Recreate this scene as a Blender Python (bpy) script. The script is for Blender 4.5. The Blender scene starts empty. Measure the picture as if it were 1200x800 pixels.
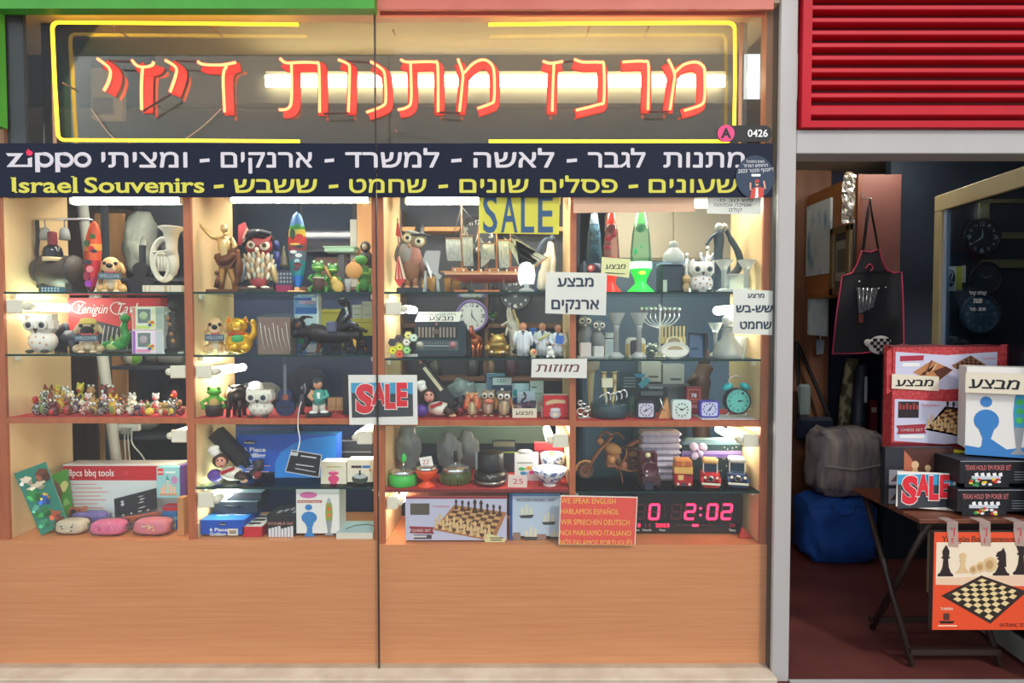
import bpy, bmesh, math, random
from mathutils import Vector as V, Matrix as MX, noise, geometry
SCN = bpy.context.scene
COL = SCN.collection
random.seed(7)
# ---------------- camera, world, exposure ----------------
FPX, PITCH, CAMY, CAMZ = 670.0, 0.030, -2.75, 1.73
_c = bpy.data.cameras.new('camera'); _c.sensor_width = 36.0; _c.lens = FPX / 1200 * 36.0
_c.clip_start = 0.05
CAM = bpy.data.objects.new('camera', _c); COL.objects.link(CAM)
CAM.location = (0, CAMY, CAMZ); CAM.rotation_euler = (math.pi / 2 - PITCH, 0, 0)
SCN.camera = CAM
SCN.view_settings.view_transform = 'Standard'; SCN.view_settings.look = 'None'
SCN.view_settings.gamma = 1.0; SCN.view_settings.use_curve_mapping = False
SCN.view_settings.exposure = 0.66
W = bpy.data.worlds.new('world'); SCN.world = W; W.use_nodes = True
_bg = W.node_tree.nodes['Background']; _bg.inputs[0].default_value = (0.93, 0.97, 1.0, 1); _bg.inputs[1].default_value = 0.74
_sl = bpy.data.lights.new('sun', 'SUN'); _sl.energy = 0.9; _sl.angle = 0.12; _sl.color = (1, 0.95, 0.88)
SUN = bpy.data.objects.new('sun', _sl); COL.objects.link(SUN)
SUN.rotation_euler = V((-0.34,0.62,-0.60)).to_track_quat('-Z', 'Y').to_euler()

def P(x, y, Y=0.0):
    """world point seen at photo pixel (x, y) on the vertical plane at depth Y"""
    a = (x - 600) / FPX; b = (400 - y) / FPX
    dy = math.cos(PITCH) + b * math.sin(PITCH); dz = -math.sin(PITCH) + b * math.cos(PITCH)
    t = (Y - CAMY) / dy
    return V((a * t,Y,CAMZ + t * dz))
def PZ(x, y, z):
    """world point seen at photo pixel (x, y) on the horizontal plane at height z"""
    a = (x - 600) / FPX; b = (400 - y) / FPX
    dy = math.cos(PITCH) + b * math.sin(PITCH); dz = -math.sin(PITCH) + b * math.cos(PITCH)
    t = (z - CAMZ) / dz
    return V((a * t,CAMY + t * dy,z))
def SCL(y, Y):
    b = (400 - y) / FPX
    return (Y - CAMY) / (math.cos(PITCH) + b * math.sin(PITCH)) / FPX

# ---------------- materials ----------------
MATS = {}
def lin(c):
    return tuple((v / 255 / 12.92) if v / 255 <= 0.04045 else ((v / 255 + 0.055) / 1.055) ** 2.4 for v in c[:3]) + (1.0,)
def mat(name, c, r=0.5, m=0.0, e=0.0, ec=None, noise=None, spec=0.5, bump=0.0):
    """principled material; noise = (second colour, (sx, sy, sz) scale, low, high)"""
    if name in MATS: return MATS[name]
    M = bpy.data.materials.new(name); M.use_nodes = True; nt = M.node_tree; b = nt.nodes['Principled BSDF']
    b.inputs['Base Color'].default_value = lin(c); b.inputs['Roughness'].default_value = r
    b.inputs['Metallic'].default_value = m; b.inputs['Specular IOR Level'].default_value = spec
    if e:
        b.inputs['Emission Color'].default_value = lin(ec or c); b.inputs['Emission Strength'].default_value = e
    if noise or bump:
        tc = nt.nodes.new('ShaderNodeTexCoord'); mp = nt.nodes.new('ShaderNodeMapping'); nz = nt.nodes.new('ShaderNodeTexNoise')
        sc = noise[1] if noise else (60, 60, 60)
        mp.inputs['Scale'].default_value = sc; nz.inputs['Scale'].default_value = 1.0; nz.inputs['Detail'].default_value = 4.0
        nt.links.new(tc.outputs['Object'], mp.inputs['Vector']); nt.links.new(mp.outputs['Vector'], nz.inputs['Vector'])
        if noise:
            rp = nt.nodes.new('ShaderNodeValToRGB')
            rp.color_ramp.elements[0].color = lin(c); rp.color_ramp.elements[1].color = lin(noise[0])
            rp.color_ramp.elements[0].position = noise[2] if len(noise) > 2 else 0.35
            rp.color_ramp.elements[1].position = noise[3] if len(noise) > 3 else 0.65
            nt.links.new(nz.outputs['Fac'], rp.inputs['Fac']); nt.links.new(rp.outputs['Color'], b.inputs['Base Color'])
        if bump:
            bp = nt.nodes.new('ShaderNodeBump'); bp.inputs['Strength'].default_value = bump; bp.inputs['Distance'].default_value = 0.004
            nt.links.new(nz.outputs['Fac'], bp.inputs['Height']); nt.links.new(bp.outputs['Normal'], b.inputs['Normal'])
    MATS[name] = M
    return M
def clear(name, c=(235,245,245), weight=0.12, r=0.03, body=0.0, bc=None):
    """clear sheet or crystal: transparent, glossy by view angle, with a little body colour"""
    if name in MATS: return MATS[name]
    M = bpy.data.materials.new(name); M.use_nodes = True; nt = M.node_tree; nt.nodes.clear()
    out = nt.nodes.new('ShaderNodeOutputMaterial'); tr = nt.nodes.new('ShaderNodeBsdfTransparent'); gl = nt.nodes.new('ShaderNodeBsdfGlossy')
    tr.inputs[0].default_value = lin(c); gl.inputs['Roughness'].default_value = r
    lw = nt.nodes.new('ShaderNodeLayerWeight'); lw.inputs['Blend'].default_value = weight
    mx = nt.nodes.new('ShaderNodeMixShader')
    nt.links.new(lw.outputs['Fresnel'], mx.inputs[0]); nt.links.new(tr.outputs[0], mx.inputs[1]); nt.links.new(gl.outputs[0], mx.inputs[2])
    last = mx
    if body:
        df = nt.nodes.new('ShaderNodeBsdfDiffuse'); df.inputs[0].default_value = lin(bc or c)
        m2 = nt.nodes.new('ShaderNodeMixShader'); m2.inputs[0].default_value = body
        nt.links.new(mx.outputs[0], m2.inputs[1]); nt.links.new(df.outputs[0], m2.inputs[2]); last = m2
    nt.links.new(last.outputs[0], out.inputs[0])
    MATS[name] = M
    return M
def C(*c, r=0.5, m=0.0, e=0.0):
    """quick painted colour"""
    return mat('paint_%d_%d_%d_%d_%d_%d' % (c[0],c[1],c[2],r * 100,m * 100,e * 100), c, r, m, e)
def metal(c, r=0.28): return C(*c, r=r, m=0.9)

# ---------------- mesh building ----------------
_cache = {}
def glyphs(s, bold=0.0):
    k = (s, bold)
    if k not in _cache:
        c = bpy.data.curves.new('lettering', 'FONT'); c.body = s; c.resolution_u = 3; c.offset = bold
        o = bpy.data.objects.new('lettering', c); COL.objects.link(o)
        dg = bpy.context.evaluated_depsgraph_get(); dg.update()
        if any('\u0590' < ch < '\u0600' for ch in s): # outlines overlap in this script: join them, then cut the holes
            vv, ff = [], []
            for sp in o.to_curve(dg).splines:
                bp = sp.bezier_points; loop = []
                for i in range(len(bp)):
                    a, b = bp[i], bp[(i + 1) % len(bp)]
                    loop += [p.to_2d() for p in geometry.interpolate_bezier(a.co,a.handle_right,b.handle_left,b.co,5)[:-1]]
                loop = [p for i, p in enumerate(loop) if (p - loop[i - 1]).length > 1e-5]
                if len(loop) < 3: continue
                if sum(loop[i - 1].x * p.y - p.x * loop[i - 1].y for i, p in enumerate(loop)) < 0: loop.reverse()
                ff.append(list(range(len(vv),len(vv) + len(loop)))); vv += loop
            inside = lambda p, f: sum((vv[a].y > p.y) != (vv[f[i - 1]].y > p.y) and p.x < vv[a].x + (p.y - vv[a].y) * (vv[f[i - 1]].x - vv[a].x) / (vv[f[i - 1]].y - vv[a].y) for i, a in enumerate(f)) % 2
            sg = [-1 if any(g is not f and all(inside(vv[a],g) for a in f) for g in ff) else 1 for f in ff]
            r = geometry.delaunay_2d_cdt(vv, [], ff, 1, 1e-6)
            _cache[k] = ([(v.x,v.y) for v in r[0]], [tuple(f) for f,of in zip(r[2],r[5]) if sum(sg[i] for i in of)])
        else:
            me = o.evaluated_get(dg).to_mesh()
            _cache[k] = ([(v.co.x,v.co.y) for v in me.vertices], [tuple(p.vertices) for p in me.polygons])
        bpy.data.objects.remove(o); bpy.data.curves.remove(c)
    return _cache[k]
PENDING = []; SETTLE = []
class MB:
    """one mesh object under construction; design space is mapped to the object's local space by .L"""
    def __init__(s, name, parent=None, L=None, loc=None, rot=None, mats=None):
        s.me = bpy.data.meshes.new(name); s.o = bpy.data.objects.new(name, s.me); COL.objects.link(s.o)
        s.bm = bmesh.new(); s.mats = []; s.L = L or MX.Identity(4); s.R = None
        if parent is not None: s.o.parent = parent
        if loc is not None: s.o.location = loc
        if rot is not None: s.o.rotation_euler = rot
        PENDING.append(s)
    def mi(s, m):
        if m not in s.mats: s.mats.append(m)
        return s.mats.index(m)
    def add(s, vs, fs, m, smooth=False):
        T = s.L @ s.R if s.R is not None else s.L
        bv = [s.bm.verts.new(T @ V(v)) for v in vs]; i = s.mi(m)
        out = []
        for f in fs:
            try: q = s.bm.faces.new([bv[k] for k in f])
            except ValueError: continue
            q.material_index = i; q.smooth = smooth; out.append(q)
        return out
    def rot(s, c=None, axis='z', deg=0):
        """turn everything added next about point c (design axes); rot() ends it"""
        if c is None: s.R = None; return s
        s.R = MX.Translation(V(c)) @ MX.Rotation(math.radians(deg), 4, axis.upper()) @ MX.Translation(-V(c)); return s
    def box(s, x0, x1, y0, y1, z0, z1, m, bev=0.0):
        if bev <= 0:
            vs = [(x,y,z) for x in (x0,x1) for y in (y0,y1) for z in (z0,z1)]
            s.add(vs, [(0,1,3,2),(4,6,7,5),(0,4,5,1),(2,3,7,6),(0,2,6,4),(1,5,7,3)], m)
        else:
            b = bev; vs = []; ix = {}
            for i, (x, sx) in enumerate(((x0,1),(x1,-1))):
                for j, (y, sy) in enumerate(((y0,1),(y1,-1))):
                    for k, (z, sz) in enumerate(((z0,1),(z1,-1))):
                        for a, p in (('x',(x,y + sy * b,z + sz * b)), ('y',(x + sx * b,y,z + sz * b)), ('z',(x + sx * b,y + sy * b,z))):
                            ix[i, j, k, a] = len(vs); vs.append(p)
            fs = []
            for i in (0, 1):
                fs.append([ix[i,j,k,'x'] for j,k in ((0,0),(0,1),(1,1),(1,0))])
                fs.append([ix[j,i,k,'y'] for j,k in ((0,0),(0,1),(1,1),(1,0))])
                fs.append([ix[j,k,i,'z'] for j,k in ((0,0),(0,1),(1,1),(1,0))])
                for j in (0, 1):
                    fs.append([ix[i,j,0,'x'],ix[i,j,1,'x'],ix[i,j,1,'y'],ix[i,j,0,'y']])
                    fs.append([ix[i,0,j,'x'],ix[i,1,j,'x'],ix[i,1,j,'z'],ix[i,0,j,'z']])
                    fs.append([ix[0,i,j,'y'],ix[1,i,j,'y'],ix[1,i,j,'z'],ix[0,i,j,'z']])
                    for k in (0, 1): fs.append([ix[i,j,k,a] for a in 'xyz'])
            s.add(vs, fs, m)
        return s
    def ell(s, c, r, m, seg=14, rings=8, tilt=None):
        """ellipsoid; tilt = (axis, deg) about its own centre"""
        R = MX.Rotation(math.radians(tilt[1]), 3, tilt[0].upper()) if tilt else MX.Identity(3)
        r = (r, r, r) if not hasattr(r, '__len__') else r
        vs = [V(c) + R @ V((0,0,r[2])), V(c) - R @ V((0,0,r[2]))]; fs = []
        for i in range(1, rings):
            t = math.pi * i / rings
            for j in range(seg):
                p = 2 * math.pi * j / seg
                vs.append(V(c) + R @ V((r[0] * math.sin(t) * math.cos(p),r[1] * math.sin(t) * math.sin(p),r[2] * math.cos(t))))
        for j in range(seg):
            k = (j + 1) % seg
            fs.append((0,2 + j,2 + k)); fs.append((1,2 + (rings - 2) * seg + k,2 + (rings - 2) * seg + j))
            for i in range(rings - 2): fs.append((2 + i * seg + j,2 + (i + 1) * seg + j,2 + (i + 1) * seg + k,2 + i * seg + k))
        s.add(vs, fs, m, True); return s
    def tube(s, pts, r, m, seg=8, closed=False, flat=1.0):
        pts = [V(p) for p in pts]; n = len(pts)
        rr = list(r) if hasattr(r, '__len__') else [r] * n
        vs = []; fs = []; u = None
        for i in range(n):
            a = pts[(i - 1) % n] if (i > 0 or closed) else pts[i]; b = pts[(i + 1) % n] if (i < n - 1 or closed) else pts[i]
            t = (b - a); t = t.normalized() if t.length > 1e-9 else V((0,0,1))
            if u is None:
                u = t.cross(V((0,0,1)));
                if u.length < 1e-3: u = t.cross(V((0,1,0)))
            u = (u - t * u.dot(t)); u.normalize(); w = t.cross(u)
            for j in range(seg):
                p = 2 * math.pi * j / seg
                vs.append(pts[i] + (u * math.cos(p) + w * math.sin(p) * flat) * rr[i])
        for i in range(n if closed else n - 1):
            k = (i + 1) % n
            for j in range(seg):
                q = (j + 1) % seg
                fs.append((i * seg + j,i * seg + q,k * seg + q,k * seg + j))
        if not closed:
            fs.append(tuple(range(seg))); fs.append(tuple((n - 1) * seg + j for j in reversed(range(seg))))
        s.add(vs, fs, m, True); return s
    def lathe(s, c, prof, m, axis='y', seg=20):
        """prof: list of (radius, coordinate along axis), absolute along the axis; c gives the other two coordinates"""
        vs = []; fs = []
        for r, h in prof:
            for j in range(seg):
                p = 2 * math.pi * j / seg; a, b = r * math.cos(p), r * math.sin(p)
                vs.append((c[0] + a,h,c[2] + b) if axis == 'y' else (c[0] + a,c[1] + b,h) if axis == 'z' else (h,c[1] + a,c[2] + b))
        n = len(prof)
        for i in range(n - 1):
            for j in range(seg):
                q = (j + 1) % seg; fs.append((i * seg + j,i * seg + q,(i + 1) * seg + q,(i + 1) * seg + j))
        fs.append(tuple(range(seg))); fs.append(tuple((n - 1) * seg + j for j in range(seg)))
        s.add(vs, fs, m, True); return s
    def poly(s, pts, d0, d1, m):
        """outline in the x-y design plane, thick from d0 to d1 in the third axis"""
        n = len(pts)
        vs = [(p[0],p[1],d0) for p in pts] + [(p[0],p[1],d1) for p in pts]
        fs = [tuple(range(n)), tuple(range(2 * n - 1,n - 1,-1))] + [(i,(i + 1) % n,n + (i + 1) % n,n + i) for i in range(n)]
        s.add(vs, fs, m); return s
    def disc(s, x, y, rx, ry, d0, d1, m, n=24, a0=0):
        return s.poly([(x + rx * math.cos(a0 + 2 * math.pi * i / n),y + ry * math.sin(a0 + 2 * math.pi * i / n)) for i in range(n)], d0, d1, m)
    def face(s, pts, m):
        s.add(pts, [tuple(range(len(pts)))], m); return s
    def text(s, t, x0, x1, base, h, d, m, heb=False, bold=0.0, ref=None, th=0.0, slant=0.0, rise=0.0):
        """lettering from x0 to x1, standing on y = base, letter height h; Hebrew is set right to left"""
        if heb: t = t[::-1]
        vs, fs = glyphs(t, bold)
        rv, _ = glyphs(ref or ('\u05d4' if heb else 'H'), bold)
        hh = max(v[1] for v in rv) - min(v[1] for v in rv); b0 = min(v[1] for v in rv)
        a = min(v[0] for v in vs); w = max(v[0] for v in vs) - a
        kx = (x1 - x0) / w; ky = h / hh
        pv = [(x0 + (x - a) * kx + slant * (y - b0) * ky,base - (y - b0) * ky - rise * (x - a) / w,d) for x, y in vs]
        if th: # raised letters
            n = len(pv); from collections import Counter
            ed = Counter()
            for f in fs:
                for i in range(len(f)): ed[(f[i],f[(i + 1) % len(f)])] += 1
            vv = pv + [(p[0],p[1],p[2] + th) for p in pv]
            ff = list(fs) + [(a_,b_,b_ + n,a_ + n) for (a_,b_) in ed if (b_,a_) not in ed]
            s.add(vv, ff, m)
        else: s.add(pv, fs, m)
        return s
    def flush(s):
        if s.bm.faces:
            bmesh.ops.recalc_face_normals(s.bm, faces=s.bm.faces[:])
        s.bm.to_mesh(s.me); s.bm.free()
        for m in s.mats: s.me.materials.append(m)
def tag(o, label=None, cat=None, group=None, kind=None):
    for k, v in (('label',label), ('category',cat), ('group',group), ('kind',kind)):
        if v: o[k] = v
    return o
class T:
    """a thing whose design space is photo pixels (x right, y down, d away from us) about its base at (x, yb)"""
    def __init__(s, name, label, cat, x, yb, Y, z=None, group=None, turn=0, solo=False, kind=None):
        p = P(x, yb, Y); s.x, s.yb, s.Y = x, yb, Y
        s.s = SCL(yb, Y); zz = p.z if z is None else z
        k = s.s
        s.L = MX(((k,0,0,-x * k),(0,0,k,0),(0,-k,0,yb * k),(0,0,0,1)))
        s.solo = None; s.loc = V((p.x,Y,zz))
        if solo:
            s.solo = MB(name, None, s.L, s.loc, (0,0,math.radians(turn))); s.o = s.solo.o
        else:
            s.o = bpy.data.objects.new(name, None); COL.objects.link(s.o); s.o.location = s.loc; s.o.rotation_euler = (0, 0, math.radians(turn))
            s.o.empty_display_size = 0.05
        tag(s.o, label, cat, group, kind)
        if z: SETTLE.append((s.o,z))
    def part(s, name, parent=None, label=None):
        m = MB(name, (parent.o if isinstance(parent,MB) else parent) or s.o, s.L)
        if label: m.o['label'] = label
        return m
def crumple(q, amt, freq, boxy=False):
    """push a soft shape about with noise so that it looks crumpled; boxy squares an ellipsoid off"""
    vs = q.bm.verts[:]; c = sum((v.co for v in vs), V((0,0,0))) / len(vs)
    e = [max(abs(v.co[i] - c[i]) for v in vs) or 1 for i in range(3)]
    for v in vs:
        d = v.co - c; p = [d[i] / e[i] for i in range(3)]
        if boxy: d = d / max(.3, sum(abs(a) ** 4 for a in p) ** .25) * .93
        n = noise.noise(v.co * freq + V((3,7,1))) + .6 * noise.noise(v.co * freq * 2.7)
        v.co = c + d * (1 + amt * n)
def solo(name, label, cat, x, yb, Y, z=None, group=None, turn=0, kind=None):
    return T(name, label, cat, x, yb, Y, z, group, turn, True, kind).solo
def struct(name, kind='structure', parent=None):
    m = MB(name, parent)
    if parent is None: m.o['kind'] = kind
    return m
def arc(cx, cy, rx, ry, a0, a1, n=10, d=None):
    out = []
    for i in range(n + 1):
        t = math.radians(a0 + (a1 - a0) * i / n); p = (cx + rx * math.cos(t), cy + ry * math.sin(t))
        out.append(p if d is None else (p[0],p[1],d))
    return out
def rrect(x0, y0, x1, y1, r, n=4):
    return arc(x1 - r, y0 + r, r, r, -90, 0, n) + arc(x1 - r, y1 - r, r, r, 0, 90, n) + arc(x0 + r, y1 - r, r, r, 90, 180, n) + arc(x0 + r, y0 + r, r, r, 180, 270, n)
def smooth_path(pts, n=5):
    pts = [V(p) for p in pts]; out = []
    for i in range(len(pts) - 1):
        p0, p1, p2, p3 = pts[max(i - 1,0)], pts[i], pts[i + 1], pts[min(i + 2,len(pts) - 1)]
        for j in range(n):
            t = j / n
            out.append(0.5 * ((2 * p1) + (p2 - p0) * t + (2 * p0 - 5 * p1 + 4 * p2 - p3) * t * t + (3 * p1 - 3 * p2 + p3 - p0) * t ** 3))
    return out + [pts[-1]]

# ---------------- shared materials ----------------
WOOD = mat('beech_veneer', (222,150,100), r=0.42, noise=((210,134,84),(2.0,8.0,95.0),0.3,0.72))
WOODP = mat('pale_veneer', (238,208,160), r=0.5, noise=((224,188,138),(30,6,2.0),0.3,0.7))
EDGE = mat('cabinet_edging', (186,102,62), r=0.5, noise=((170,90,52),(40,40,6)))
REDFELT = mat('red_shelf_lining', (196,60,62), r=0.8, noise=((178,48,52),(80,80,80)))
GLASS = clear('window_glass', (252,254,253), 0.10, 0.0, 0.02, (235,240,245))  # pale diffuse body paints in a haze that lifts dark tones behind
SHELFG = clear('shelf_glass', (226,242,238), 0.10, 0.03)
SHELFE = clear('shelf_glass_edge', (70,110,105), 0.3, 0.1, 0.55, (40,75,75))
CRYST = clear('crystal', (236,246,246), 0.42, 0.03, 0.34, (252,255,255))
WRAP = clear('clear_plastic_wrap', (242,244,244), 0.08, 0.12, 0.05, (225,232,232))
ALU = mat('painted_aluminium', (184,181,179), r=0.5, m=0.1, noise=((176,172,170),(6,6,1.2),0.2,0.8))
NAVY = mat('navy_wall_paint', (24,36,66), r=0.7, noise=((18,28,52),(3,3,3)))
DARKW = mat('dark_shop_wall', (52,54,62), r=0.8, noise=((40,42,50),(3,3,3)))
BEIGE = mat('beige_ceiling_paint', (206,188,160), r=0.8, noise=((196,176,148),(2,2,2)))
GREYW = mat('grey_plaster', (150,142,130), r=0.85, noise=((138,130,118),(2,2,2)))
FLOORM = mat('brown_red_floor', (104,52,46), r=0.55, noise=((84,40,38),(2.5,2.5,2.5)))
WHITE = C(240, 240, 238, r=0.6); BLACK = C(22, 22, 24, r=0.5); PAPER = C(236, 232, 226, r=0.85)
CREAM = C(232, 226, 208, r=0.6); INK = C(20, 24, 34, r=0.7); GREY = C(120, 124, 128); GOLD = metal((222,168,60)); SILVER = metal((214,218,220), 0.2)
CHROME = metal((225,228,230), 0.12)
FILLT = mat('lit_fill_tube', (255,252,240), e=40.0, ec=(255,248,230))  # strong tube of the batten added to brighten the doorway
TUBE = mat('lit_fluorescent_tube', (255,252,240), e=19.0, ec=(255,250,236))
RED = C(200, 30, 40); BLUE = C(30, 70, 170); GREEN = C(40, 130, 60); YEL = C(236, 214, 60); ORANGE = C(232, 96, 44); PINK = C(232, 70, 130); PURPLE = C(92, 60, 160)
BROWN = C(96, 58, 40); TEALC = C(60, 180, 180)

YF, YB = 0.05, 0.47     # the cabinets' front and back
def X(px, Y=YF, y=400): return P(px, y, Y).x
def Z(py, Y=YF, x=600): return P(x, py, Y).z

# ---------------- shell ----------------
m = struct('pavement'); PAV = mat('grey_brown_paving', (120,104,98), r=0.8, noise=((84,72,70),(9,30,9),0.42,0.55))
m.box(-8, 8, -8, -0.10, -0.05, 0.0, PAV)
m = struct('floor'); m.box(-4.2, 4.2, -0.10, 3.4, -0.05, 0.0, FLOORM)
m = struct('wall_back'); m.box(-4.2, 1.44, 3.2, 3.3, 0, 3.3, DARKW)
m = struct('wall_left'); m.box(-4.2, -4.1, -0.1, 3.3, 0, 3.3, DARKW)
m = struct('wall_right'); m.box(4.0, 4.1, -0.1, 3.3, 0, 3.3, NAVY)
m = struct('wall_doorway'); m.box(1.45, 4.0, 1.95, 2.05, 0, 3.3, NAVY); m.box(1.42, 1.52, 2.05, 3.3, 0, 3.3, NAVY)
m = struct('ceiling'); m.box(-4.2, 4.2, 0.57, 3.4, 2.96, 3.02, GREYW)
m = struct('ceiling_soffit'); zs = Z(14, 0.06); m.box(-4.2, 1.30, -0.02, 0.50, zs, zs + 0.06, BEIGE); m.box(-2.0, 1.30, 0.50, 0.56, Z(121,0.5), zs + 0.06, GREYW)
m = struct('ceiling_recess'); m.box(-4.2, -2.0, 0.50, 0.56, Z(121,0.5), zs + .06, DARKW)
m = struct('wall_front_upper'); m.box(-4.2, 4.2, -0.08, 0.62, zs + 0.06, 3.9, BEIGE)
m = struct('wall_front_side'); m.box(2.50 + 0.10, 4.2, -0.06, 0.04, 0, 2.6, NAVY)
m = struct('wall_window_side'); m.box(-4.2, X(-9) - .06, -0.06, 0.06, 0, 3.3, DARKW)

# window wood frame pieces and the sill
xr0, xr1 = P(910, 400, -0.03).x, P(930, 400, -0.03).x
m = struct('trim_1'); m.box(xr0, xr1, -0.03, -0.005, 0, 3.9, ALU, 0.003); m.box(xr0 + .03, xr1, -.005, .10, 0, 3.9, ALU)
m.box(xr0 - 0.002, xr0 + .026, -0.005, 0.044, 0.04, 3.3, C(92,98,96,r=.4,m=.5))
zl0, zl1 = P(1060, 180, -0.03).z, P(1060, 152, -0.03).z
m = struct('trim_2'); m.box(xr1, 3.2, -0.03, 0.10, zl0, zl1, ALU, 0.004)
m = struct('trim_3'); m.box(-4, xr0, -0.09, 0.045, 0.0, Z(788,-0.04), mat('stone_sill',(206,190,172),r=.7,noise=((190,172,152),(8,8,8))), 0.004)
m = struct('trim_4'); m.box(xr1, 3.0, -0.09, -0.03, 0, 0.012, ALU)
xw = X(905, 0.08)
m = struct('trim_5'); m.box(X(893,.05), xr0 + .026, 0.045, 0.10, Z(230), zs, mat('wood_post',(188,136,100),r=.5,noise=((170,116,82),(20,20,2))))
m = struct('trim_6'); m.box(X(4,.06), X(13,.06), 0.05, 0.10, Z(230), zs, mat('wood_post',()))
# dark pane strip beside the left post, the green fascia pieces, and salmon strips painting a red reflection
m = struct('trim_7'); m.box(X(14,.08), X(38,.08), 0.07, 0.09, Z(230), Z(14,.06), C(34,38,50,r=.25))
m = struct('trim_8'); m.box(P(-12,5,-.05).x, P(440,5,-.05).x, -0.075, -0.02, P(200,10,-.075).z, 3.6, mat('green_fascia',(70,160,54),r=.5,noise=((62,148,48),(3,3,3))))
m = struct('trim_9'); m.box(P(440.4,5,-.05).x, P(909,5,-.05).x, -0.03, -0.012, P(600,8,-.05).z, 3.6, mat('red_reflection_strip',(214,120,104),r=.5,noise=((200,104,88),(3,3,3))))  # salmon colour paints in a red reflection
m.box(P(440.4,5,-.05).x, P(906,5,-.05).x, 0.03, 0.045, P(600,18,.03).z, 3.6, mat('red_reflection_strip',()))
m = struct('trim_10'); m.box(P(-10,80,-.03).x, P(4,80,-.03).x, -0.06, -0.015, P(0,150,-.03).z, 3.6, mat('green_fascia',()))
# two panes of the shop window
for n, (a, b) in enumerate(((-9,441.2),(442.4,908))):
    m = struct('window_%d' % (n + 1)); m.box(P(a,400).x, P(b,400).x, -0.004, 0.004, Z(788,0), 3.35, GLASS)
m = struct('trim_11'); m.box(P(441.0,400).x, P(442.6,400).x, -0.006, 0.006, Z(788,0), 3.35, C(60,52,46,r=.4))

# ---------------- the two display cabinets ----------------
def cabinet(name, label, x0, xd, x1, shelves):
    """x0/x1 outer px pairs, xd divider pair, shelves: per bay list of (top py, bottom py, kind)"""
    o = bpy.data.objects.new(name, None); COL.objects.link(o); o.location = (X((x0[0] + x1[1]) / 2), YF, 0); o.empty_display_size = .1
    tag(o, label, 'display cabinet', 'fitted display cabinets of the shop window')
    off = o.location; Lm = MX.Translation(-V(off))
    def pt(n, lab=None):
        q = MB(n, o, Lm)
        if lab: q.o['label'] = lab
        return q
    zt = Z(206)
    base = Z(632 if x0[0] < 100 else 637)
    q = pt('front_panel'); q.box(X(x0[0]), X(x1[1]), YF - 0.012, YF + 0.012, Z(787), base, WOOD)
    for nm, (a, b) in (('side_panel',x0), ('divider',xd), ('side_panel',x1)):
        q = pt(nm); q.box(X(a), X(b), YF, YF + 0.016, base, zt, EDGE); q.box(X(a) + .001, X(b) - .001, YF + .016, YB, base, zt, WOODP)
    q = pt('top_panel'); q.box(X(x0[0]), X(x1[1]), YF, YB, zt, zt + 0.018, WOODP)
    q = pt('bottom_panel'); q.box(X(x0[1]), X(x1[0]), YF + .013, YB, base - 0.018, base - 0.001, WOOD)
    out = []
    for bay, (a, b) in enumerate(((x0[1],xd[0]),(xd[1],x1[0]))):
        zz = []
        for (t, bt, kind) in shelves[bay]:
            z1, z0 = Z(t), Z(bt); zz.append(z1)
            if kind == 'g':
                q = pt('glass_shelf', 'clear glass shelf with a dark green edge'); q.box(X(a) + .002, X(b) - .002, YF + .003, YB - .03, z1 - 0.008, z1, SHELFG); q.box(X(a) + .002, X(b) - .002, YF + .001, YF + .003, z1 - 0.009, z1 + .001, SHELFE)
                for sx in (X(a) + .012, X(b) - .012):
                    q = pt('shelf_support'); q.box(sx - .009, sx + .009, YF + .05, YF + .075, z1 - 0.034, z1 - 0.009, CREAM, 0.003)
            else:
                q = pt('wooden_shelf' if kind == 'w' else 'lined_shelf'); q.box(X(a) + .001, X(b) - .001, YF + .002, YF + .014, z0, z1 - .001, EDGE if kind == 'w' else C(120,40,40))
                q.box(X(a) + .001, X(b) - .001, YF + .014, YB - .03, z0, z1 - .003, WOODP); q.box(X(a) + .001, X(b) - .001, YF + .003, YB - .03, z1 - .003, z1, REDFELT)
        out.append(zz + [base])
    return out
ZA, ZB = cabinet('display_cabinet', 'left display cabinet of beech veneer packed with figurines, owls and grill sets', (-9,5), (217,226), (436.5,441),
    [[(342,345,'g'),(415,418,'g'),(489,496,'w')],[(342,345,'g'),(416,419,'g'),(490,497,'w'),(571,574,'g')]])
ZC, ZD = cabinet('display_cabinet', 'right display cabinet of beech veneer holding ship, radio, clocks and chess box', (442.5,450), (668,675), (893,904.5),
    [[(342,345,'g'),(420,423,'g'),(492,499,'w'),(573,577,'r')],[(342,345,'g'),(421,424,'g'),(493,500,'w'),(576,579,'g')]])

# lamps of the cabinets
def top_lamp(x0, x1, y, Yl, label):
    t = T('fluorescent_batten', label, 'lamp', (x0 + x1) / 2, y, Yl, group='fluorescent battens under the cabinet tops')
    q = t.part('housing'); q.box(x0, x1, y - 9, y - 5, -6, 8, WHITE)
    q = t.part('lit_tube'); q.box(x0 + 1, x1 - 1, y - 5, y + 3, -5, 5, TUBE, 2)
    for xe in (x0, x1):
        q = t.part('end_cap'); q.box(xe - 1.5, xe + 1.5, y - 7, y + 4, -6, 6, CREAM, 1)
top_lamp(86, 214, 236, .20, 'long lit fluorescent tube above the wine holder and tuba figurine')
top_lamp(272, 434, 234, .20, 'long lit fluorescent tube above the pirate owl and blue surfboard')
top_lamp(476, 655, 236, .22, 'long lit fluorescent tube above the wooden sailing ship')
top_lamp(690, 872, 240, .24, 'long lit fluorescent tube above the red and green lava lamps')
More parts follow.
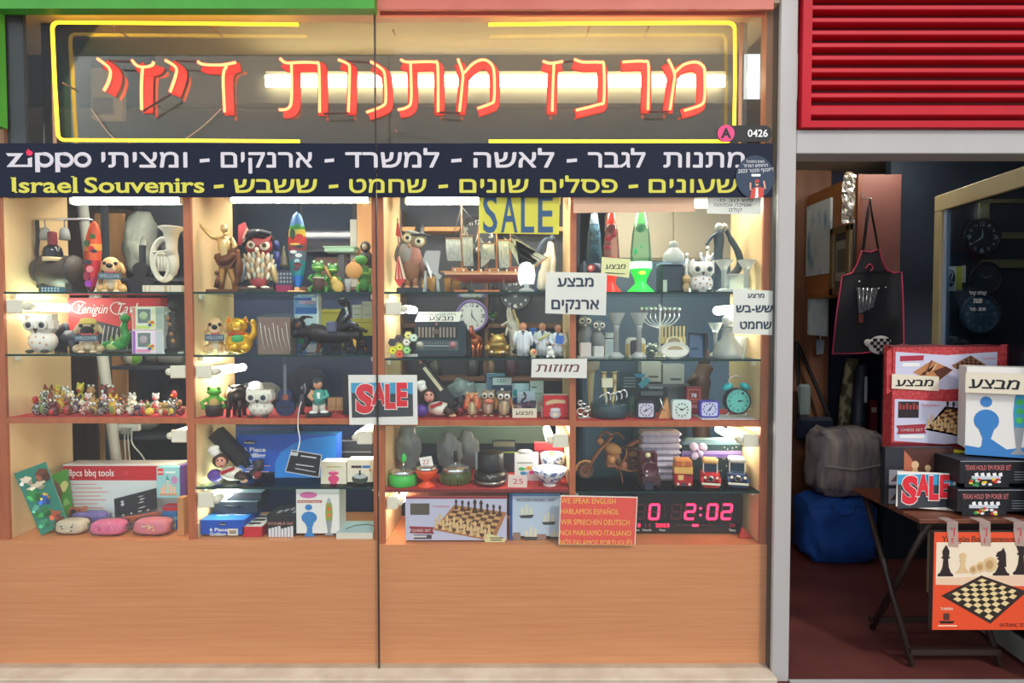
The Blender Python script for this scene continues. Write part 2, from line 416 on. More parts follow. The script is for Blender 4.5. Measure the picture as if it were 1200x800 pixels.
def wall_lamp(xw, y0, y1, side, label, length=.30, cap=24):
    """a short tube lamp running back along a side wall; side +1 = fixed to the wall on its left"""
    ym = (y0 + y1) / 2
    p = P(xw, ym, .07); p.x = X(xw); k = SCL(ym, .07); h = (y1 - y0) * k / 2; w = cap * k
    o = bpy.data.objects.new('tube_lamp', None); COL.objects.link(o); o.location = p; o.empty_display_size = .03
    tag(o, label, 'lamp', 'small tube lamps on the cabinet walls')
    s = side
    q = MB('housing', o); q.box(min(0.003 * s,w * .4 * s), max(.003 * s,w * .4 * s), 0, length, -h * .6, h * .6, CREAM)
    q = MB('end_cap', o); q.box(min(0.003 * s,w * .8 * s), max(0.003 * s,w * .8 * s), -.012, .0, -h, h, CREAM, .004)
    q.lathe((w * .9 * s,0,0), [(h * .1,-.006),(h * .55,-.004),(h * .55,.03),(h * .5,.05)], CREAM, 'y', 12)
    q = MB('lit_tube', o); q.tube([(w * .9 * s,.05,0),(w * .9 * s,length,0)], h * .62, TUBE, 12)
wall_lamp(5.5, 351, 367, 1, 'small tube lamp on left wall above white spotted owl')
wall_lamp(216.5, 428, 443, -1, 'small tube lamp on divider above row of tiny figurines')
wall_lamp(226.5, 428, 443, 1, 'small tube lamp above the green frog in a pot')
wall_lamp(450.5, 354, 369, 1, 'small tube lamp beside the old style radio')
wall_lamp(892.5, 353, 371, -1, 'small tube lamp above the crystal decanter', .34)
wall_lamp(216.5, 503, 518, -1, 'small tube lamp on divider right of the barbecue tools box')
wall_lamp(436, 505, 520, -1, 'small tube lamp above the white ashtray carton')
wall_lamp(226.5, 576, 594, 1, 'small tube lamp over the lower blue grill set box', .22)
wall_lamp(667.5, 508, 524, -1, 'small tube lamp above the white and blue glass bowl')
wall_lamp(450.5, 581, 596, 1, 'small tube lamp beside the wide chess set box', .14, 17)
wall_lamp(892.5, 508, 523, -1, 'small tube lamp above the blue toy truck')

# ---------------- sign band on the glass ----------------
YS = -0.010
t = T('sign_band', 'long navy sign band across the window with white and yellow lettering', 'sign', 452, 231, YS)
q = t.part('panel', label='left navy panel of the sign band'); NV = mat('navy_sign_film', (24,31,52), r=.45, spec=.2, noise=((24,30,50),(3,3,3)))
q.box(-9, 440.7, 168.5, 231, 0, 1, NV)
q = t.part('panel', label='right navy panel of the sign band'); q.box(442, 905, 168.5, 231, 0, 1, NV)
SW = C(216, 210, 218, r=.7); SY = C(216, 210, 84, r=.7)
def H(s, a, b, base, h, mm, w=.55):
    q = t.part('lettering')
    for k, (ex, ey) in enumerate(((-w,0),(w,0),(0,-w),(0,w))): q.text(s, a + w + ex, b - w + ex, base - w + ey, h - 2 * w, -.35 - .02 * k, mm, True, 0)
for s, a, b in (('מתנות',777,872), ('לגבר',688.5,756), ('לאשה',555,649.5), ('למשרד',405,515), ('ארנקים',259.5,366.6), ('ומציתי',120,220.5)): H(s, a, b, 196.8, 18, SW)
for s, a, b in (('שעונים',760,864), ('פסלים',633,723.6), ('שונים',538.5,619.5), ('שחמט',409.5,500), ('ששבש',274.5,372)): H(s, a, b, 226, 16, SY)
for y, mm, row in ((186,SW,((664,676),(529,541),(381,392),(235,246.5))), (216,SY,((736.5,747.6),(514,525),(385.5,396.6),(251,262.5)))):
    for a, b in row:
        q = t.part('dash'); q.poly([(a,y + 1),(b,y),(b,y + 4),(a,y + 5)], -.4, -.3, mm)
q = t.part('lettering')
# serif lettering: heavy letters with slab feet
def serif(s, a, b, base, h, mm, q, d=-.35, bold=.02, fw=2.2, ft=1.3):
    full, _ = glyphs(s, bold); mn = min(v[0] for v in full); kx = (b - a) / (max(v[0] for v in full) - mn)
    q.text(s, a, b, base, h, d, mm, bold=bold)
    hv, _ = glyphs('H', bold); ky = h / (max(v[1] for v in hv) - min(v[1] for v in hv))
    ov, _ = glyphs('x', bold); xh = max(v[1] for v in ov) * ky
    for i, ch in enumerate(s):
        if ch == ' ': continue
        pre, _ = glyphs(s[:i + 1], bold); one, _ = glyphs(ch, bold)
        R = a + (max(v[0] for v in pre) - mn) * kx; w = (max(v[0] for v in one) - min(v[0] for v in one)) * kx; Lx = R - w; sw = min(w * .5, 1.8)
        def foot(x0, x1, y): q.box(x0 - fw * .55, x1 + fw * .55, y - ft / 2, y + ft / 2, d - .02, d + .02, mm)
        if ch in 'Ilifrhnmkp': foot(Lx, Lx + (w if ch in 'Ili' else sw), base - ft * .5 if ch != 'p' else base + h * .3)
        if ch in 'nhma': foot(R - sw, R, base - ft * .5)
        if ch in 'IHNEFMLP': foot(Lx, Lx + sw, base - h + ft * .5); foot(Lx, Lx + sw, base - ft * .5)
        if ch in 'lkbdh': foot(Lx - .8, Lx + .4, base - h * 1.04)
        if ch in 'irnmu': foot(Lx - .8, Lx + .4, base - xh + ft * .5)
        if ch in 'vy': foot(Lx, Lx + .6, base - xh + ft * .5); foot(R - .6, R, base - xh + ft * .5)
serif('Israel', 14.5, 91, 226, 18, SY, q); q = t.part('lettering'); serif('Souvenirs', 99.5, 240, 226, 18, SY, q)
q = t.part('logo', label='silver lettering with a red flame above the i')
def band(pts): q.poly(pts, -.45, -.25, SW)
band([(8.5,180),(29,180),(18,193.3),(34,193.3),(34,186),(39,184.7),(39,196),(8.8,196),(20,183.6),(11,183.6)])
for x in (42.5, 66):
    band([(x,179.6),(x + 10,179.2),(x + 10,182),(x + 5.5,183),(x + 5.5,202),(x,202)])
    q.tube([(p[0],p[1],-.35) for p in arc(x + 11,188,8.5,6.9,-100,150,16)], 2.4, SW, 6, flat=.1)
q.tube([(p[0],p[1],-.35) for p in arc(98,188,8.2,6.9,0,345,22)], 2.4, SW, 6, True, flat=.1)
q.poly([(33.5,182.5),(32,179),(33.2,176.5),(34.5,178),(34.2,174.5),(37,177),(40,178.5),(39.5,181.5),(37.5,183)], -.45, -.25, C(240,40,90))

t = T('number_plate', 'black rounded number plate with pink A disc reading 0426', 'sign', 871, 166, -0.016)
q = t.part('plate'); q.poly(rrect(840,147,904,166,8), 0, 1.2, BLACK)
q = t.part('letter_disc'); q.disc(850.5, 156.5, 10, 10, -.6, 0, C(236,70,132)); q.text('A', 844.5, 856.5, 162, 11.5, -.8, BLACK, bold=.04)
q = t.part('digits'); q.text('0426', 876, 899.5, 160.5, 8.6, -.3, WHITE, bold=.02)
t = T('round_sticker', 'round dark sticker with a person in red waving both arms', 'sticker', 886, 233, -0.016)
q = t.part('disc'); q.disc(884.5, 207.5, 22.5, 25, 0, .6, C(44,60,84,r=.3), 40)
q = t.part('lettering'); q.text('חוגגים בפסטיבל', 874, 895, 191, 2.6, -.2, WHITE, True); q.text('החופש הגדול', 871, 899, 196.5, 3.2, -.2, WHITE, True, .02, rise=1); q.text('דיזנגוף סנטר 3202', 864.5, 906, 203, 3.6, -.2, WHITE, True, .02, rise=2.5)
q.poly(rrect(880,204,891,207,1.3), -.2, -.1, WHITE)
q = t.part('printed_person', label='print of a person in red jacket and dark glasses with raised arms')
SKN = C(222, 160, 140)
q.poly([(879,233),(880,223),(884,219.5),(890,219),(895,221),(894.5,231)], -.3, -.15, C(214,74,60)); q.poly([(884.5,232.5),(885.5,220),(888,220),(888.5,231.5)], -.4, -.3, WHITE)
q.tube([(881,223,-.3),(879,222,-.3),(879,214,-.3)], 1.1, SKN, 6, flat=.2); q.tube([(893,221,-.3),(896.5,221,-.3),(894.5,212,-.3)], 1.1, SKN, 6, flat=.2)
q.disc(886.7, 214.8, 2.3, 3.4, -.4, -.2, SKN, 14); q.disc(886.8, 212.3, 2.5, 1.8, -.5, -.3, C(210,60,60), 14); q.box(884.8, 889, 214, 215.2, -.55, -.4, INK)

# ---------------- neon sign ----------------
YN = 0.10
t = T('neon_sign', 'red neon Hebrew lettering in a glowing yellow outline behind the glass', 'neon sign', 455, 168, YN)
NR = mat('lit_red_neon', (255,120,80), e=5.5, ec=(255,92,52)); NY = mat('lit_yellow_neon', (255,220,60), e=2.6, ec=(255,200,28)); NB = mat('red_acrylic_letters', (236,66,44), r=.5)
TD = C(70, 30, 30)
q = t.part('backing_sheet'); q.box(40, 880, 14, 170, 13.5, 14.3, clear('acrylic_sheet',(240,238,232),.34,.02))
for xs in (54, 872): q.box(xs - 2, xs + 2, 14, 170, 12.8, 13.5, C(196,150,120))
def N(ox, k, *pts): return [(ox + x / k,y / k) for x, y in pts]
K = 3.333
glyph = [
 [N(0,K,(388,234),(425,262),(437,285),(430,320),(410,357))],
 [N(0,K,(522,240),(540,260),(565,266),(598,260),(606,246)),N(0,K,(562,270),(557,340),(556,430))],
 [N(0,K,(652,240),(690,265),(692,295),(668,362))],
 [N(0,K,(778,245),(800,256),(870,258),(925,248)),N(0,K,(890,262),(876,300),(879,438))],
 [N(300,K,(98,233),(122,250),(180,248),(235,250),(249,268),(250,440)),N(300,K,(142,252),(141,390),(125,426),(92,430))],
 [N(300,K,(325,238),(362,255),(368,285),(362,438))],
 [N(300,K,(450,245),(492,272),(505,300),(508,390),(495,416),(432,440))],
 [N(300,K,(567,237),(590,247),(650,246),(697,247),(711,264),(712,438)),N(300,K,(605,250),(607,390),(590,421),(555,430))],
 [N(300,K,(790,235),(808,290),(806,335),(795,436)),N(300,K,(812,290),(850,252),(890,238),(922,258),(931,300),(930,390),(915,407),(865,425))],
 [N(600,K,(120,243),(150,252),(198,244)),N(600,K,(163,255),(159,350),(157,435))],
 [N(600,K,(242,236),(275,247),(343,248),(357,262),(358,393),(340,409),(250,432))],
 [N(600,K,(430,247),(475,244),(513,245),(531,262),(530,430))],
 [N(600,K,(608,237),(632,290),(629,335),(616,430)),N(600,K,(636,285),(668,257),(715,247),(745,265),(750,300),(750,385),(735,412),(672,433))]]
for g in glyph:
    q = t.part('letter_tube')
    for st in g: q.tube(smooth_path([(x,y,0) for x,y in st],4), 1.55, NR, 8)
    q = t.part('letter_backing', label='red cut-out letter behind the tube')
    for i, st in enumerate(g): q.tube(smooth_path([(x,y,12 + .3 * i) for x,y in st],4), 6.2, NB, 8, flat=.06)
for g in (N(0,K,(430,240),(520,243)), N(0,K,(690,240),(775,243)), N(0,K,(560,432),(668,368)), N(300,K,(265,443),(362,440)), N(300,K,(345,240),(445,247)), N(300,K,(712,438),(795,440)), N(600,K,(200,245),(240,240)), N(600,K,(535,436),(612,436))):
    q = t.part('blacked_out_tube'); q.tube([(x,y,1.5) for x,y in g], 1.3, TD, 8)
q = t.part('outline_tube', label='yellow outline tube on the left')
q.tube([(351,31,0)] + [(x,y,0) for x,y in [(200,29.5)] + arc(72,36,7.5,7.5,270,180,6) + [(66,100)] + arc(75.5,156,7.5,8,180,90,6) + [(200,164.5),(351,165.5)]], 1.9, NY, 8)
q = t.part('outline_tube', label='yellow outline tube on the right')
q.tube([(x,y,0) for x,y in [(573,31),(700,29.5)] + arc(851.5,36,8,7,270,360,6) + [(860.5,100)] + arc(852,157,8,8.5,0,90,6) + [(700,165.5),(573,165.5)]], 1.9, NY, 8)
for xs, ys in ((74,96), (135,31), (250,31), (690,31), (760,31), (862,120), (640,166), (150,166), (461,35), (463,150)):
    q = t.part('standoff'); q.lathe((xs,ys + 1.5,0), [(1.0,1.5),(1.0,13)], clear('glass_standoff',(240,200,180),.3,.1,.3), 'z', 8)
q = t.part('cable'); q.tube(smooth_path([(100,124,10),(118,150,10),(128,160,11)]), .5, C(200,170,140), 5)
q = t.part('cable'); q.tube(smooth_path([(440,165,8),(463,154,8),(500,158,9),(527,166,8)]), .4, C(90,70,60), 5)
q = t.part('cable'); q.tube(smooth_path([(212,160,9),(232,146,9),(255,124,10)]), .5, C(200,170,140), 5)

# fittings seen above the sign band
t = T('batten_light', 'long twin fluorescent batten on the beam behind the neon letters', 'lamp', 580, 105, .47)
q = t.part('housing'); q.box(312, 850, 84, 89, -1, 4, CREAM)
q = t.part('lit_tube'); q.tube([(313,93,-3),(848,93,-3)], 3.4, mat('lit_warm_tube',(255,248,214),e=6.0), 10)
q = t.part('lit_tube'); q.tube([(313,100,-3),(848,100,-3)], 3.4, mat('lit_warm_tube',()), 10)
t = T('reflected_disc', 'small round lit disc under the soffit standing in for a reflected light', 'lamp', 400, 41, .22, z=zs)  # glowing disc stands in for a round reflection on the window glass
q = t.part('rim'); q.L = MX.Identity(4); q.lathe((0,0,0), [(.062,-.004),(.066,-.001),(.066,.0)], WHITE, 'z')
q = t.part('diffuser'); q.L = MX.Identity(4); q.lathe((0,0,0), [(.05,-.006),(.054,-.004)], mat('lit_reflection',(255,250,236),e=6.0), 'z')
t = T('speaker_box', 'beige wall box with a slotted vent behind the leftmost neon letters', 'intercom', 129, 141, .45)
q = t.part('case'); q.box(110, 146, 82, 141, -6, 5, C(214,196,172), 2)
q = t.part('vent'); q.box(113, 138, 117, 137, -7, -6, C(170,150,128))
for i in range(9): q.box(114, 137, 118.5 + 2 * i, 119.3 + 2 * i, -7.6, -7, C(96,80,66))
t = T('wall_box', 'pale rounded box mounted beside the right end of the neon sign', 'wall box', 898, 118, .20)
q = t.part('case'); q.box(892, 908, 40, 118, -8, 8, C(128,92,70), 4)
q = t.part('bracket'); q.box(868, 905, 20, 25, -2, 2, C(190,190,190), 1)

# red louvre over the doorway
RL = mat('red_louvre_paint', (196,14,38), r=.5, spec=.25, noise=((182,12,34),(2,2,2)))
x0 = P(941, 70, -.04).x
t = T('louvered_panel', 'bright red louvred metal panel above the doorway', 'louvre', 1080, 151, -.03)
q = t.part('frame'); L2 = q.L
q.box(936.5, 947, -70, 143.5, -6, 6, RL); q.box(936.5, 1290, 143.5, 151, -6, 6, RL)
q.box(947, 1290, -70, 143.5, 9, 10, C(110,8,20))
for i in range(14):
    y0 = 124 - 14.35 * i
    q = t.part('slat')
    ya, yb_ = (y0, y0 + 20) if i == 0 else (y0, y0 + 14.6)
    f_ = ya + (12 if i == 0 else 6.4); pr = [(7,ya - 3), (-2,ya + .6), (-4.4,ya + 2.4), (-5,f_), (-4,f_ + 1), (8,f_ + 1.2), (8,f_ - .2), (-3.6,f_ - .4), (-3,ya + 3), (7,ya - 1.6)]
    vs = [(xx,b,a) for xx in (947,1290) for a, b in pr]; n = len(pr)
    q.add(vs, [tuple(range(n)),tuple(range(2 * n - 1,n - 1,-1))] + [(j,(j + 1) % n,n + (j + 1) % n,n + j) for j in range(n)], RL)

# ---------------- helpers for shelf goods ----------------
def A(name, label, cat, x, yb, z, Y=None, group=None, turn=0):
    if Y is None: Y = min(max(PZ(x,yb,z).y,0.09), 0.38)
    if cat in ('dog figurine', 'cat figurine', 'frog figurine', 'figurine') and label[:4] != 'tiny' or 'pirate' in label: turn = math.degrees(math.atan2(600 - x,FPX)) * .75 # looks out at the street
    return T(name, label, cat, x, yb, Y, z, group, turn)
def PY(z, Y):
    t = math.atan2(CAMZ - z, Y - CAMY) - PITCH
    return 400 + FPX * math.tan(t)
def carton(name, label, x0, y0, x1, y1, z, Y, dep, front, side=None, top=None, cat='box', group=None, turn=0, part='carton', bev=0):
    """a box whose front face fills photo rectangle x0..x1, y0..y1; front face at depth 0"""
    if z: y1 = min(y1, PY(z,Y))
    t = T(name, label, cat, (x0 + x1) / 2, y1, Y, z, group, turn)
    q = t.part(part); q.box(x0, x1, y0, y1, 0, dep, side or front, bev)
    if side or top or True:
        if bev == 0:
            q.box(x0 + .2, x1 - .2, y0 + .2, y1 - .2, -.15, 0, front)
            if top: q.box(x0 + .2, x1 - .2, y0 - .15, y0, .2, dep - .2, top)
    return t, q
def R_(q, x0, y0, x1, y1, m, d=-.4): q.box(x0, x1, y0, y1, d, d + .15, m)
def eyes(q, x, y, d, r, dx, white=WHITE, pup=BLACK, pr=.5):
    for s in (-1, 1):
        q.ell((x + s * dx,y,d), (r,r,r * .5), white, 12, 6); q.ell((x + s * dx,y,d - r * .35), (r * pr,r * pr,r * .35), pup, 10, 6)
DOT = C(222, 172, 128)
def spotted_owl(label, x, yb, z, Y, w, h, dot=DOT, tone=(240,236,226), group='white spotted owl figurines'):
    t = A('owl_figurine', label, 'owl figurine', x, yb, z, Y, group)
    wm = C(*tone, r=.25); hw = w / 2
    q = t.part('body'); q.ell((x,yb - h * .30,0), (hw * .98,h * .31,hw * .7), wm, 20, 12)
    for i, (a, b) in enumerate(((-.55,.40),(0,.42),(.5,.40),(-.25,.28),(.28,.27),(-.6,.22),(.62,.23),(0,.14))):
        dd = -hw * .7 * math.sqrt(max(0.05,1 - (a / 1.0) ** 2 - ((b - .30) / .31) ** 2)); q.ell((x + a * hw,yb - b * h,dd), (w * .045,w * .045,.5), dot, 8, 4)
    q = t.part('head'); q.box(x - hw, x + hw, yb - h * .97, yb - h * .50, -hw * .62, hw * .6, wm, h * .13)
    for s in (-1, 1): q.poly([(x + s * hw * .98,yb - h * 1.0),(x + s * hw * .4,yb - h * .93),(x + s * hw * .95,yb - h * .8)], -hw * .4, hw * .2, wm)
    for s in (-1, 1):
        q = t.part('eye'); q.lathe((x + s * hw * .48,yb - h * .72,0), [(w * .19,-hw * .6),(w * .19,-hw * .70),(w * .12,-hw * .72)], C(226,224,214), 'z', 16)
        q.ell((x + s * hw * .48,yb - h * .72,-hw * .72), (w * .11,w * .11,1), C(60,70,80), 12, 6); q.ell((x + s * hw * .48,yb - h * .72,-hw * .72 - .6), (w * .055,w * .055,.8), BLACK, 10, 6)
        q = t.part('foot'); q.ell((x + s * hw * .55,yb - h * .045,-hw * .55), (w * .14,h * .05,hw * .25), C(60,56,54), 10, 6)
    q = t.part('beak'); q.poly([(x - w * .06,yb - h * .64),(x + w * .06,yb - h * .64),(x,yb - h * .52)], -hw * .74, -hw * .6, C(60,50,48))
    return t
def welcome_dog(label, x, yb, z, Y, w, h, fur, muz, hat=None, turn=0):
    """sitting dog with big head holding a small sign in its mouth"""
    t = A('dog_figurine', label, 'dog figurine', x, yb, z, Y, 'dogs holding a welcome sign', turn)
    fm = C(*fur, r=.45); mm = C(*muz, r=.45); hw = w / 2
    q = t.part('body'); q.ell((x,yb - h * .24,2), (hw * .7,h * .25,hw * .6), fm); q.ell((x,yb - h * .28,-hw * .3), (hw * .45,h * .2,hw * .3), C(222,204,176))
    for s in (-1, 1):
        q = t.part('leg'); q.tube([(x + s * hw * .35,yb - h * .3,-hw * .35),(x + s * hw * .38,yb - h * .06,-hw * .5)], w * .1, fm); q.ell((x + s * hw * .4,yb - h * .045,-hw * .62), (w * .13,h * .045,hw * .25), C(226,208,180))
        q.ell((x + s * hw * .72,yb - h * .13,0), (w * .2,h * .13,hw * .4), fm)
    q = t.part('head'); q.ell((x,yb - h * .74,-hw * .1), (hw * .72,h * .25,hw * .6), fm); q.ell((x,yb - h * .66,-hw * .5), (hw * .5,h * .15,hw * .45), mm)
    q.ell((x,yb - h * .73,-hw * .95), (w * .13,h * .065,hw * .16), BLACK)
    for s in (-1, 1):
        q = t.part('ear'); q.ell((x + s * hw * .78,yb - h * .70,1), (w * .1,h * .16,hw * .2), fm, tilt=('z',s * -18))
    q = t.part('eye'); q.ell((x - hw * .4,yb - h * .80,-hw * .6), (w * .08,h * .05,1.2), BLACK)
    q = t.part('eye'); q.ell((x + hw * .4,yb - h * .80,-hw * .6), (w * .08,h * .05,1.2), BLACK)
    q = t.part('tongue'); q.ell((x,yb - h * .565,-hw * .72), (w * .2,h * .05,hw * .15), C(214,92,96))
    q = t.part('sign'); q.box(x - hw * .8, x + hw * .8, yb - h * .53, yb - h * .36, -hw * .95, -hw * .85, C(66,92,112)); q.text('WELCOME', x - hw * .7, x + hw * .7, yb - h * .41, h * .08, -hw * .97, C(190,200,205))
    if hat:
        q = t.part('hat'); q.lathe((x,0,0), [(hw * .75,yb - h * .86),(hw * .6,yb - h * .9),(hw * .5,yb - h * 1.0),(hw * .2,yb - h * 1.03)], C(*hat,r=.8))
    return t

# ================= BAY 1, top shelf =================
z = ZA[0]; Y = .2
IRON = C(52, 48, 48, r=.45); BARREL = mat('dark_barrel_wood', (74,58,48), r=.5, noise=((56,44,38),(10,60,60)))
t = A('wine_bottle_holder', 'dark barrel shaped wine holder under an iron glass rack', 'wine rack', 62, 341, z, .24)
q = t.part('barrel'); q.lathe((0,314,0), [(14,34),(17,40),(18.5,58),(17,77),(14,83)], BARREL, 'x', 24)
for xx in (41, 77): q.lathe((0,314,0), [(17.6,xx - 1.5),(18.2,xx),(17.6,xx + 1.5)], IRON, 'x', 24)
q = t.part('cradle'); q.tube([(p[0],p[1],-12) for p in arc(62,300,12,9,0,180,10)], 1.4, IRON)
for xx, wv in ((33.5,-1), (91.5,1)):
    q = t.part('upright'); q.tube(smooth_path([(xx,334,0),(xx,308,0),(xx + wv * 1.2,292,0),(xx - wv * .5,276,0),(xx,255,0)] if wv < 0 else [(xx,334,0),(xx,312,0),(xx,285,0)]), 2.2, IRON, 6)
q = t.part('glass_rail'); q.box(33, 96, 253.5, 256, -5, 5, CHROME, .8)
q = t.part('upright'); q.tube([(93,256,4),(93,290,4)], 1, IRON, 6)
for xx in (43, 74):
    q = t.part('foot'); q.box(xx - 4, xx + 4, 329, 341, -8, 8, IRON, 1)
for xx, lb in ((53,'left of the bottle neck'), (76,'right of the bottle neck')):
    t = A('wine_glass', 'small clear wine glass hanging upside down ' + lb, 'wine glass', xx, 281, 0, .24, 'wine glasses on the rack'); t.o.location.z = P(xx, 281, .24).z
    q = t.part('foot'); q.lathe((xx,0,0), [(4.5,256.6),(4.5,257.4),(.8,258.5)], CRYST, 'y', 14)
    q = t.part('stem'); q.tube([(xx,258,0),(xx,266,0)], .7, CRYST, 8)
    q = t.part('bowl'); q.lathe((xx,0,0), [(.8,266),(4,268),(5.2,273),(5.6,281),(5.2,281),(4.8,273),(3.6,269)], CRYST, 'y', 16)
t = A('wine_bottle', 'dark wine bottle with a red capsule resting on the barrel holder', 'bottle', 62, 306, 0, .19); t.o.location.z = P(62, 306, .19).z
q = t.part('body'); q.lathe((62,0,0), [(8,308),(9.6,305),(10,296),(8.5,290),(5,287)], C(22,24,30,r=.1), 'y', 20)
q = t.part('capsule'); q.lathe((62,0,0), [(4.6,287.6),(4.8,286),(4.6,274),(4.8,272.5),(3,271.6)], C(128,34,42,r=.35), 'y', 18)
q = t.part('label'); q.lathe((62,0,0), [(9.9,301.6),(10.3,301.6),(9.7,306.5),(9.2,306.5)], C(220,196,150), 'y', 20)
t, q = carton('patterned_box', 'small blue and white checked box under the barrel', 48, 334, 71, 341, z, .13, 8, C(70,110,130))
for i in range(6):
    for j in range(2): R_(q, 49 + 3.7 * i, 335 + 3 * j, 50.8 + 3.7 * i, 336.6 + 3 * j, C(200,225,235))
def surfboard(label, x, yt, yb, hw, z, Y, bands, lean=0, curve=0, base=None, deco=None):
    t = A('surfboard_ornament', label, 'surfboard', x, yb, z, Y, 'surfboard ornaments')
    q = t.part('board')
    n = 22; L = yb - yt
    def half(u): return hw * (math.sin(math.pi * min(1,(u * .92 + .02)) ** .8) ** .75) if u < 1 else 0
    rows = []
    for i in range(n + 1):
        u = i / n; y = yt + L * u; w_ = half(u) if 0 < u < 1 else .25; cx = x + lean * (1 - u) + curve * math.sin(math.pi * u)
        rows.append((cx - w_,cx + w_,y))
    for i in range(n):
        u = (i + .5) / n; m_ = [bm for lim, bm in bands if u <= lim][0]
        (a, b, y0), (c_, d_, y1) = rows[i], rows[i + 1]
        vs = [(a,y0,0), (b,y0,0), (d_,y1,0), (c_,y1,0), ((a + b) / 2,y0,-1.6), ((c_ + d_) / 2,y1,-1.6), ((a + b) / 2,y0,1.6), ((c_ + d_) / 2,y1,1.6)]
        q.add(vs, [(0,4,5,3),(4,1,2,5),(1,6,7,2),(6,0,3,7)], m_, True)
    if deco: deco(q)
    if base: base(t)
    return t
def deco(q):
    for (a, b, rx, ry, mm) in ((111,274,3.2,3,C(60,110,50)), (104,282,3,4,C(60,90,40)), (109,288,4,3,C(220,40,50)), (104,304,6,3,C(60,40,50)), (112,291,4,2,C(40,50,60)), (107,312,4,4,C(236,130,140)), (103,320,3.5,6,C(150,30,60)), (105,329,4,4,C(160,50,180))):
        q.disc(a, b, rx, ry, -2.2, -1.2, mm, 12)
surfboard('red and orange surfboard ornament beside the wine holder', 107, 256, 340, 10.5, z, .17, [(.3,C(240,90,40,r=.25)),(.42,C(250,170,60,r=.25)),(.55,C(238,90,40,r=.25)),(.78,C(206,30,44,r=.25)),(.92,C(170,24,70,r=.25)),(1.1,C(120,20,50,r=.25))], 5, 0, None, deco)
welcome_dog('tan dog figurine with welcome sign beside the red surfboard', 131, 340, z, .2, 27, 43, (222,176,116), (214,178,136))
WC = C(226, 222, 206, r=.45)
t = A('tuba_figurine', 'cream white tuba figurine on a white book shaped base', 'tuba', 194, 332, 0, .2); t.o.location.z = P(190, 332, .2).z
q = t.part('bell'); q.lathe((202,0,0), [(6.5,300),(6,290),(6.6,280),(9,272),(14.5,267),(13.5,266.4),(8,273),(5,282)], WC, 'y', 20)
q = t.part('body_tubing')
q.tube([(p[0],p[1],0) for p in arc(193,304,13.5,24,0,360,28)[:-1]], 3.2, WC, 8, True)
q.tube([(p[0],p[1],-2.5) for p in arc(191,312,8,16,0,360,22)[:-1]], 2.0, WC, 8, True)
q.tube([(203,300,0),(205,312,0),(203,322,0)], [6.4,5,3.4], WC, 10)
q = t.part('mouthpiece'); q.tube([(182,296,-3),(200,294,-4),(206,294,-5)], 1.1, WC, 6)
for xx in (189, 192.5, 196):
    q = t.part('valve'); q.tube([(xx,300,-4),(xx,318,-4)], 1.5, WC, 8); q.tube([(xx,298,-4),(xx,300,-4)], 1.9, C(200,190,160), 8)
t, q = carton('book_box', 'white book shaped box carrying the tuba figurine', 167, 332, 213, 341, z, .15, 26, C(226,216,196), C(214,204,186))
for a, b in ((170,171), (175,176), (193,196), (199,200)): R_(q, a, 332.6, b, 340.6, C(196,170,130))
# ================= BAY 1, second shelf =================
z = ZA[1]
spotted_owl('white spotted owl figurine under the small tube lamp at far left', 51, 414, z, .15, 32, 45)
t = A('elephant_figurine', 'dark grey elephant figurine between the left owl and the pug', 'elephant figurine', 78, 414, z, .26)
EL = C(46, 52, 62, r=.5)
q = t.part('body'); q.ell((80,398,2), (14,10,9), EL)
for xx, dd in ((71,-4), (71,6), (88,-4), (88,6)):
    q = t.part('leg'); q.tube([(xx,400,dd),(xx,414,dd)], [3.4,3], EL)
q = t.part('head'); q.ell((69,388,-3), (8,8,7), EL); q.tube(smooth_path([(65,388,-8),(62.5,396,-10),(63,404,-10),(66,406,-11)]), [3] * 6 + [2.4] * 6 + [1.6] * 4, EL)
for s in (-1, 1):
    q = t.part('ear'); q.ell((72 + s * 3,387,-3 + s * 6), (5,8,1.5), EL)
q = t.part('tusk'); q.tube([(66,393,-9),(62,397,-12)], .8, CREAM, 6)
t, q = carton('board_game_box', 'large red board game box with white script lettering', 81, 352, 190, 415, z, .33, 12, C(200,34,44), C(150,30,36), C(190,60,60))
q.text('Yenigün', 89, 126, 370, 11, -.5, WHITE, slant=.35, bold=.0); q.text('Tavla', 136, 166, 370, 12, -.5, WHITE, slant=.35)
q.tube([(p[0],p[1],-.5) for p in arc(95,363,9,7,40,320,16)], .5, WHITE, 5, flat=.3); q.tube([(p[0],p[1],-.5) for p in arc(139,364,8,7,40,320,16)], .5, WHITE, 5, flat=.3)
q.poly([(112,378),(165,392),(165,414.5),(118,414.5)], -.4, -.25, C(40,40,46))
for i in range(7): q.poly([(118 + 5 * i,414),(119 + 5 * i,414),(124 + 5 * i,384 + i),(123 + 5 * i,384 + i)], -.55, -.4, C(190,190,190))
R_(q, 186, 353, 189.5, 414, C(170,44,44))
welcome_dog('black faced pug figurine in a straw hat beside the green dragon', 104, 414, z, .14, 28, 40, (200,176,140), (40,36,36), (206,180,90))
t = A('dragon_figurine', 'small green dragon figurine in front of the red game box', 'dragon figurine', 141, 414, z, .21)
GD = C(52, 140, 62, r=.4); LG = C(150, 176, 100)
q = t.part('body'); q.ell((138,406,0), (13,7,6), GD, tilt=('z',-20)); q.ell((134,408,-3), (8,5,4), LG)
q = t.part('neck'); q.tube(smooth_path([(146,402,0),(149,394,-1),(147,386,-2),(149,378,-3)]), [5] * 6 + [4] * 6 + [3.4] * 4, GD)
q = t.part('head'); q.ell((150,374,-4), (4.5,5,7), GD); q.ell((148,370,-6), (1.4,1.6,1.4), WHITE)
q = t.part('tail'); q.tube(smooth_path([(130,404,0),(122,406,-3),(119,411,-5)]), [4] * 5 + [2.5] * 5 + [1], GD)
q = t.part('rock'); q.box(121, 154, 410, 414, -7, 7, C(70,74,72), 1.5)
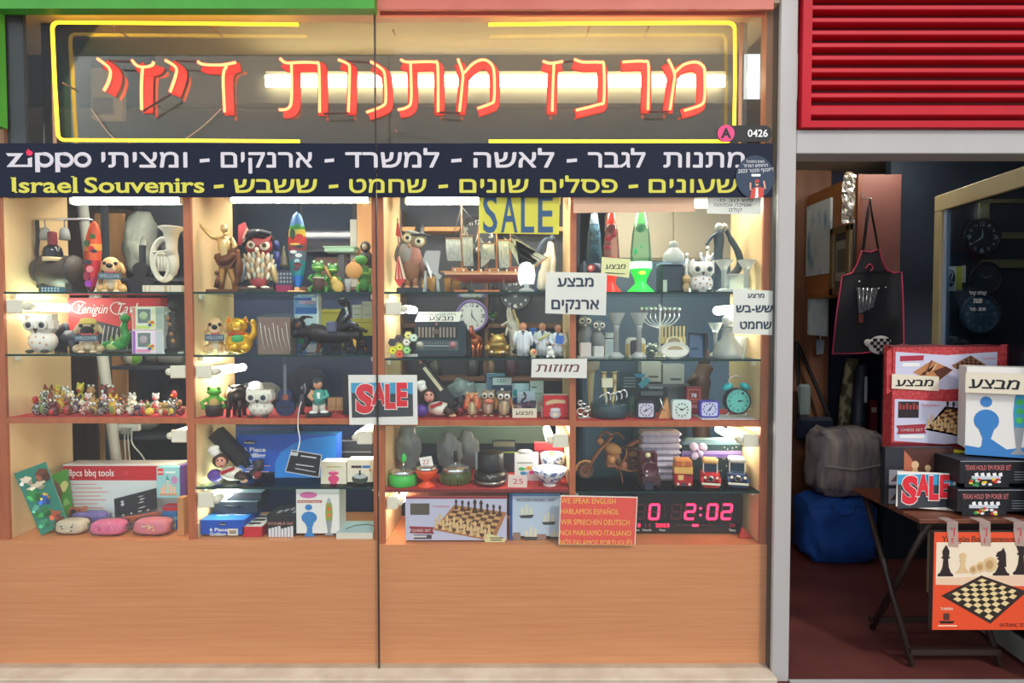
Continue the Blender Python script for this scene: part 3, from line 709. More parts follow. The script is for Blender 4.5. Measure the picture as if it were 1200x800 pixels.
for (a, b) in ((130,398), (137,397), (142,394)):
    q = t.part('spike'); q.poly([(a - 2,b + 5),(a + 3,b + 3),(a + 1,b - 4)], -.7, .7, LG)
for k, (y0, y1, c1, lb) in enumerate(((387,414.5,(238,214,236),'lower small windowed toy box with purple trim'),(359,386.5,(226,230,190),'upper small windowed toy box with green trim, stacked'))):
    t, q = carton('toy_box', lb, 155, y0, 192, y1, z if k == 0 else 0, .15, 22, C(*c1), C(214,220,216), group='windowed toy boxes stacked')
    if k: t.o.location.z = P(170, y1, .15).z
    R_(q, 156, y0 + 1, 159, y1 - 1, (C(226,120,120),C(160,90,190))[k == 0]); R_(q, 161, y0 + 2, 178, y1 - 6, C(236,240,236)); R_(q, 162, y0 + 3, 177, y1 - 8, C(110,124,124), -.55)
    w_ = t.part('toy'); w_.ell((169,y0 + 11,-.8), (5,5,1), C(176,160,170) if k == 0 else C(170,190,150))
    for i, cc in enumerate(((230,200,60),(230,120,60),(90,90,180),(240,230,90))): q.disc(176 + 3.2 * (i % 2), y1 - 9 + 3 * (i // 2), 2.2, 2, -.8, -.6, C(*cc), 10)
    R_(q, 183, y0 + 1, 191.5, y1 - 1, C(190,196,200) if k == 0 else C(160,178,166))
    R_(q, 160, y1 - 5, 176, y1 - 2, C(196,220,110) if k else C(230,140,180), -.5)
t = A('tall_statuette', 'tall dark carved statuette at the right end of second shelf', 'statuette', 204, 414, z, .18)
DK = C(40, 36, 40, r=.45); TN = C(150, 112, 72)
q = t.part('plinth'); q.box(196, 213, 409, 414, -7, 7, BLACK, 1)
q = t.part('body'); q.tube(smooth_path([(204,410,0),(203,396,0),(205,382,0),(204,366,0)]), [7] * 6 + [6] * 6 + [5] * 4, DK, 10)
q = t.part('head'); q.ell((204,359,-1), (5,6.5,5), DK)
for a, b in ((201,374), (203,381), (204,392), (206,400)):
    q = t.part('carving'); q.ell((a,b,-5), (2.4,2.8,2.5), TN)
q = t.part('spear'); q.tube([(196,373,-6),(200,366,-6)], .6, SILVER, 6)
# ================= BAY 1, third shelf: a crowd of tiny figurines =================
z = ZA[2]
PAL = [((60,66,40),(180,40,40)), ((206,182,60),(190,60,50)), ((40,40,44),(214,206,190)), ((190,190,186),(60,60,60)), ((60,70,50),(120,140,70)), ((206,214,206),(150,90,60)),
       ((120,74,50),(220,200,80)), ((70,70,100),(190,170,180)), ((50,52,60),(200,60,50)), ((204,150,90),(230,220,200)), ((60,80,60),(180,50,50)), ((180,90,50),(230,226,220)),
       ((150,40,50),(220,210,190)), ((196,160,80),(90,60,40)), ((230,220,190),(140,110,60))]
KINDS = ['duck', 'owl', 'frog', 'bear']
SPOTS = [(44,488,26), (52,487,31,), (63,488,22), (57,481,34), (71,486,30), (70,478,34), (80,488,24), (84,486,31), (78,476,32), (91,486,24), (98,488,21), (95,477,34), (104,486,26), (108,477,34), (111,487,22), (119,488,18), (124,486,26), (123,476,32), (131,478,33), (133,487,28), (141,488,20), (147,486,26), (154,488,21), (156,480,25), (162,488,16), (169,487,20), (175,488,17), (183,486,26), (190,488,17), (196,487,20), (203,488,22), (206,480,27), (212,487,20)]
LW = {'duck': ('duck','beak'), 'owl': ('owl','eyes'), 'frog': ('frog','eyes'), 'bear': ('bear','ears')}
def colour_word(c):
    r, g, b = c
    if max(c) < 75: return 'near black' if max(c) - min(c) < 22 else ('dark olive' if g >= b else 'dark slate blue')
    if r > 195 and g > 180 and b > 170: return 'white'
    if r > 190 and g > 150 and b < 130: return 'yellow tan'
    if r > 140 and g < 80: return 'red' if b > 45 and g < 60 else 'brown'
    if r > 170 and g < 110: return 'orange brown'
    if abs(r - g) < 20 and abs(g - b) < 20: return 'grey'
    if b > r: return 'slate blue'
    return 'brown'
random.seed(3)
for i, sp in enumerate(SPOTS):
    x, yb, h = sp[0], sp[1], sp[2] * .92; k = KINDS[(i * 7 + i // 4) % 4]; c1, c2 = PAL[(i * 4 + i // 5) % len(PAL)]
    Yd = .11 if yb > 486.5 else (.19 if yb > 484 else (.27 if yb > 479 else .33)); w = 10.5 if h > 20 else 9.5
    hh = (yb - (sp[1] - sp[2])) * .92
    row = {.11: 'in front', .19: 'second row', .27: 'third row', .33: 'at back'}[Yd]
    nb = 'near the left wall' if x < 60 else 'before the white pole' if 105 < x < 135 else 'near the divider' if x > 195 else 'under the grey bag' if 150 < x < 195 else 'left of the white pole' if x < 106 else 'right of the white pole'
    t = A('%s_figurine' % k, 'tiny %s %s with %s face %s %s' % (colour_word(c1),k,colour_word(c2),row,nb), 'figurine', x, yb, z, Yd, 'tiny figurines on the red lined shelf')
    m1 = mat('speckled_%d' % (i % 15), c1, r=.25, noise=((PAL[(i * 4 + 7) % 15][1]),(130,130,130),.5,.6)); m2 = C(*c2, r=.3)
    if k == 'duck':
        q = t.part('body'); q.ell((x,yb - h * .3,0), (w * .52,h * .3,w * .5), m1, 10, 6); q.ell((x + w * .3,yb - h * .42,2), (w * .3,h * .12,w * .2), m2, 8, 5, ('z',-30))
        q = t.part('head'); q.ell((x - w * .12,yb - h * .78,-1), (w * .33,h * .2,w * .3), m2, 10, 6); q.tube([(x - w * .05,yb - h * .5,0),(x - w * .12,yb - h * .72,0)], w * .2, m1, 6)
        q = t.part('beak'); q.ell((x - w * .2,yb - h * .75,-w * .4), (w * .14,h * .05,w * .2), C(226,150,40), 8, 5)
        q = t.part('eye'); q.ell((x + .6,yb - h * .83,-w * .28), (.9,.9,.6), BLACK, 6, 4)
    elif k == 'owl':
        q = t.part('body'); q.ell((x,yb - h * .4,0), (w * .48,h * .42,w * .42), m1, 10, 7); q.ell((x,yb - h * .32,-w * .25), (w * .3,h * .25,w * .22), m2, 8, 6)
        for s in (-1, 1):
            q = t.part('eye'); q.ell((x + s * w * .2,yb - h * .72,-w * .36), (w * .18,w * .18,.9), WHITE, 8, 5); q.ell((x + s * w * .2,yb - h * .72,-w * .42), (w * .08,w * .08,.9), BLACK, 6, 4)
            q = t.part('ear'); q.poly([(x + s * w * .1,yb - h * .8),(x + s * w * .45,yb - h * .78),(x + s * w * .4,yb - h)], -1, 1.5, m1)
        q = t.part('beak'); q.ell((x,yb - h * .64,-w * .45), (.8,1.2,.8), C(220,150,50), 6, 4)
    elif k == 'frog':
        q = t.part('body'); q.ell((x,yb - h * .3,0), (w * .5,h * .3,w * .45), m1, 10, 6); q.ell((x,yb - h * .25,-w * .3), (w * .3,h * .2,w * .2), m2, 8, 5)
        q = t.part('head'); q.ell((x,yb - h * .68,-1), (w * .45,h * .2,w * .4), m1, 10, 6); q.ell((x,yb - h * .62,-w * .36), (w * .3,h * .05,.8), m2, 8, 4)
        for s in (-1, 1):
            q = t.part('eye'); q.ell((x + s * w * .25,yb - h * .88,-1.5), (w * .15,w * .15,w * .15), WHITE, 8, 5); q.ell((x + s * w * .25,yb - h * .88,-w * .28), (.7,.7,.6), BLACK, 6, 4)
            q = t.part('leg'); q.ell((x + s * w * .45,yb - h * .12,-w * .2), (w * .18,h * .12,w * .3), m1, 8, 5)
    else:
        q = t.part('body'); q.ell((x,yb - h * .32,0), (w * .46,h * .33,w * .42), m1, 10, 6); q.ell((x,yb - h * .3,-w * .28), (w * .28,h * .22,w * .2), m2, 8, 5)
        q = t.part('head'); q.ell((x,yb - h * .78,-.5), (w * .38,h * .2,w * .36), m1, 10, 6); q.ell((x,yb - h * .72,-w * .36), (w * .18,h * .08,.9), m2, 8, 5)
        for s in (-1, 1):
            q = t.part('ear'); q.ell((x + s * w * .3,yb - h * .94,0), (w * .13,h * .07,1), m1, 8, 5)
            q = t.part('arm'); q.tube([(x + s * w * .35,yb - h * .5,-1),(x + s * w * .3,yb - h * .3,-w * .4)], 1.3, m1, 6)
# ================= BAY 1, floor of the cabinet =================
z = ZA[3]
t = T('toy_picture', 'teal picture panel with a painted blue bird leaning on the left wall', 'picture', 44, 630, .085, z)
q = t.part('board'); n4 = [(13,553,-2), (41,542,9), (60,617,16), (38,628,4)]
def slab(q, pts, th, m, mb):
    a, b, c_, d_ = [V(p) for p in pts]; nn = (b - a).cross(d_ - a).normalized() * th
    if nn.z < 0: nn = -nn
    vs = [a, b, c_, d_] + [p + nn for p in (a,b,c_,d_)]
    q.add(vs, [(0,1,2,3)], m); q.add(vs, [(7,6,5,4),(0,4,5,1),(1,5,6,2),(2,6,7,3),(3,7,4,0)], mb)
def on(pts, u, v, off=-.4):
    a, b, c_, d_ = [V(p) for p in pts]; nn = (b - a).cross(d_ - a).normalized()
    if nn.z > 0: nn = -nn
    return a.lerp(b, u).lerp(d_.lerp(c_,u), v) + nn * (-off)
def blob(q, pts, u, v, ru, rv, m, off=-.4, n=10):
    k = [random.uniform(.55,1.25) for i in range(n)]; q.face([on(pts,u + k[i] * ru * math.cos(2 * math.pi * i / n),v + k[i] * rv * math.sin(2 * math.pi * i / n),off) for i in range(n)], m)
slab(q, n4, 2.5, C(44,126,108), C(120,170,150))
for (u, v, ru, rv, c_) in ((.25,.16,.2,.06,(230,214,190)), (.78,.16,.22,.12,(110,60,40)), (.5,.28,.3,.05,(214,200,170)), (.3,.4,.25,.1,(50,140,70)), (.55,.52,.2,.08,(40,90,180)), (.62,.47,.1,.05,(230,180,60)), (.4,.7,.3,.08,(40,120,60)), (.7,.8,.25,.1,(170,80,50)), (.25,.85,.2,.06,(60,150,110)), (.75,.9,.2,.05,(120,50,40)), (.2,.6,.15,.05,(90,170,150))):
    blob(q, n4, u, v, ru, rv, C(*c_), -.5 - random.random() * .3, 14); blob(q, n4, min(.9,u + .1), v + .05, ru * .5, rv * .6, C(*[int(a * .7) for a in c_]), -.85, 9); blob(q, n4, max(.1,u - .14), min(.95,v + .03), ru * .35, rv * .5, C(*[min(255,int(a * 1.25) + 20) for a in c_]), -.9, 9)
t = T('toy_picture', 'green picture panel with an oval mirror leaning behind the teal panel', 'picture', 68, 612, .20, z)
q = t.part('board'); n4 = [(43,559,3), (69,547,14), (77,600,12), (58,614,0)]; slab(q, n4, 2.5, C(70,140,50), C(90,120,80))
for (u, v, ru, rv, c_) in ((.45,.45,.3,.3,(110,80,60)), (.45,.46,.22,.25,(150,190,190)), (.8,.35,.15,.12,(190,190,120)), (.42,.5,.12,.1,(220,190,60)), (.35,.7,.15,.08,(60,90,140)), (.8,.7,.15,.1,(120,170,90))): blob(q, n4, u, v, ru, rv, C(*c_), -.5 - ru)
t, q = carton('barbecue_box', 'wide white box with a red stripe reading 8pcs bbq tools', 75, 544, 208, 612, z, .29, 24, C(206,216,218), C(180,190,190), C(214,214,214))
R_(q, 75.5, 545, 203, 562, C(186,34,44)); q.text('8pcs bbq tools', 82, 135, 557, 8, -.6, WHITE, bold=.005); q.disc(149, 553, 3.5, 3, -.6, -.4, C(200,60,60), 12)
for i in range(7): R_(q, 84 + (i % 2) * 4, 566 + 4.6 * i, 114 + (i * 7) % 17, 567.2 + 4.6 * i, C(214,150,140))
t = T('information_card', 'tilted black leaflet with pale print leaning on the barbecue box', 'card', 158, 596, .235, z); t.o.location.z = P(158, 596, .235).z
q = t.part('sheet'); n4 = [(131,566,4), (181,553,4), (184,583,0), (135,597,0)]; slab(q, n4, .6, C(34,34,40), C(34,34,40))
for (u, v, w_, h_) in ((.2,.18,.1,.05), (.2,.28,.1,.05), (.65,.16,.18,.02), (.65,.27,.15,.02), (.65,.38,.16,.02), (.66,.58,.2,.02), (.6,.7,.12,.02), (.8,.74,.1,.02), (.2,.68,.08,.03), (.4,.7,.05,.04)): blob(q, n4, u, v, w_ * .55, h_ * 1.3, C(190,190,196), -.6, 4)
t, q = carton('toy_brick_box', 'small pale teal toy brick box with a red corner logo', 184, 547, 211, 583, 0, .20, 8, C(150,206,210), C(120,180,186)); t.o.location.z = P(197, 583, .2).z
R_(q, 185.5, 548.5, 192, 556, C(214,40,40)); q.text('LEGO', 185.8, 191.7, 554, 2.6, -.6, WHITE, bold=.03); R_(q, 194, 552, 206, 554, C(230,240,240))
for i, (a, b, h_) in enumerate(((190,578,7),(193,578,11),(197,578,16),(201,578,11),(205,578,8))): R_(q, a - 1.4, b - h_, a + 1.4, b, C(230,190,160) if i != 2 else C(200,210,190), -.6)
q.poly([(195,562),(197,556),(199,562)], -.7, -.5, C(60,150,150)); R_(q, 187, 578, 208, 580, C(214,150,110), -.6); q.disc(205, 562, 4, 5, -.6, -.4, C(190,140,190), 10)
t, q = carton('purple_box', 'narrow purple box edge beside the teal toy brick box', 211.5, 545, 216.5, 582, 0, .2, 18, C(96,60,130)); t.o.location.z = P(214, 582, .2).z
t, q = carton('small_toy_box', 'small box with red top and blue front near the divider', 190, 584, 207, 611, z, .19, 12, C(60,120,180), C(60,100,150), C(190,40,50))
R_(q, 190.5, 584.5, 208.5, 589, C(186,36,44)); q.disc(196, 605, 3, 3, -.5, -.3, C(220,80,120), 10); q.disc(203, 606, 3, 3, -.5, -.3, C(230,180,60), 10); R_(q, 191, 596, 208, 600, C(120,170,200))
t, q = carton('wooden_block', 'small plain wooden block at the foot of the divider', 208.5, 583, 216, 632, z, .10, 10, mat('plain_wood',(196,140,88),r=.6,noise=((180,124,76),(30,30,4))))
for k, (a, b, lb) in enumerate(((81,93,'left small brown leather pouch before the barbecue box'),(94,102,'right small brown leather pouch before the barbecue box'))):
    t = A('leather_pouch', lb, 'pouch', (a + b) / 2, 600, z, .23, 'small leather pouches'); LM = C(150, 88, 66, r=.55) if k == 0 else C(158, 100, 80, r=.55)
    q = t.part('body'); q.box(a, b, 577 - k, 600, -2, 3, LM, 1.5)
    if k == 0:
        q = t.part('tassel'); q.poly([(85,580),(88,578),(91,581),(90,600),(86,600)], -3, -2, C(60,40,36))
    q = t.part('stitching'); q.tube([(a + 1,580,-2.2),(a + 1,598,-2.2)], .3, C(90,50,40), 4)
def plump_bag(label, x, yb, rx, ry, rd, z, Y, inner, wrap=None, turn=0, group='wrapped bags on the cabinet floor', bits=None):
    t = A('wrapped_bag', label, 'bag', x, yb, z, Y, group)
    q = t.part('contents'); random.seed(int(x * 7 + yb))
    q.ell((x,yb - ry,0), (rx * .92,ry * .9,rd * .9), inner, 24, 14, ('z',turn)); crumple(q, .07, 40, True)
    if bits:
        for i in range(26):
            a = random.uniform(-.8, .8); b = random.uniform(-.7, .75); d_ = -rd * .9 * math.sqrt(max(.05,1 - a * a - b * b)); q.ell((x + a * rx * .92,yb - ry + b * ry * .9,d_), (1.6,1.1,.8), bits[i % len(bits)], 6, 4)
    q = t.part('plastic_film'); q.ell((x,yb - ry,0), (rx,ry,rd), WRAP, 30, 18, ('z',turn))
    crumple(q, .10, 70, True)
    for s in (-1, 1): q.poly([(x + s * rx * .9,yb - ry * 1.3),(x + s * rx * 1.14,yb - ry * 1.5),(x + s * rx * 1.16,yb - ry * .5),(x + s * rx * .9,yb - ry * .7)], -1, -.6, WRAP)
    return t
plump_bag('clear bag of purple fabric behind the beaded bag', 106, 617, 24, 10, 8, z, .225, mat('purple_cloth',(128,112,186),r=.7,noise=((100,84,160),(60,60,60))))
plump_bag('clear bag of cream beads at the front left', 86, 631, 19, 9.5, 11, z, .135, C(226,206,180), bits=[C(120,90,60),C(236,226,206),C(90,60,50)])
plump_bag('clear bag of bright pink bath salts in the middle', 129, 631, 22, 9.5, 11, z, .12, mat('pink_grains',(236,92,150),r=.7,noise=((246,140,176),(90,90,90))), bits=[C(240,140,170),C(210,60,110)])
plump_bag('clear bag of rose petals with a cream band near the divider', 180, 631, 23, 11, 11, z, .12, C(236,130,146), bits=[C(240,200,190),C(236,206,110)])
t = A('wrapped_bag', 'flat clear bag with an orange strip behind the pink bag', 'bag', 163, 611, z, .215, 'wrapped bags on the cabinet floor')
q = t.part('contents'); q.poly([(131,601),(160,597),(186,592),(188,595),(165,602),(133,607)], -3, 3, C(240,96,50))
q = t.part('plastic_film'); q.poly([(128,599),(160,594),(196,584),(198,606),(165,611),(131,611)], -6, -5.6, WRAP); q.poly([(128,600),(160,595),(196,586),(198,608),(165,611),(131,611)], 5, 5.5, WRAP)

# ================= BAY 2, top shelf =================
z = ZB[0]
BRZ = metal((176,132,76), .38); BRD = metal((120,76,54), .45); BRL = metal((222,190,130), .35)
t = A('bronze_statue', 'gilded bronze statue of a robed man with one arm raised', 'statue', 258, 340, z, .14)
q = t.part('plinth'); q.box(240, 276, 336, 340, -9, 9, BRD, 1)
q = t.part('figure')
q.tube([(258,302,0),(257,315,-1),(256,326,-1),(255,336,-1)], [5,4.6,3.6,3], BRZ, 10); q.tube([(262,302,1),(266,315,1),(269,326,2),(270,336,1)], [5,4.4,3.4,2.8], BRZ, 10)
q.tube([(261,306,0),(261,297,0),(260,288,-1),(260,280,-1),(261,274,-1)], [6.5,7,7.5,8,3], BRL, 12); q.tube([(261,274,-1),(260,270,-1)], [2.4,2.2], BRL, 8)
q.ell((259.5,265.5,-1), (4.2,5.4,4.6), BRL)
q.tube([(254,277,-1),(246,275,-3),(241,270,-4),(236,265,-5)], [3.2,2.8,2.2,1.5], BRL, 8); q.ell((234.5,263,-5), (1.6,2.4,1.2), BRL); q.tube([(234,263,-5),(233,259.5,-5)], .6, BRL, 5)
q.tube([(267,277,-1),(272,285,-1),(270,294,-4)], [3.2,2.8,2], BRL, 8)
q = t.part('robe'); q.tube(smooth_path([(252,298,-2),(258,303,-4),(266,301,-4),(272,294,-2)]), [5] * 5 + [6.5] * 5 + [6] * 5 + [4], BRD, 10)
q.poly([(250,296),(262,292),(274,288),(276,300),(268,312),(256,312),(251,304)], -6, 3, BRD); q.tube(smooth_path([(273,290,-1),(275,305,0),(274,320,1),(272,330,1)]), [4] * 5 + [5] * 5 + [3.5] * 6, BRD, 8)
q = t.part('cupid'); q.tube([(250,334,-3),(252,326,-3),(254,320,-3)], [3,3,1.8], BRD, 8); q.ell((251,317,-3), 2.6, BRD)
t, q = carton('white_card', 'plain white card standing behind the bronze statue', 243, 308, 256, 340, z, .34, 1, C(230,230,230))
t = A('owl_figurine', 'large pirate owl figurine with feather beard and black hat on black base', 'owl figurine', 304, 341, z, .28)
OR = C(176, 50, 56, r=.5); FE = [C(206,186,150,r=.7), C(226,216,196,r=.7), C(160,170,160,r=.7), C(190,160,120,r=.7)]
q = t.part('base'); q.box(277, 322, 335, 341, -14, 14, BLACK, 1)
q = t.part('body'); q.ell((304,312,0), (17,21,13), C(150,124,100)); q.ell((304,326,-6), (9,9,8), C(170,60,70))
q = t.part('feather_beard'); random.seed(5)
for r_ in range(5):
    for i in range(7):
        a = (i - 3) / 3.2; xx = 304 + a * (17.5 - abs(r_ - 2) * 1.2) + random.uniform(-1, 1); yy = 297 + r_ * 5.6 + abs(a) * 1.5
        q.ell((xx,yy,-13 * math.sqrt(max(.06,1 - a * a)) - .5), (2.2,5,1.2), FE[(i + r_ * 2) % 4], 7, 5, ('z',a * 24))
q = t.part('wing'); q.ell((288,316,-2), (4,13,8), C(130,146,160), tilt=('z',12))
q = t.part('wing'); q.ell((320,316,-2), (4,13,8), C(190,168,120), tilt=('z',-12))
q = t.part('head'); q.ell((304,284,0), (15,13,12), OR)
q = t.part('eyebrow'); q.poly([(303,286),(298,280),(300,278),(308,280),(319,273),(317,279),(307,284)], -12.5, -10, C(190,80,80))
for a, r_ in ((297,4.8), (311,6)):
    q = t.part('eye'); q.ell((a,285,-10.5), (r_,r_,2.4), C(236,226,210)); q.ell((a,285,-12.3), (r_ * .5,r_ * .5,1.2), C(110,100,40)); q.ell((a,285,-13.2), (r_ * .25,r_ * .25,.7), BLACK)
q = t.part('beak'); q.ell((303,291,-12), (2.4,3.5,2.4), C(226,214,190))
q = t.part('hat'); q.ell((305,273,1), (16,6.5,13), BLACK, tilt=('z',14)); q.tube(smooth_path([(289,285,-6),(294,276,-11),(304,270,-12),(318,272,-9)]), [2.5] * 5 + [4] * 5 + [3] * 6, C(30,34,44), 8); q.tube(smooth_path([(289,282,-9),(296,273,-14),(306,268.5,-14)]), 1.1, C(190,196,190), 6)
q = t.part('bandana'); q.poly([(283,262),(290,258),(293,268),(286,284),(282,285)], -3, 1, C(190,70,80)); q.poly([(292,264),(296,270),(289,280),(287,276)], -5, -3, C(220,170,150))
for s in (-1, 1):
    q = t.part('foot'); q.ell((304 + s * 7,333.5,-10), (5,2,5), CREAM)
def deco2(q):
    for (a, b, rx, ry, mm) in ((350,263,4,2.5,C(60,160,90)), (344,272,3,6,C(40,90,50)), (352,276,5,4,C(230,60,50)), (347,284,6,1.2,C(250,210,90)), (352,287,5,1.4,C(40,60,60)), (345,293,4,2,WHITE), (351,297,4,2.4,WHITE), (349,304,3,3,C(180,210,220)), (350,308,5,3,C(120,60,70)), (348,313,4,2,C(90,50,60))):
        q.disc(a, b, rx, ry, -2.2, -1.3, mm, 12)
def base2(t):
    q = t.part('stand'); q.box(339, 357.5, 338, 341, -6, 6, C(226,170,110), .8); q.box(346, 351, 334, 338, -3, 3, C(226,180,130))
surfboard('rainbow surfboard ornament with sunset and wave print on a wood stand', 349, 246, 337, 10.8, z, .17, [(.16,C(90,150,226,r=.25)),(.24,C(80,170,70,r=.25)),(.31,C(240,210,60,r=.25)),(.42,C(230,60,50,r=.25)),(.5,C(150,60,70,r=.25)),(.65,C(90,110,130,r=.25)),(.8,C(30,140,150,r=.25)),(1.1,C(30,110,200,r=.25))], 0, 0, base2, deco2)
t, q = carton('patterned_box', 'dark floral box on a magenta box behind the surfboard stand', 323, 313, 343, 341, z, .30, 14, C(60,66,90), C(40,44,60))
R_(q, 323.4, 330, 342.6, 340.6, C(160,40,90))
for i in range(5):
    for j in range(3): q.disc(326 + 3.7 * i, 317 + 4.5 * j, 1.3, 1.6, -.6, -.4, C(150,160,176), 8)
t = A('tower_souvenir', 'small dark tower souvenir standing on the floral box', 'souvenir', 333, 313, 0, .33); t.o.location.z = P(333, 313, .33).z
q = t.part('tower'); q.lathe((333,0,0), [(5,313),(4.4,309),(3.6,308),(3,300),(2.4,299),(1.6,292),(.4,288)], C(86,80,60), 'y', 10)
t = A('blue_figurine', 'small royal blue bottle shaped figurine right of the pirate owl', 'figurine', 324.5, 341, z, .36)
q = t.part('body'); q.lathe((324.5,0,0), [(4,341),(4,330),(5,318),(4.5,300),(3,290)], C(30,50,130), 'y', 12); q.ell((324.5,283,0), (4,6,4), C(24,40,110))
FG = C(66, 140, 60, r=.4); FG2 = C(120, 170, 70, r=.4)
def musician(label, x, yb, h, z, Y, prop, fur=FG, light=FG2):
    t = A('musician_figurine', label, 'figurine', x, yb, z, Y, 'musician animal figurines')
    w = h * .45
    q = t.part('body'); q.ell((x,yb - h * .33,1), (w * .36,h * .28,w * .32), fur); q.ell((x,yb - h * .33,-w * .16), (w * .24,h * .2,w * .2), light)
    q = t.part('head'); q.ell((x,yb - h * .75,0), (w * .42,h * .15,w * .36), fur); q.ell((x,yb - h * .71,-w * .25), (w * .34,h * .06,w * .2), light)
    for s in (-1, 1):
        q = t.part('eye'); q.ell((x + s * w * .22,yb - h * .88,-w * .12), (w * .15,h * .07,w * .14), fur, 8, 6); q.ell((x + s * w * .22,yb - h * .88,-w * .24), (w * .07,h * .04,.8), WHITE, 8, 5)
        q = t.part('leg'); q.tube([(x + s * w * .25,yb - h * .2,-1),(x + s * w * .5,yb - h * .12,-w * .3),(x + s * w * .48,yb - h * .02,-w * .4)], [w * .13,w * .11,w * .12], fur, 7)
        q = t.part('arm'); q.tube([(x + s * w * .34,yb - h * .52,0),(x + s * w * .55,yb - h * .42,-w * .3),(x + s * w * .25,yb - h * .32,-w * .5)], [w * .1,w * .09,w * .08], fur, 7)
    q = t.part(prop)
    if prop == 'drum': q.lathe((x + 1,0,-w * .45), [(w * .34,yb - h * .42),(w * .36,yb - h * .4),(w * .3,yb - h * .15),(w * .26,yb - h * .1)], C(90,58,54), 'y', 14); q.lathe((x + 1,0,-w * .45), [(w * .35,yb - h * .44),(w * .35,yb - h * .41)], CREAM, 'y', 14)
    if prop == 'guitar':
        q.ell((x + 6,yb - h * .22,-w * .55), (6.5,7.5,2), C(226,186,96), 14, 8, ('z',-30)); q.ell((x + 2.5,yb - h * .38,-w * .55), (4.5,5,2), C(226,186,96), 14, 8); q.tube([(x,yb - h * .42,-w * .58),(x - 8,yb - h * .82,-w * .58)], [1.4,1.2], C(206,150,80), 6)
    return t
musician('green frog figurine playing a dark drum beside the rainbow surfboard', 373, 340, 41, z, .2, 'drum')
musician('green frog figurine strumming a yellow guitar between two other frogs', 390, 340, 38, z, .24, 'guitar')
t = A('musician_figurine', 'green frog figurine holding a big golden banjo below the gorilla', 'figurine', 426, 341, z, .2, 'musician animal figurines')
q = t.part('body'); q.ell((427,320,2), (8,12,7), FG); q.ell((423,302,0), (8,6,6), FG); q.ell((428,330,-2), (6,8,5), FG)
for s in (-1, 1):
    q = t.part('arm'); q.tube([(427 + s * 7,312,0),(424 + s * 9,318,-5),(420 + s * 3,318,-7)], 1.8, FG2, 7)
    q = t.part('leg'); q.tube([(427 + s * 5,330,0),(427 + s * 8,335,-4),(427 + s * 7,340,-5)], 2.6, FG, 7)
q = t.part('banjo'); q.lathe((416,315,0), [(9,-11),(9.6,-10),(9.6,-8),(8,-7)], C(216,160,90), 'z', 20); q.box(414, 418, 302, 308, -10, -8, C(216,160,90), .6)
t = A('gorilla_figurine', 'small black gorilla figurine sitting above the banjo frog', 'gorilla figurine', 429, 341, z, .33)
q = t.part('body'); q.ell((429,300,0), (9,12,7), BLACK); q.tube([(429,306,0),(429,340,0)], [7,6], C(70,40,40), 10)
q = t.part('head'); q.ell((429,284,-1), (6,6.5,6), BLACK); q.ell((429,285,-6), (3.2,3.8,2), C(150,140,130))
for s in (-1, 1):
    q = t.part('ear'); q.ell((429 + s * 6.3,283,0), (1.5,2,1), C(190,170,120))
    q = t.part('arm'); q.tube([(429 + s * 8,296,-1),(429 + s * 10,305,-4),(429 + s * 6,311,-7)], 2.4, BLACK, 7)
t = A('shot_glass', 'small clear tapered glass between guitar frog and banjo frog', 'glass', 408, 341, z, .13)
q = t.part('cup'); q.lathe((408,0,0), [(2.6,341),(3.8,325),(3.3,325),(2.2,338)], CRYST, 'y', 14)
# ================= BAY 2, second shelf =================
z = ZB[1]
welcome_dog('tan and white dog figurine with sign beside the golden lucky cat', 247, 414, z, .15, 25, 43, (214,178,128), (226,200,160))
t = A('lucky_cat', 'golden lucky cat figurine with raised paw and green bib', 'cat figurine', 282, 415, z, .14)
GC = C(232, 176, 40, r=.22, m=.5); RC = C(190, 40, 34, r=.4)
q = t.part('body'); q.ell((281,401,0), (15,14,11), GC, 20, 12); q.ell((276,407,-8), (6,6,4), GC); q.ell((288,407,-8), (6,6,4), GC)
q = t.part('head'); q.ell((279,382,-1), (11.5,9.5,9.5), GC, 18, 10)
for s, a in ((-1,271), (1,287)):
    q = t.part('ear'); q.poly([(a - 4.5,379),(a + s * 1.5,370),(a + 4.5,378)], -4, 2, GC); q.poly([(a - 2.5,378),(a + s * 1.2,372),(a + 2.5,377)], -4.6, -4, RC)
    q = t.part('eye'); q.ell((279 + s * 4.5,381,-9), (1.9,1.1,.8), BLACK)
q = t.part('muzzle'); q.ell((279,385.5,-9.6), (3.4,2,1.2), C(244,210,110)); q.ell((279,384.4,-10.8), (1,.7,.5), RC)
q = t.part('collar'); q.tube([(279 + 9.5 * math.cos(a * .3),391 + abs(math.sin(a * .3)) * .6,-9.5 * math.sin(a * .3)) for a in range(21)], 1.3, RC, 6, True)
q = t.part('bib'); q.ell((280,397,-9.5), (7,5.4,2.4), C(60,160,90))
q = t.part('raised_arm'); q.tube(smooth_path([(293,397,-3),(297,390,-4),(296.5,380,-4),(295,376,-5)]), [4] * 6 + [3.4] * 6 + [3.6] * 4, GC); q.ell((295.5,378,-6), (2,4,1.6), C(244,206,100))
t, q = carton('brown_box', 'brown box wrapped in clear film beside the golden lucky cat', 303, 372, 340, 414.5, z, .14, 18, mat('brown_card',(150,116,100),r=.5,noise=((136,102,88),(20,20,20))), C(160,128,110), C(190,180,172))
w_ = t.part('film'); w_.box(301.6, 341.4, 370, 414.6, -1.2, 19.5, WRAP); w_.poly([(302,371),(341,371),(336,366.5),(310,367.5)], 2, 14, WRAP)
for i in range(7): w_.tube([(306 + 5 * i,378 + 3 * (i % 3),-1.4),(308 + 5 * i,396,-1.5),(311 + 5 * i,410 - 3 * (i % 2),-1.4)], .3, WHITE, 4)
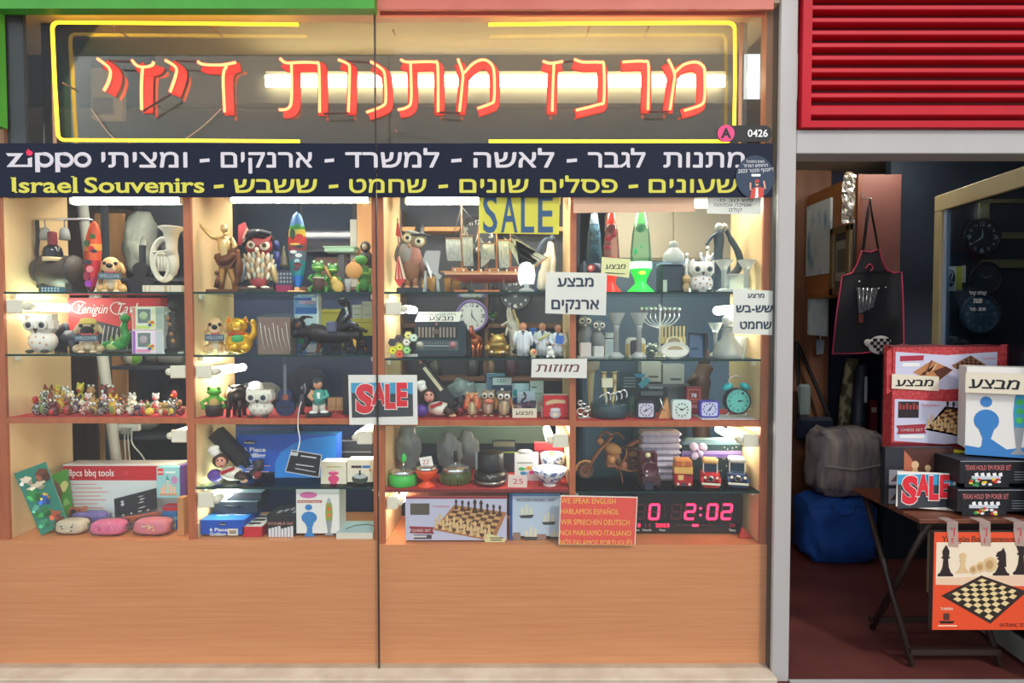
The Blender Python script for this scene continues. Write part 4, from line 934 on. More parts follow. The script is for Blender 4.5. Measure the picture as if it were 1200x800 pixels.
t, q = carton('blue_gift_box', 'tall light blue patterned box behind the black rider sculpture', 345, 348, 374, 415, z, .27, 10, C(120,166,214), C(226,230,232))
for (a, b, c_, d_, m_) in ((346,350,366,352.5,(50,90,170)), (351,353,370,357,(190,160,190)), (347,361,372,368,(50,110,190)), (346,369,372,384,(214,226,236)), (346,388,372,391,(90,150,210)), (346,400,358,414,(110,150,220)), (359,404,373,413,(214,216,226))): R_(q, a, b, c_, d_, C(*m_))
q.disc(352, 396, 5, 5, -.7, -.5, C(60,130,190)); q.disc(354, 400, 6, 4, -.8, -.6, C(50,150,110)); R_(q, 366, 349.5, 371, 353, WHITE, -.6)
R_(q, 371.5, 348.5, 374, 413, C(236,238,238), -.3)
BKM = metal((58,54,58), .42); BKL = metal((150,160,172), .3)
t = A('rider_sculpture', 'black metal sculpture of a rider leaning on a long horned beast', 'sculpture', 390, 415, z, .17)
q = t.part('beast_body'); q.tube(smooth_path([(352,390,-2),(366,391,-2),(382,394,0),(404,395,2),(424,394,3)]), [8] * 5 + [11] * 5 + [9] * 5 + [8] * 5 + [4], BKM, 12)
q = t.part('beast_head'); q.ell((352,384,-4), (8,10,7), BKM); q.ell((349,392,-6), (5,6,5), BKM); q.ell((353,383,-10), (2.4,3.4,1.5), BRD)
for s in (-1, 1):
    q = t.part('horn'); q.tube(smooth_path([(354,377,-4 + s * 4),(360,372.5,-5 + s * 6),(367,374,-6 + s * 6)]), [1.4] * 5 + [1] * 5 + [.5], BKM, 6)
for a, b, dd in ((363,356,-6), (374,372,5), (414,419,-4), (420,428,5)):
    q = t.part('leg'); q.tube(smooth_path([(a,396,dd),(a - (a - b) * .3,404,dd),(b,411,dd - 2),(b - 2,414.5,dd - 3)]), [4] * 5 + [3] * 5 + [2] * 6, BKM if dd < 0 else BRD, 8)
q = t.part('saddle_bag'); q.box(385, 397, 378, 391, -9, -3, C(86,92,120), 1.5)
q = t.part('rider'); q.tube(smooth_path([(398,388,0),(402,376,0),(407,364,0),(406,356,0)]), [7] * 5 + [6.5] * 5 + [4] * 6, BKM, 10); q.ell((403,355,-1), (6,5,5), BKM); q.tube(smooth_path([(402,386,-3),(412,382,-5),(422,386,-6),(432,390,-6)]), [5] * 5 + [3.8] * 5 + [2] * 6, BKM, 8)
q.tube([(407,362,-4),(410,370,-7),(404,377,-8)], [2.6,2.4,1.8], BKL, 8); q.tube([(410,378,-6),(420,381,-8)], [2,1.4], BKL, 6)
q = t.part('undergrowth'); random.seed(9)
for i in range(26): q.ell((386 + 44 * random.random(),405 + 9 * random.random(),random.uniform(-7,4)), (3,2.2,2.2), BKM, 7, 5)
q = t.part('gold_leaf'); q.poly([(416,398),(420,400),(419.5,409),(417,404)], -9, -8, GOLD)
for k, (a, b, c_, d_, Yq, lb) in enumerate(((376,365,401,387,.38,'yellow box behind the blue gift box'),(411,376,437,396,.36,'long yellow box at the right end of second shelf'))):
    t, q = carton('yellow_box', lb, a, b, c_, 415, z, Yq, 7, C(226,206,90), C(200,180,70)); R_(q, a + 1, b + 4, c_ - 1, b + 5, C(180,160,60)); R_(q, a, d_, c_, 415, C(36,44,70))
for k, (a, b, c_, d_, lb) in enumerate(((413,356,424,375,'small white box left of the taller one above the yellow box'),(424.5,352,436,375,'taller small white box above the long yellow box'))):
    t, q = carton('white_box', lb, a, b, c_, d_, 0, .37, 6, C(216,212,200)); t.o.location.z = P((a + c_) / 2, 376, .37).z
    R_(q, a + 1, b + 4, c_ - 1, b + 5, C(170,170,160)); R_(q, a + 2, d_ - 8, c_ - 2, d_ - 7, C(150,150,140))
# ================= BAY 2, third shelf =================
z = ZB[2]
t = A('frog_figurine', 'bright green frog sitting in a dark pot under the tube lamp', 'frog figurine', 247, 487, z)
q = t.part('pot'); q.lathe((248,0,0), [(9,487),(10.5,478),(10.5,474),(8,474)], C(50,44,40), 'y', 16)
q = t.part('body'); q.ell((248,470,0), (8,9,6.5), C(84,170,50)); q.ell((248,472,-4), (5.5,7,4), C(196,160,90))
q = t.part('head'); q.ell((248,459,-1), (8,4.5,6), C(84,170,50))
for s in (-1, 1):
    q = t.part('eye'); q.ell((248 + s * 5,455,-2), (2.5,2.5,2.2), C(100,180,60)); q.ell((248 + s * 5,455,-4), (1.2,1.4,.6), BLACK)
    q = t.part('arm'); q.tube([(248 + s * 7,467,0),(248 + s * 13,471,-3),(248 + s * 10,478,-6)], [2.2,2,2.4], C(84,170,50), 8)
t = A('bull_figurine', 'dark bronze bull figurine seen from behind near the frog pot', 'bull figurine', 276, 488, z)
BU = metal((66,52,48), .4)
q = t.part('body'); q.ell((276,465,4), (11,10,12), BU); q.ell((276,458,10), (9,7,6), BU)
for a, dd in ((269,-4), (283,-4), (270,10), (282,10)):
    q = t.part('leg'); q.tube([(a,468,dd),(a + (276 - a) * .1,478,dd),(a,487.5,dd)], [4,2.6,2.4], BU, 8)
q = t.part('tail'); q.tube([(276,458,-8),(277,468,-10),(275,478,-9)], [1.2,.9,1.3], BU, 6)
for s in (-1, 1):
    q = t.part('horn'); q.tube(smooth_path([(276 + s * 5,455,10),(276 + s * 10,454,9),(276 + s * 11,451,8)]), [1.5] * 5 + [1] * 5 + [.5], C(90,80,74), 6)
spotted_owl('white spotted owl figurine on the red lined shelf beside the blue guitar', 306, 488, z, None, 30, 32, C(190,180,160), (230,226,214))
t = A('guitar_ornament', 'small dark blue guitar ornament standing upright', 'guitar', 335, 487, z)
BG = C(24, 40, 84, r=.3)
q = t.part('body'); pts = [(329,466)] + arc(335, 478, 11, 9, 200, -20, 14)[::-1] ; q.disc(335, 477, 11.5, 10, -3, 3, BG, 24); q.disc(335, 463, 8.5, 8, -2.9, 2.9, BG, 24)
q = t.part('sound_hole'); q.disc(336, 465, 3.6, 3.6, -3.4, -3, C(150,80,60), 16)
q = t.part('neck'); q.box(334.4, 337.6, 426, 462, -4.2, -3, C(110,116,126)); q = t.part('headstock'); q.box(333.6, 338.4, 418, 427, -4.4, -3, C(60,66,80))
q = t.part('bridge'); q.box(330, 340, 475, 477, -3.6, -3, C(40,30,30))
t = A('golfer_figurine', 'golfer figurine in teal shirt and dark cap on a black base', 'figurine', 374, 488, z)
q = t.part('base'); q.box(360, 388, 484, 488, -9, 9, BLACK, 1)
q = t.part('legs_trousers');
for s in (-1, 1): q.tube([(374 + s * 3,470,0),(374 + s * 4,482,-1)], [4,3.6], C(226,222,212), 8)
for s in (-1, 1):
    q = t.part('shoe'); q.ell((374 + s * 6,482.5,-3), (5,2.2,3), WHITE)
q = t.part('shirt'); q.tube([(374,473,0),(374,464,0),(374,456,0)], [7,7.5,4.5], C(70,160,150), 12); q.poly([(372,459),(376,459),(375.5,466),(373,466)], -8, -7, WHITE)
for s in (-1, 1):
    q = t.part('arm'); q.tube([(374 + s * 6,458,0),(374 + s * 10,464,-2),(374 + s * 3 - 3,468,-7)], [3.2,2.8,1.8], C(70,160,150) if s > 0 else C(214,160,120), 8)
q = t.part('head'); q.ell((373,450,-1), (5,6,5), C(222,160,124)); q.ell((371,452,-5.6), (2,1.6,1.6), C(222,150,114)); q.ell((373,455,-5), (2.4,.7,.6), C(160,70,60))
for s in (-1, 1):
    q = t.part('eye'); q.ell((373 + s * 2,449,-5.4), (1,1,.5), WHITE); q.ell((373 + s * 2,449,-5.9), (.5,.5,.3), BLACK)
q = t.part('cap'); q.ell((373,445.5,-.5), (5.4,3.2,5.4), C(50,60,60)); q.ell((371,447,-5.5), (4,.8,3.5), C(50,60,60))
for k, (a, b, c_, d_, lb) in enumerate(((384,478,403,488,'lower brown paper box beside the golfer'),(384,466,404,477.6,'upper brown paper box stacked beside the golfer'))):
    t, q = carton('brown_paper_box', lb, a, b, c_, d_, z if k == 0 else 0, .2, 9, C(196,150,106), C(170,124,84), group='brown paper boxes')
    if k: t.o.location.z = P(394, d_, .2).z
    q.box((a + c_) / 2 - .5, (a + c_) / 2 + .5, b, d_, -.4, -.2, C(150,106,70))
t, q = carton('black_case', 'upright black case edge beside the SALE card', 402, 442, 411, 489, z, .16, 12, C(30,30,34))
t = A('metal_figurine', 'small dark wire figurine between the guitar and the golfer', 'figurine', 354.5, 488, z, .18)
q = t.part('body'); q.tube([(354,487,0),(354,476,0),(355,464,0)], [2,3.4,2.4], C(60,56,70), 8); q.ell((355.5,458,0), (2.6,3.5,2.6), C(70,70,80)); q.tube([(356,466,0),(358.5,460,-2),(357.5,452,-3)], 1, C(130,130,140), 6); q.lathe((354,0,0), [(4,488),(3,486)], BLACK, 'y', 10)
t = A('pale_lamp_bulb', 'pair of rounded white bulbs wrapped in film behind the frog', 'bulb', 266, 470, 0, .36); t.o.location.z = z;
q = t.part('bulb'); q.ell((252,452,0), (11,9.5,8), WHITE); q.tube([(252,458,0),(252,471,0)], [5,5], C(206,206,200), 10)
q = t.part('bulb'); q.ell((275,448,2), (11,9.5,8), WHITE); q.tube([(275,455,2),(275,471,2)], [5,5], C(206,206,200), 10)
SETTLE.append((t.o,z))
# ================= BAY 2, glass shelf with the blue grill set =================
z = ZB[3]
GB = C(34, 84, 190, r=.4); GB2 = C(40, 130, 220, r=.4)
def grill(label, x0, y0, x1, y1, z, Y, dep, turn=0, k=1.0, fx=0, top=GB2):
    t, q = carton('grill_set_box', label, x0, y0, x1, y1, z, Y, dep, GB, GB, top, group='blue grill set boxes', turn=turn)
    return t, q
t, q = grill('large blue six piece grill set box on the glass shelf', 279, 516, 395, 567, z, .23, 20)
q.poly([(322 + 0,566.5),(323,548),(330,536),(345,526),(365,520),(394.5,517),(394.5,566.5)], -.4, -.2, GB2)
q.disc(293, 525, 8, 2.4, -.5, -.3, INK, 16); q.text('Hudson', 287, 299, 526.4, 2.6, -.6, WHITE, bold=.01)
q.text('6 Piece', 286, 312, 536, 5.2, -.5, WHITE, bold=.02); q.text('Grilling', 286, 311.5, 542.6, 5.2, -.5, WHITE, bold=.02); q.text('Set', 286, 296, 549, 5, -.5, C(200,214,236))
for (a, b, c_) in ((288,552,300), (304,552,317), (288,555.5,302), (288,559,315)): R_(q, a, b, c_, b + 1, C(220,170,170), -.5)
# lettering may show through the hanging card only; bottle holder monkeys
def chef_monkey(label, x, yb, z, Y, box, group='chef monkey bottle holders'):
    """chef monkey reclining at lower left; its black bottle box leans up to the left above it"""
    t = A('monkey_bottle_holder', label, 'bottle holder', x, yb, z, Y, group)
    FUR = C(64, 40, 34, r=.6)
    q = t.part('body'); q.tube([(x - 6,yb - 11,-2),(x + 4,yb - 10,-4),(x + 14,yb - 9,-4)], [6,8.5,7], C(232,226,212), 10); q.tube([(x + 12,yb - 9,-6),(x + 22,yb - 3.5,-8)], [6,3.5], FUR, 8); q.ell((x + 21,yb - 2.6,-9), (4.5,2.4,2.6), C(206,160,130))
    q = t.part('purple_sleeve'); q.ell((x - 16,yb - 7,-2), (9,7.5,6), PURPLE)
    q = t.part('scarf'); q.poly([(x - 5,yb - 14),(x + 9,yb - 19),(x + 10,yb - 16),(x - 3,yb - 10.5)], -12.5, -8, C(176,30,40))
    q = t.part('head'); q.ell((x - 9,yb - 25,-3), (9,8.5,7), FUR); q.ell((x - 6,yb - 24,-8), (6,6.4,4), C(226,160,140))
    for a in (-8, -3):
        q = t.part('eye'); q.ell((x + a,yb - 27,-11.6), (1,1.2,.6), BLACK)
    q = t.part('mouth'); q.ell((x - 4,yb - 20.5,-11.2), (2,.7,.5), C(150,50,50))
    q = t.part('chef_hat'); q.tube([(x - 13,yb - 31,-3),(x - 16,yb - 36,-3)], [5,5.5], WHITE, 10); q.ell((x - 17,yb - 38,-3), (7,4.5,5), WHITE, tilt=('z',-25))
    q = t.part('bottle'); (bx, by), (ex, ey), hw = box; a = V((ex - bx,ey - by,0)); L = a.length; a.normalize(); n = V((-a.y,a.x,0))
    def pp(u, v): p = V((bx,by,0)) + a * u + n * v; return (p.x, p.y)
    q.poly([pp(0,-hw),pp(L,-hw),pp(L,hw),pp(0,hw)], 2, 15, C(34,34,38,r=.35)); q.poly([pp(L,-hw * .5),pp(L + 8,-hw * .3),pp(L + 8,hw * .3),pp(L,hw * .5)], 4, 12, BLACK)
    q = t.part('tail_support'); q.tube(smooth_path([(x + 24,yb - 6,6),(x + 30,yb - 14,8),(x + 28,yb - 22,10)]), [5] * 5 + [6] * 6, C(40,36,40), 8); q.ell((x + 30,yb - 6,4), (5,5,5), C(120,30,40))
    return t, pp
t, pp = chef_monkey('chef monkey bottle holder carrying a black bottle above the upper grill set', 249, 570, z, .16, ((229,514),(262,549),8))
t = T('string_tag', 'black printed card hanging on a white cord before the grill set', 'hanging card', 357, 559, .03)
q = t.part('card'); q.poly([(342,526.5),(377.5,532.5),(374,559.5),(334,552.5)], 0, .8, C(26,26,30));
for pts in ([(342,526.5),(377.5,532.5),(377.3,533.3),(341.8,527.3)], [(334,552.5),(374,559.5),(374.2,558.7),(334.2,551.7)], [(342,526.5),(334,552.5),(334.9,552.6),(342.9,526.7)], [(377.5,532.5),(374,559.5),(373.2,559.3),(376.7,532.3)]): q.poly(pts, -.3, 0, C(206,208,212))
for pts in ([(342,529),(350,530),(349,534),(341,533)], [(353,533),(371,535.5),(371,537),(353,534.5)], [(347,543),(368,546),(367.6,547),(347,544.4)], [(346,548),(370,552.5),(370,553.3),(346,549)]): q.poly(pts, -.3, 0, C(200,202,206))
q = t.part('cord'); q.tube(smooth_path([(349,529,-.5),(352,515,-.5),(350,500,-.5),(351,482,-.3),(354,470,.5)]), .6, WHITE, 6)
for k, (a, b, c_, d_, lb, Yq) in enumerate(((376,541,406,573,'white ashtray carton with a pink pot picture on the glass shelf',.11),(407,541,437,573,'white ashtray carton with a black ashtray picture beside the divider',.11))):
    t, q = carton('ashtray_carton', lb, a, b, c_, d_, z, Yq, 18, C(236,228,206), C(222,214,194), C(226,224,214), group='white ashtray cartons')
    if k == 0: q.disc(391, 554, 6, 2.6, -.5, -.3, PINK, 16); q.disc(391, 561, 6.5, 4.4, -.5, -.3, PINK, 16); R_(q, 387, 564, 395, 567, PINK); R_(q, 383, 546, 400, 547.4, C(200,190,110)); R_(q, 386, 552, 396, 553, C(250,190,210), -.7)
    else: R_(q, 412, 547.5, 424, 550.5, C(70,50,50)); R_(q, 425, 547.5, 434, 550.5, C(40,110,190)); q.disc(422, 563, 9.5, 6.4, -.5, -.3, C(60,66,60), 18); q.disc(422, 560, 8, 3, -.65, -.5, C(190,196,196), 16); R_(q, 421, 553, 423, 559, INK, -.8); q.disc(434, 553, 1.5, 1.5, -.6, -.4, C(200,160,90), 8)
for k in range(3):
    t, q = carton('black_drawer_box', '%s shallow black box stacked behind the white cartons' % ('bottom','middle','topmost')[k], 398, 562 - 14 * k, 436, 572 - 14 * k + 3, z if k == 0 else 0, .33, 8, C(30,34,40), group='black boxes behind the cartons')
    if k: t.o.location.z = z + .0605 * k
    R_(q, 398.5, 563 - 14 * k, 435.5, 563.8 - 14 * k, C(150,156,160))
# ================= BAY 2, cabinet floor =================
z = ZB[4]
t, q = grill('small blue six piece grill set box with a price label on cabinet floor', 227, 612, 278, 633, z, .085, 44)
q.disc(253, 616.5, 5, 1.8, -.5, -.3, INK, 14); q.text('Hudson', 249.5, 256.5, 617.4, 1.7, -.6, WHITE); q.text('6 Piece', 238, 259, 625, 4, -.5, WHITE, bold=.02); q.text('Grilling', 238, 257, 630.4, 4, -.5, WHITE, bold=.02); R_(q, 259, 622, 271, 630, C(226,220,200)); R_(q, 261, 624, 269, 628, C(150,140,130), -.6)
for i, (a, b) in enumerate(((238,10),(246,14),(258,12),(262,20))): q.box(a, a + 14, 611.7, 611.9, 6 + b, 8 + b, WHITE)
t, q = carton('flat_case', 'flat dark case under the tube lamp lying on the grill set box', 250, 594, 302, 607, 0, .17, 26, C(34,46,60), C(34,46,60), C(120,140,150)); t.o.location.z = z + 21 * SCL(633, .085) + .003
w_ = t.part('handle'); w_.tube([(266,600,-1),(266,598,-3),(282,598,-3),(282,600,-1)], .8, BLACK, 6)
t, q = carton('flat_case', 'grey blue flat case stacked above the dark flat case', 266, 585, 306, 594, 0, .19, 24, C(30,40,56), C(30,40,56), C(150,172,180)); t.o.location.z = z + 21 * SCL(633, .085) + .005 + 13 * SCL(600, .17)
t, q = carton('red_white_box', 'long box with red front end and white printed top', 284, 617, 307, 633, z, .085, 46, C(196,36,48), C(180,36,46), C(226,220,212))
for i in range(3): q.box(287, 301, 616.6, 616.8, 8 + 12 * i, 14 + 12 * i, C(70,70,76))
t, q = carton('dice_box', 'dark box with domino print reading double six dominoes', 313, 606, 346, 633, z, .085, 38, C(38,34,38), C(60,56,60), C(50,52,56))
q.text('DOUBLE SIX', 315, 344, 617.5, 3, -.5, C(220,150,130)); random.seed(2)
for i in range(8): R_(q, 315 + 3.7 * i, 622 - (i * 5) % 4, 318 + 3.7 * i, 632, C(222,222,230), -.5 - .05 * i)
for i in range(4): q.box(322 + 6 * i, 326 + 6 * i, 605.6, 605.8, 6 + 5 * (i % 3), 16 + 5 * (i % 3), C(170,172,176))
def lava_box(name, label, x0, y0, x1, y1, z, Y, dep, liquid, blobs):
    t, q = carton(name, label, x0, y0, x1, y1, z, Y, dep, C(236,234,230), C(214,214,212), C(220,220,216))
    w = x1 - x0; h = y1 - y0; u = lambda f: x0 + f * w; v = lambda f: y0 + f * h; BL = C(56, 130, 200)
    q.disc(u(.29), v(.14), w * .2, h * .065, -.5, -.3, C(220,110,170), 18); R_(q, u(.03), v(.245), u(.6), v(.30), C(196,110,90)); q.text('Motion Lamp', u(.06), u(.56), v(.288), h * .03, -.6, WHITE)
    q.disc(u(.29), v(.39), w * .085, h * .06, -.5, -.3, BL, 16); q.disc(u(.3), v(.6), w * .18, h * .125, -.5, -.3, BL, 20)
    q.poly([(u(.17),v(.66)),(u(.25),v(.8)),(u(.24),v(.9)),(u(.17),v(.985)),(u(.44),v(.985)),(u(.37),v(.9)),(u(.37),v(.8)),(u(.43),v(.66))], -.45, -.3, BL)
    cx = u(.76); q.poly([(cx - w * .02,v(.2)),(cx + w * .02,v(.2)),(cx + w * .07,v(.34)),(cx + w * .085,v(.5)),(cx + w * .07,v(.66)),(cx - w * .07,v(.66)),(cx - w * .085,v(.5)),(cx - w * .07,v(.34))], -.5, -.3, liquid)
    q.poly([(cx - w * .02,v(.2)),(cx + w * .02,v(.2)),(cx + w * .045,v(.3)),(cx - w * .045,v(.3))], -.7, -.5, C(176,180,184))
    for (b, m_) in blobs: q.disc(cx, v(b), w * .05, h * .035, -.7, -.5, m_, 12)
    q.poly([(cx - w * .07,v(.66)),(cx + w * .07,v(.66)),(cx + w * .03,v(.9)),(cx + w * .12,v(.96)),(cx - w * .12,v(.96)),(cx - w * .03,v(.9))], -.6, -.4, C(150,156,162))
    return t, q
lava_box('lava_lamp_box', 'white box picturing an orange lava lamp and blue drop on cabinet floor', 347.5, 575, 398, 633, z, .09, 26, C(150,160,60), ((.42,C(226,110,50)),(.55,C(230,120,60))))
t, q = carton('white_carton', 'low white carton with sunglasses printed on top by the divider', 394, 624, 437, 636, z, .055, 40, C(222,216,202), C(206,206,200), C(176,200,206), turn=0)
q.tube([(402,623.6,10),(410,623.6,22),(424,623.6,26),(434,623.6,20)], 1.0, C(90,100,110), 6, flat=.3)

# ================= BAY 3, top shelf =================
z = ZC[0]
t = A('owl_figurine', 'brown owl figurine in a top hat with striped folded umbrella on black base', 'owl figurine', 484, 342, z, .2)
q = t.part('base'); q.box(467, 503, 336, 342, -13, 13, C(30,34,50), 1)
q = t.part('body'); q.ell((482,309,0), (13.5,23,11), C(150,104,76)); q.ell((478,296,-5), (10,14,8), C(150,146,140)); q.ell((487,300,-6), (8,14,6), C(176,120,104))
for s in (-1, 1):
    q = t.part('leg'); q.tube([(482 + s * 5,322,-2),(483 + s * 4,336,-3)], [4.5,3], C(160,112,80), 8); q.ell((483 + s * 5,335,-6), (4,2,4), C(190,150,120))
q = t.part('wing'); q.ell((470,293,-2), (6,14,7), C(106,100,96), tilt=('z',18))
q = t.part('wing'); q.ell((494,310,-2), (4,15,6), C(120,80,70), tilt=('z',-8))
q = t.part('head'); q.ell((486,280,-2), (14,11.5,10), C(156,130,100))
for a, b in ((480,279), (493,283)):
    q = t.part('eye'); q.ell((a,b,-10), (6.4,6.4,2.5), C(196,186,140)); q.ell((a,b,-12), (4.6,4.6,1.4), C(226,220,190)); q.ell((a,b,-13.3), (2.2,2.2,.8), BLACK)
q = t.part('beak'); q.ell((482,288,-11), (2.4,2.8,2.4), C(206,160,120))
q = t.part('hat'); q.lathe((492,0,-1), [(13,276),(13.5,274.5),(6,272.5),(5,262),(5.4,261),(0.5,260.6)], C(44,54,60), 'y', 18); q.ell((488,273.6,-2), (14,3,11), C(150,160,160), tilt=('z',16))
q = t.part('umbrella'); q.tube([(468,256,-9),(471,338,-6)], .8, C(170,120,100), 6); UR = C(214, 64, 60); UW = C(232, 214, 190)
for i in range(6): q.poly([(467.8 + .3 * i,300),(469 + i * .4,300),(466 + i * 2.4,326),(464.5 + i * 2.1,326)], -10 - (i % 3), -9 - (i % 3), (UR,UW)[i % 2])
q.poly([(464.5,326),(477,326),(472,334),(469,334)], -11, -9, UR); q.poly([(467.5,262),(469.5,262),(473,278),(466,276)], -10, -9, UR); q.poly([(469.5,264),(471,266),(474.5,280),(473,280)], -10, -9, UW)
t = A('glass_ornament', 'clear faceted glass ornament with a pink heart beside the owl', 'glass ornament', 507, 342, z, .10)
q = t.part('block'); q.poly([(500,293),(516,293),(513,318),(518,322),(515,326),(500,312),(496,304)], -4, 4, CRYST); q.tube([(499,316,0),(498,341,0)], [1.5,2.5], CRYST, 8); q.tube([(512,322,0),(514,341,0)], [1.5,2], CRYST, 8); q.poly([(500,304),(507,318),(506,326),(503,318)], -5, -4, WHITE)
q = t.part('heart'); q.ell((508,304,0), (2.5,7,2), C(226,150,160)); q.ell((509.5,298,0), (2.5,3,2), C(226,120,140))
t = A('ship_model', 'wooden sailing ship model with white rigged sails on a wood base', 'ship model', 575, 342, z, .22)
HULL = C(140, 62, 56, r=.35); DECK = C(200, 140, 92, r=.45); SAIL = mat('sail_cloth', (206,210,200), r=.8, noise=((170,180,180),(140,140,12),.4,.6)); ROPE = C(70, 74, 76)
q = t.part('stand'); q.box(533, 592, 338, 342, -8, 8, C(196,116,70), .8)
for xx in (546, 580): q.lathe((xx,0,0), [(4,338),(3.5,333),(1.5,331),(1.5,320)], C(40,36,34), 'y', 12)
q = t.part('hull'); n = 14; vs = []; fs = []
for i in range(n + 1):
    u = i / n; xx = 522 + 102 * u; wd = 9.5 * (math.sin(math.pi * min(1,.12 + u * .83)) ** .7); top = 319.5 - 2.4 * abs(2 * u - 1) ** 2; bot = 329.5 - 7 * max(0, .22 - u) / .22 - 6 * max(0, u - .8) / .2
    for (f, g) in ((1,0), (.92,.5), (.35,.95), (0,1), (-.35,.95), (-.92,.5), (-1,0)): vs.append((xx,top + (bot - top) * g,wd * f))
for i in range(n):
    for j in range(6): fs.append((i * 7 + j,i * 7 + j + 1,(i + 1) * 7 + j + 1,(i + 1) * 7 + j))
fs += [tuple(range(7)), tuple(n * 7 + j for j in reversed(range(7)))]
q.add(vs, fs, HULL, True)
q = t.part('deck'); q.poly([(516,316),(524,319),(620,319.5),(624,313),(612,316),(536,316)], -7, 7, DECK); q.box(522, 618, 318.5, 320.4, -9.4, 9.4, C(214,176,140))
q.box(530, 548, 312, 316, -5, 5, DECK, .5); q.box(596, 612, 311, 316, -6, 6, C(150,80,60), .5); q.box(570, 585, 312.5, 316, -4, 4, C(180,120,80), .5)
for i in range(9): q.lathe((534 + 10 * i,0,-8), [(.7,318),(1.1,314)], CREAM, 'y', 6)
for xx, tp in ((541,240), (561,262), (582,262), (598,272)):
    q = t.part('mast'); q.tube([(xx,318,0),(xx,tp,0)], [1.3,.8], C(190,130,84), 8)
for (a, b, c_, d_, bow) in ((523,278,540,304,5), (542,276,554,310,5), (566,284,579,302,4), (584,280,596,312,6)):
    q = t.part('sail'); vs = []; N_ = 6
    for j in range(N_ + 1):
        for i in range(N_ + 1):
            u, v = i / N_, j / N_; vs.append((a + (c_ - a) * u + (1.5 * v),b + (d_ - b) * v,-3 - bow * math.sin(math.pi * v) * .8))
    q.add(vs, [(j * 7 + i,j * 7 + i + 1,(j + 1) * 7 + i + 1,(j + 1) * 7 + i) for j in range(N_) for i in range(N_)], SAIL, True)
for tri in ([(598,276),(640,300),(616,316)], [(590,276),(630,304),(612,316)], [(543,262),(557,288),(545,308)], [(604,278),(630,292),(608,308)], [(563,276),(578,300),(564,312)]):
    q = t.part('sail'); q.poly(tri, -2, -1.6, SAIL)
q = t.part('rigging')
for (a, b) in (((541,241),(522,317)), ((541,241),(561,264)), ((561,263),(582,263)), ((582,263),(598,273)), ((598,272),(640,300)), ((598,276),(620,316)), ((561,264),(550,316)), ((541,250),(556,316)), ((582,264),(572,316)), ((598,273),(590,316)), ((640,300),(612,314)), ((541,241),(530,278)), ((600,284),(636,304)), ((600,292),(630,308))): q.tube([(a[0],a[1],-1),(b[0],b[1],-4)], .35, ROPE, 4)
for (xa, xb, yy) in ((522,541,278), (542,556,275), (564,581,284), (583,598,280)): q.tube([(xa,yy,-3),(xb,yy,-3)], .7, C(150,100,70), 5)
q = t.part('bowsprit'); q.tube([(618,317,0),(642,299,0)], [1.2,.7], C(190,130,84), 6)
for k, xx in enumerate((552,590)):
    t = A('cannon_ornament', ('left','right')[k] + ' small dark bell shaped ornament before the ship base', 'ornament', xx, 342, z, .12, 'bell ornaments by the ship')
    q = t.part('body'); q.lathe((xx,0,0), [(4.2,342),(4,339),(2.6,334),(1,331),(.8,327)], C(40,42,48), 'y', 12)
for k, (xx, w) in enumerate(((498,4),(506,4),(525,4),(535,4.5))):
    t = A('amber_glass', ('first','second','third','fourth')[k] + ' small amber tumbler from the black owl base on the top shelf', 'glass', xx, 342, z, .3, 'amber tumblers behind the ship')
    q = t.part('cup'); q.lathe((xx,0,0), [(w,342),(w + .6,321),(w,321),(w - .6,340)], clear('amber_glass',(226,196,140),.2,.05,.3,(206,170,110)), 'y', 14)
t = A('figure_ornament', 'white draped figure ornament with a dark arm beside the ship', 'figurine', 646, 342, z, .33)
q = t.part('drape'); q.tube(smooth_path([(645,280,0),(642,296,-1),(638,316,-2),(636,336,-2)]), [3] * 5 + [5.5] * 5 + [7] * 5 + [5], C(222,222,206), 10); q.tube(smooth_path([(646,282,-1),(648,300,-3),(646,330,-3)]), [2.6] * 5 + [3.4] * 5 + [2.4], WHITE, 8)
q = t.part('body'); q.tube(smooth_path([(650,278,2),(640,277,2),(632,290,1),(634,304,2),(630,320,2),(628,341,1)]), [2.4] * 5 + [3.4] * 5 + [4] * 5 + [4] * 5 + [3.6] * 5 + [4], C(56,76,104), 8); q.ell((647,276,1), (3.6,4.4,3.6), C(56,76,104))
t = A('crystal_lamp', 'glass dome lamp with a bright white bulb before the ship bow', 'lamp', 617, 342, z, .11)
q = t.part('base'); q.lathe((617,0,0), [(9,342),(9,339),(3,336),(3,330)], CRYST, 'y', 18)
q = t.part('bulb'); q.ell((617,319,0), (7,5,5), mat('lit_small_bulb',(255,255,255),e=5.0))
q = t.part('dome'); q.lathe((617,0,0), [(9,332),(10.5,322),(9,312),(4,307),(.5,306)], CRYST, 'y', 18)
# ================= BAY 3, second shelf =================
z = ZC[1]
cols = [(452.5,401.5,(60,64,74)), (460.5,397,(70,64,66)), (469.5,401,(206,200,190)), (453.5,411,(210,206,50)), (461.5,407,(196,200,60)), (470,410.5,(140,190,120)), (461.5,415,(206,80,50)), (471.5,393,(206,200,120)), (478,396,(190,214,190))]
nm = ['dark blue', 'dark brown rimmed', 'white', 'bright yellow', 'olive yellow', 'pale green', 'orange red', 'cream', 'mint']
t = A('hexagon_display', 'cluster of coloured hexagonal badges glued together beside the radio', 'badge display', 465, 419, z, .12)
for i, (a, b, c_) in enumerate(cols):
    q = t.part('badge', label=nm[i] + ' hexagonal badge'); k = -i * .35 + (1.5 if i > 6 else 0)
    q.disc(a, b + .5, 5, 5, k, k + 2, C(*c_,r=.3), 6); q.disc(a, b + .5, 3.4, 3.4, k - .3, k, C(*[min(255,int(v * 1.25)) for v in c_]), 6); q.disc(a + .3, b + .6, 1.6, 1.2, k - .5, k - .3, C(*[int(v * .6) for v in c_]), 8)
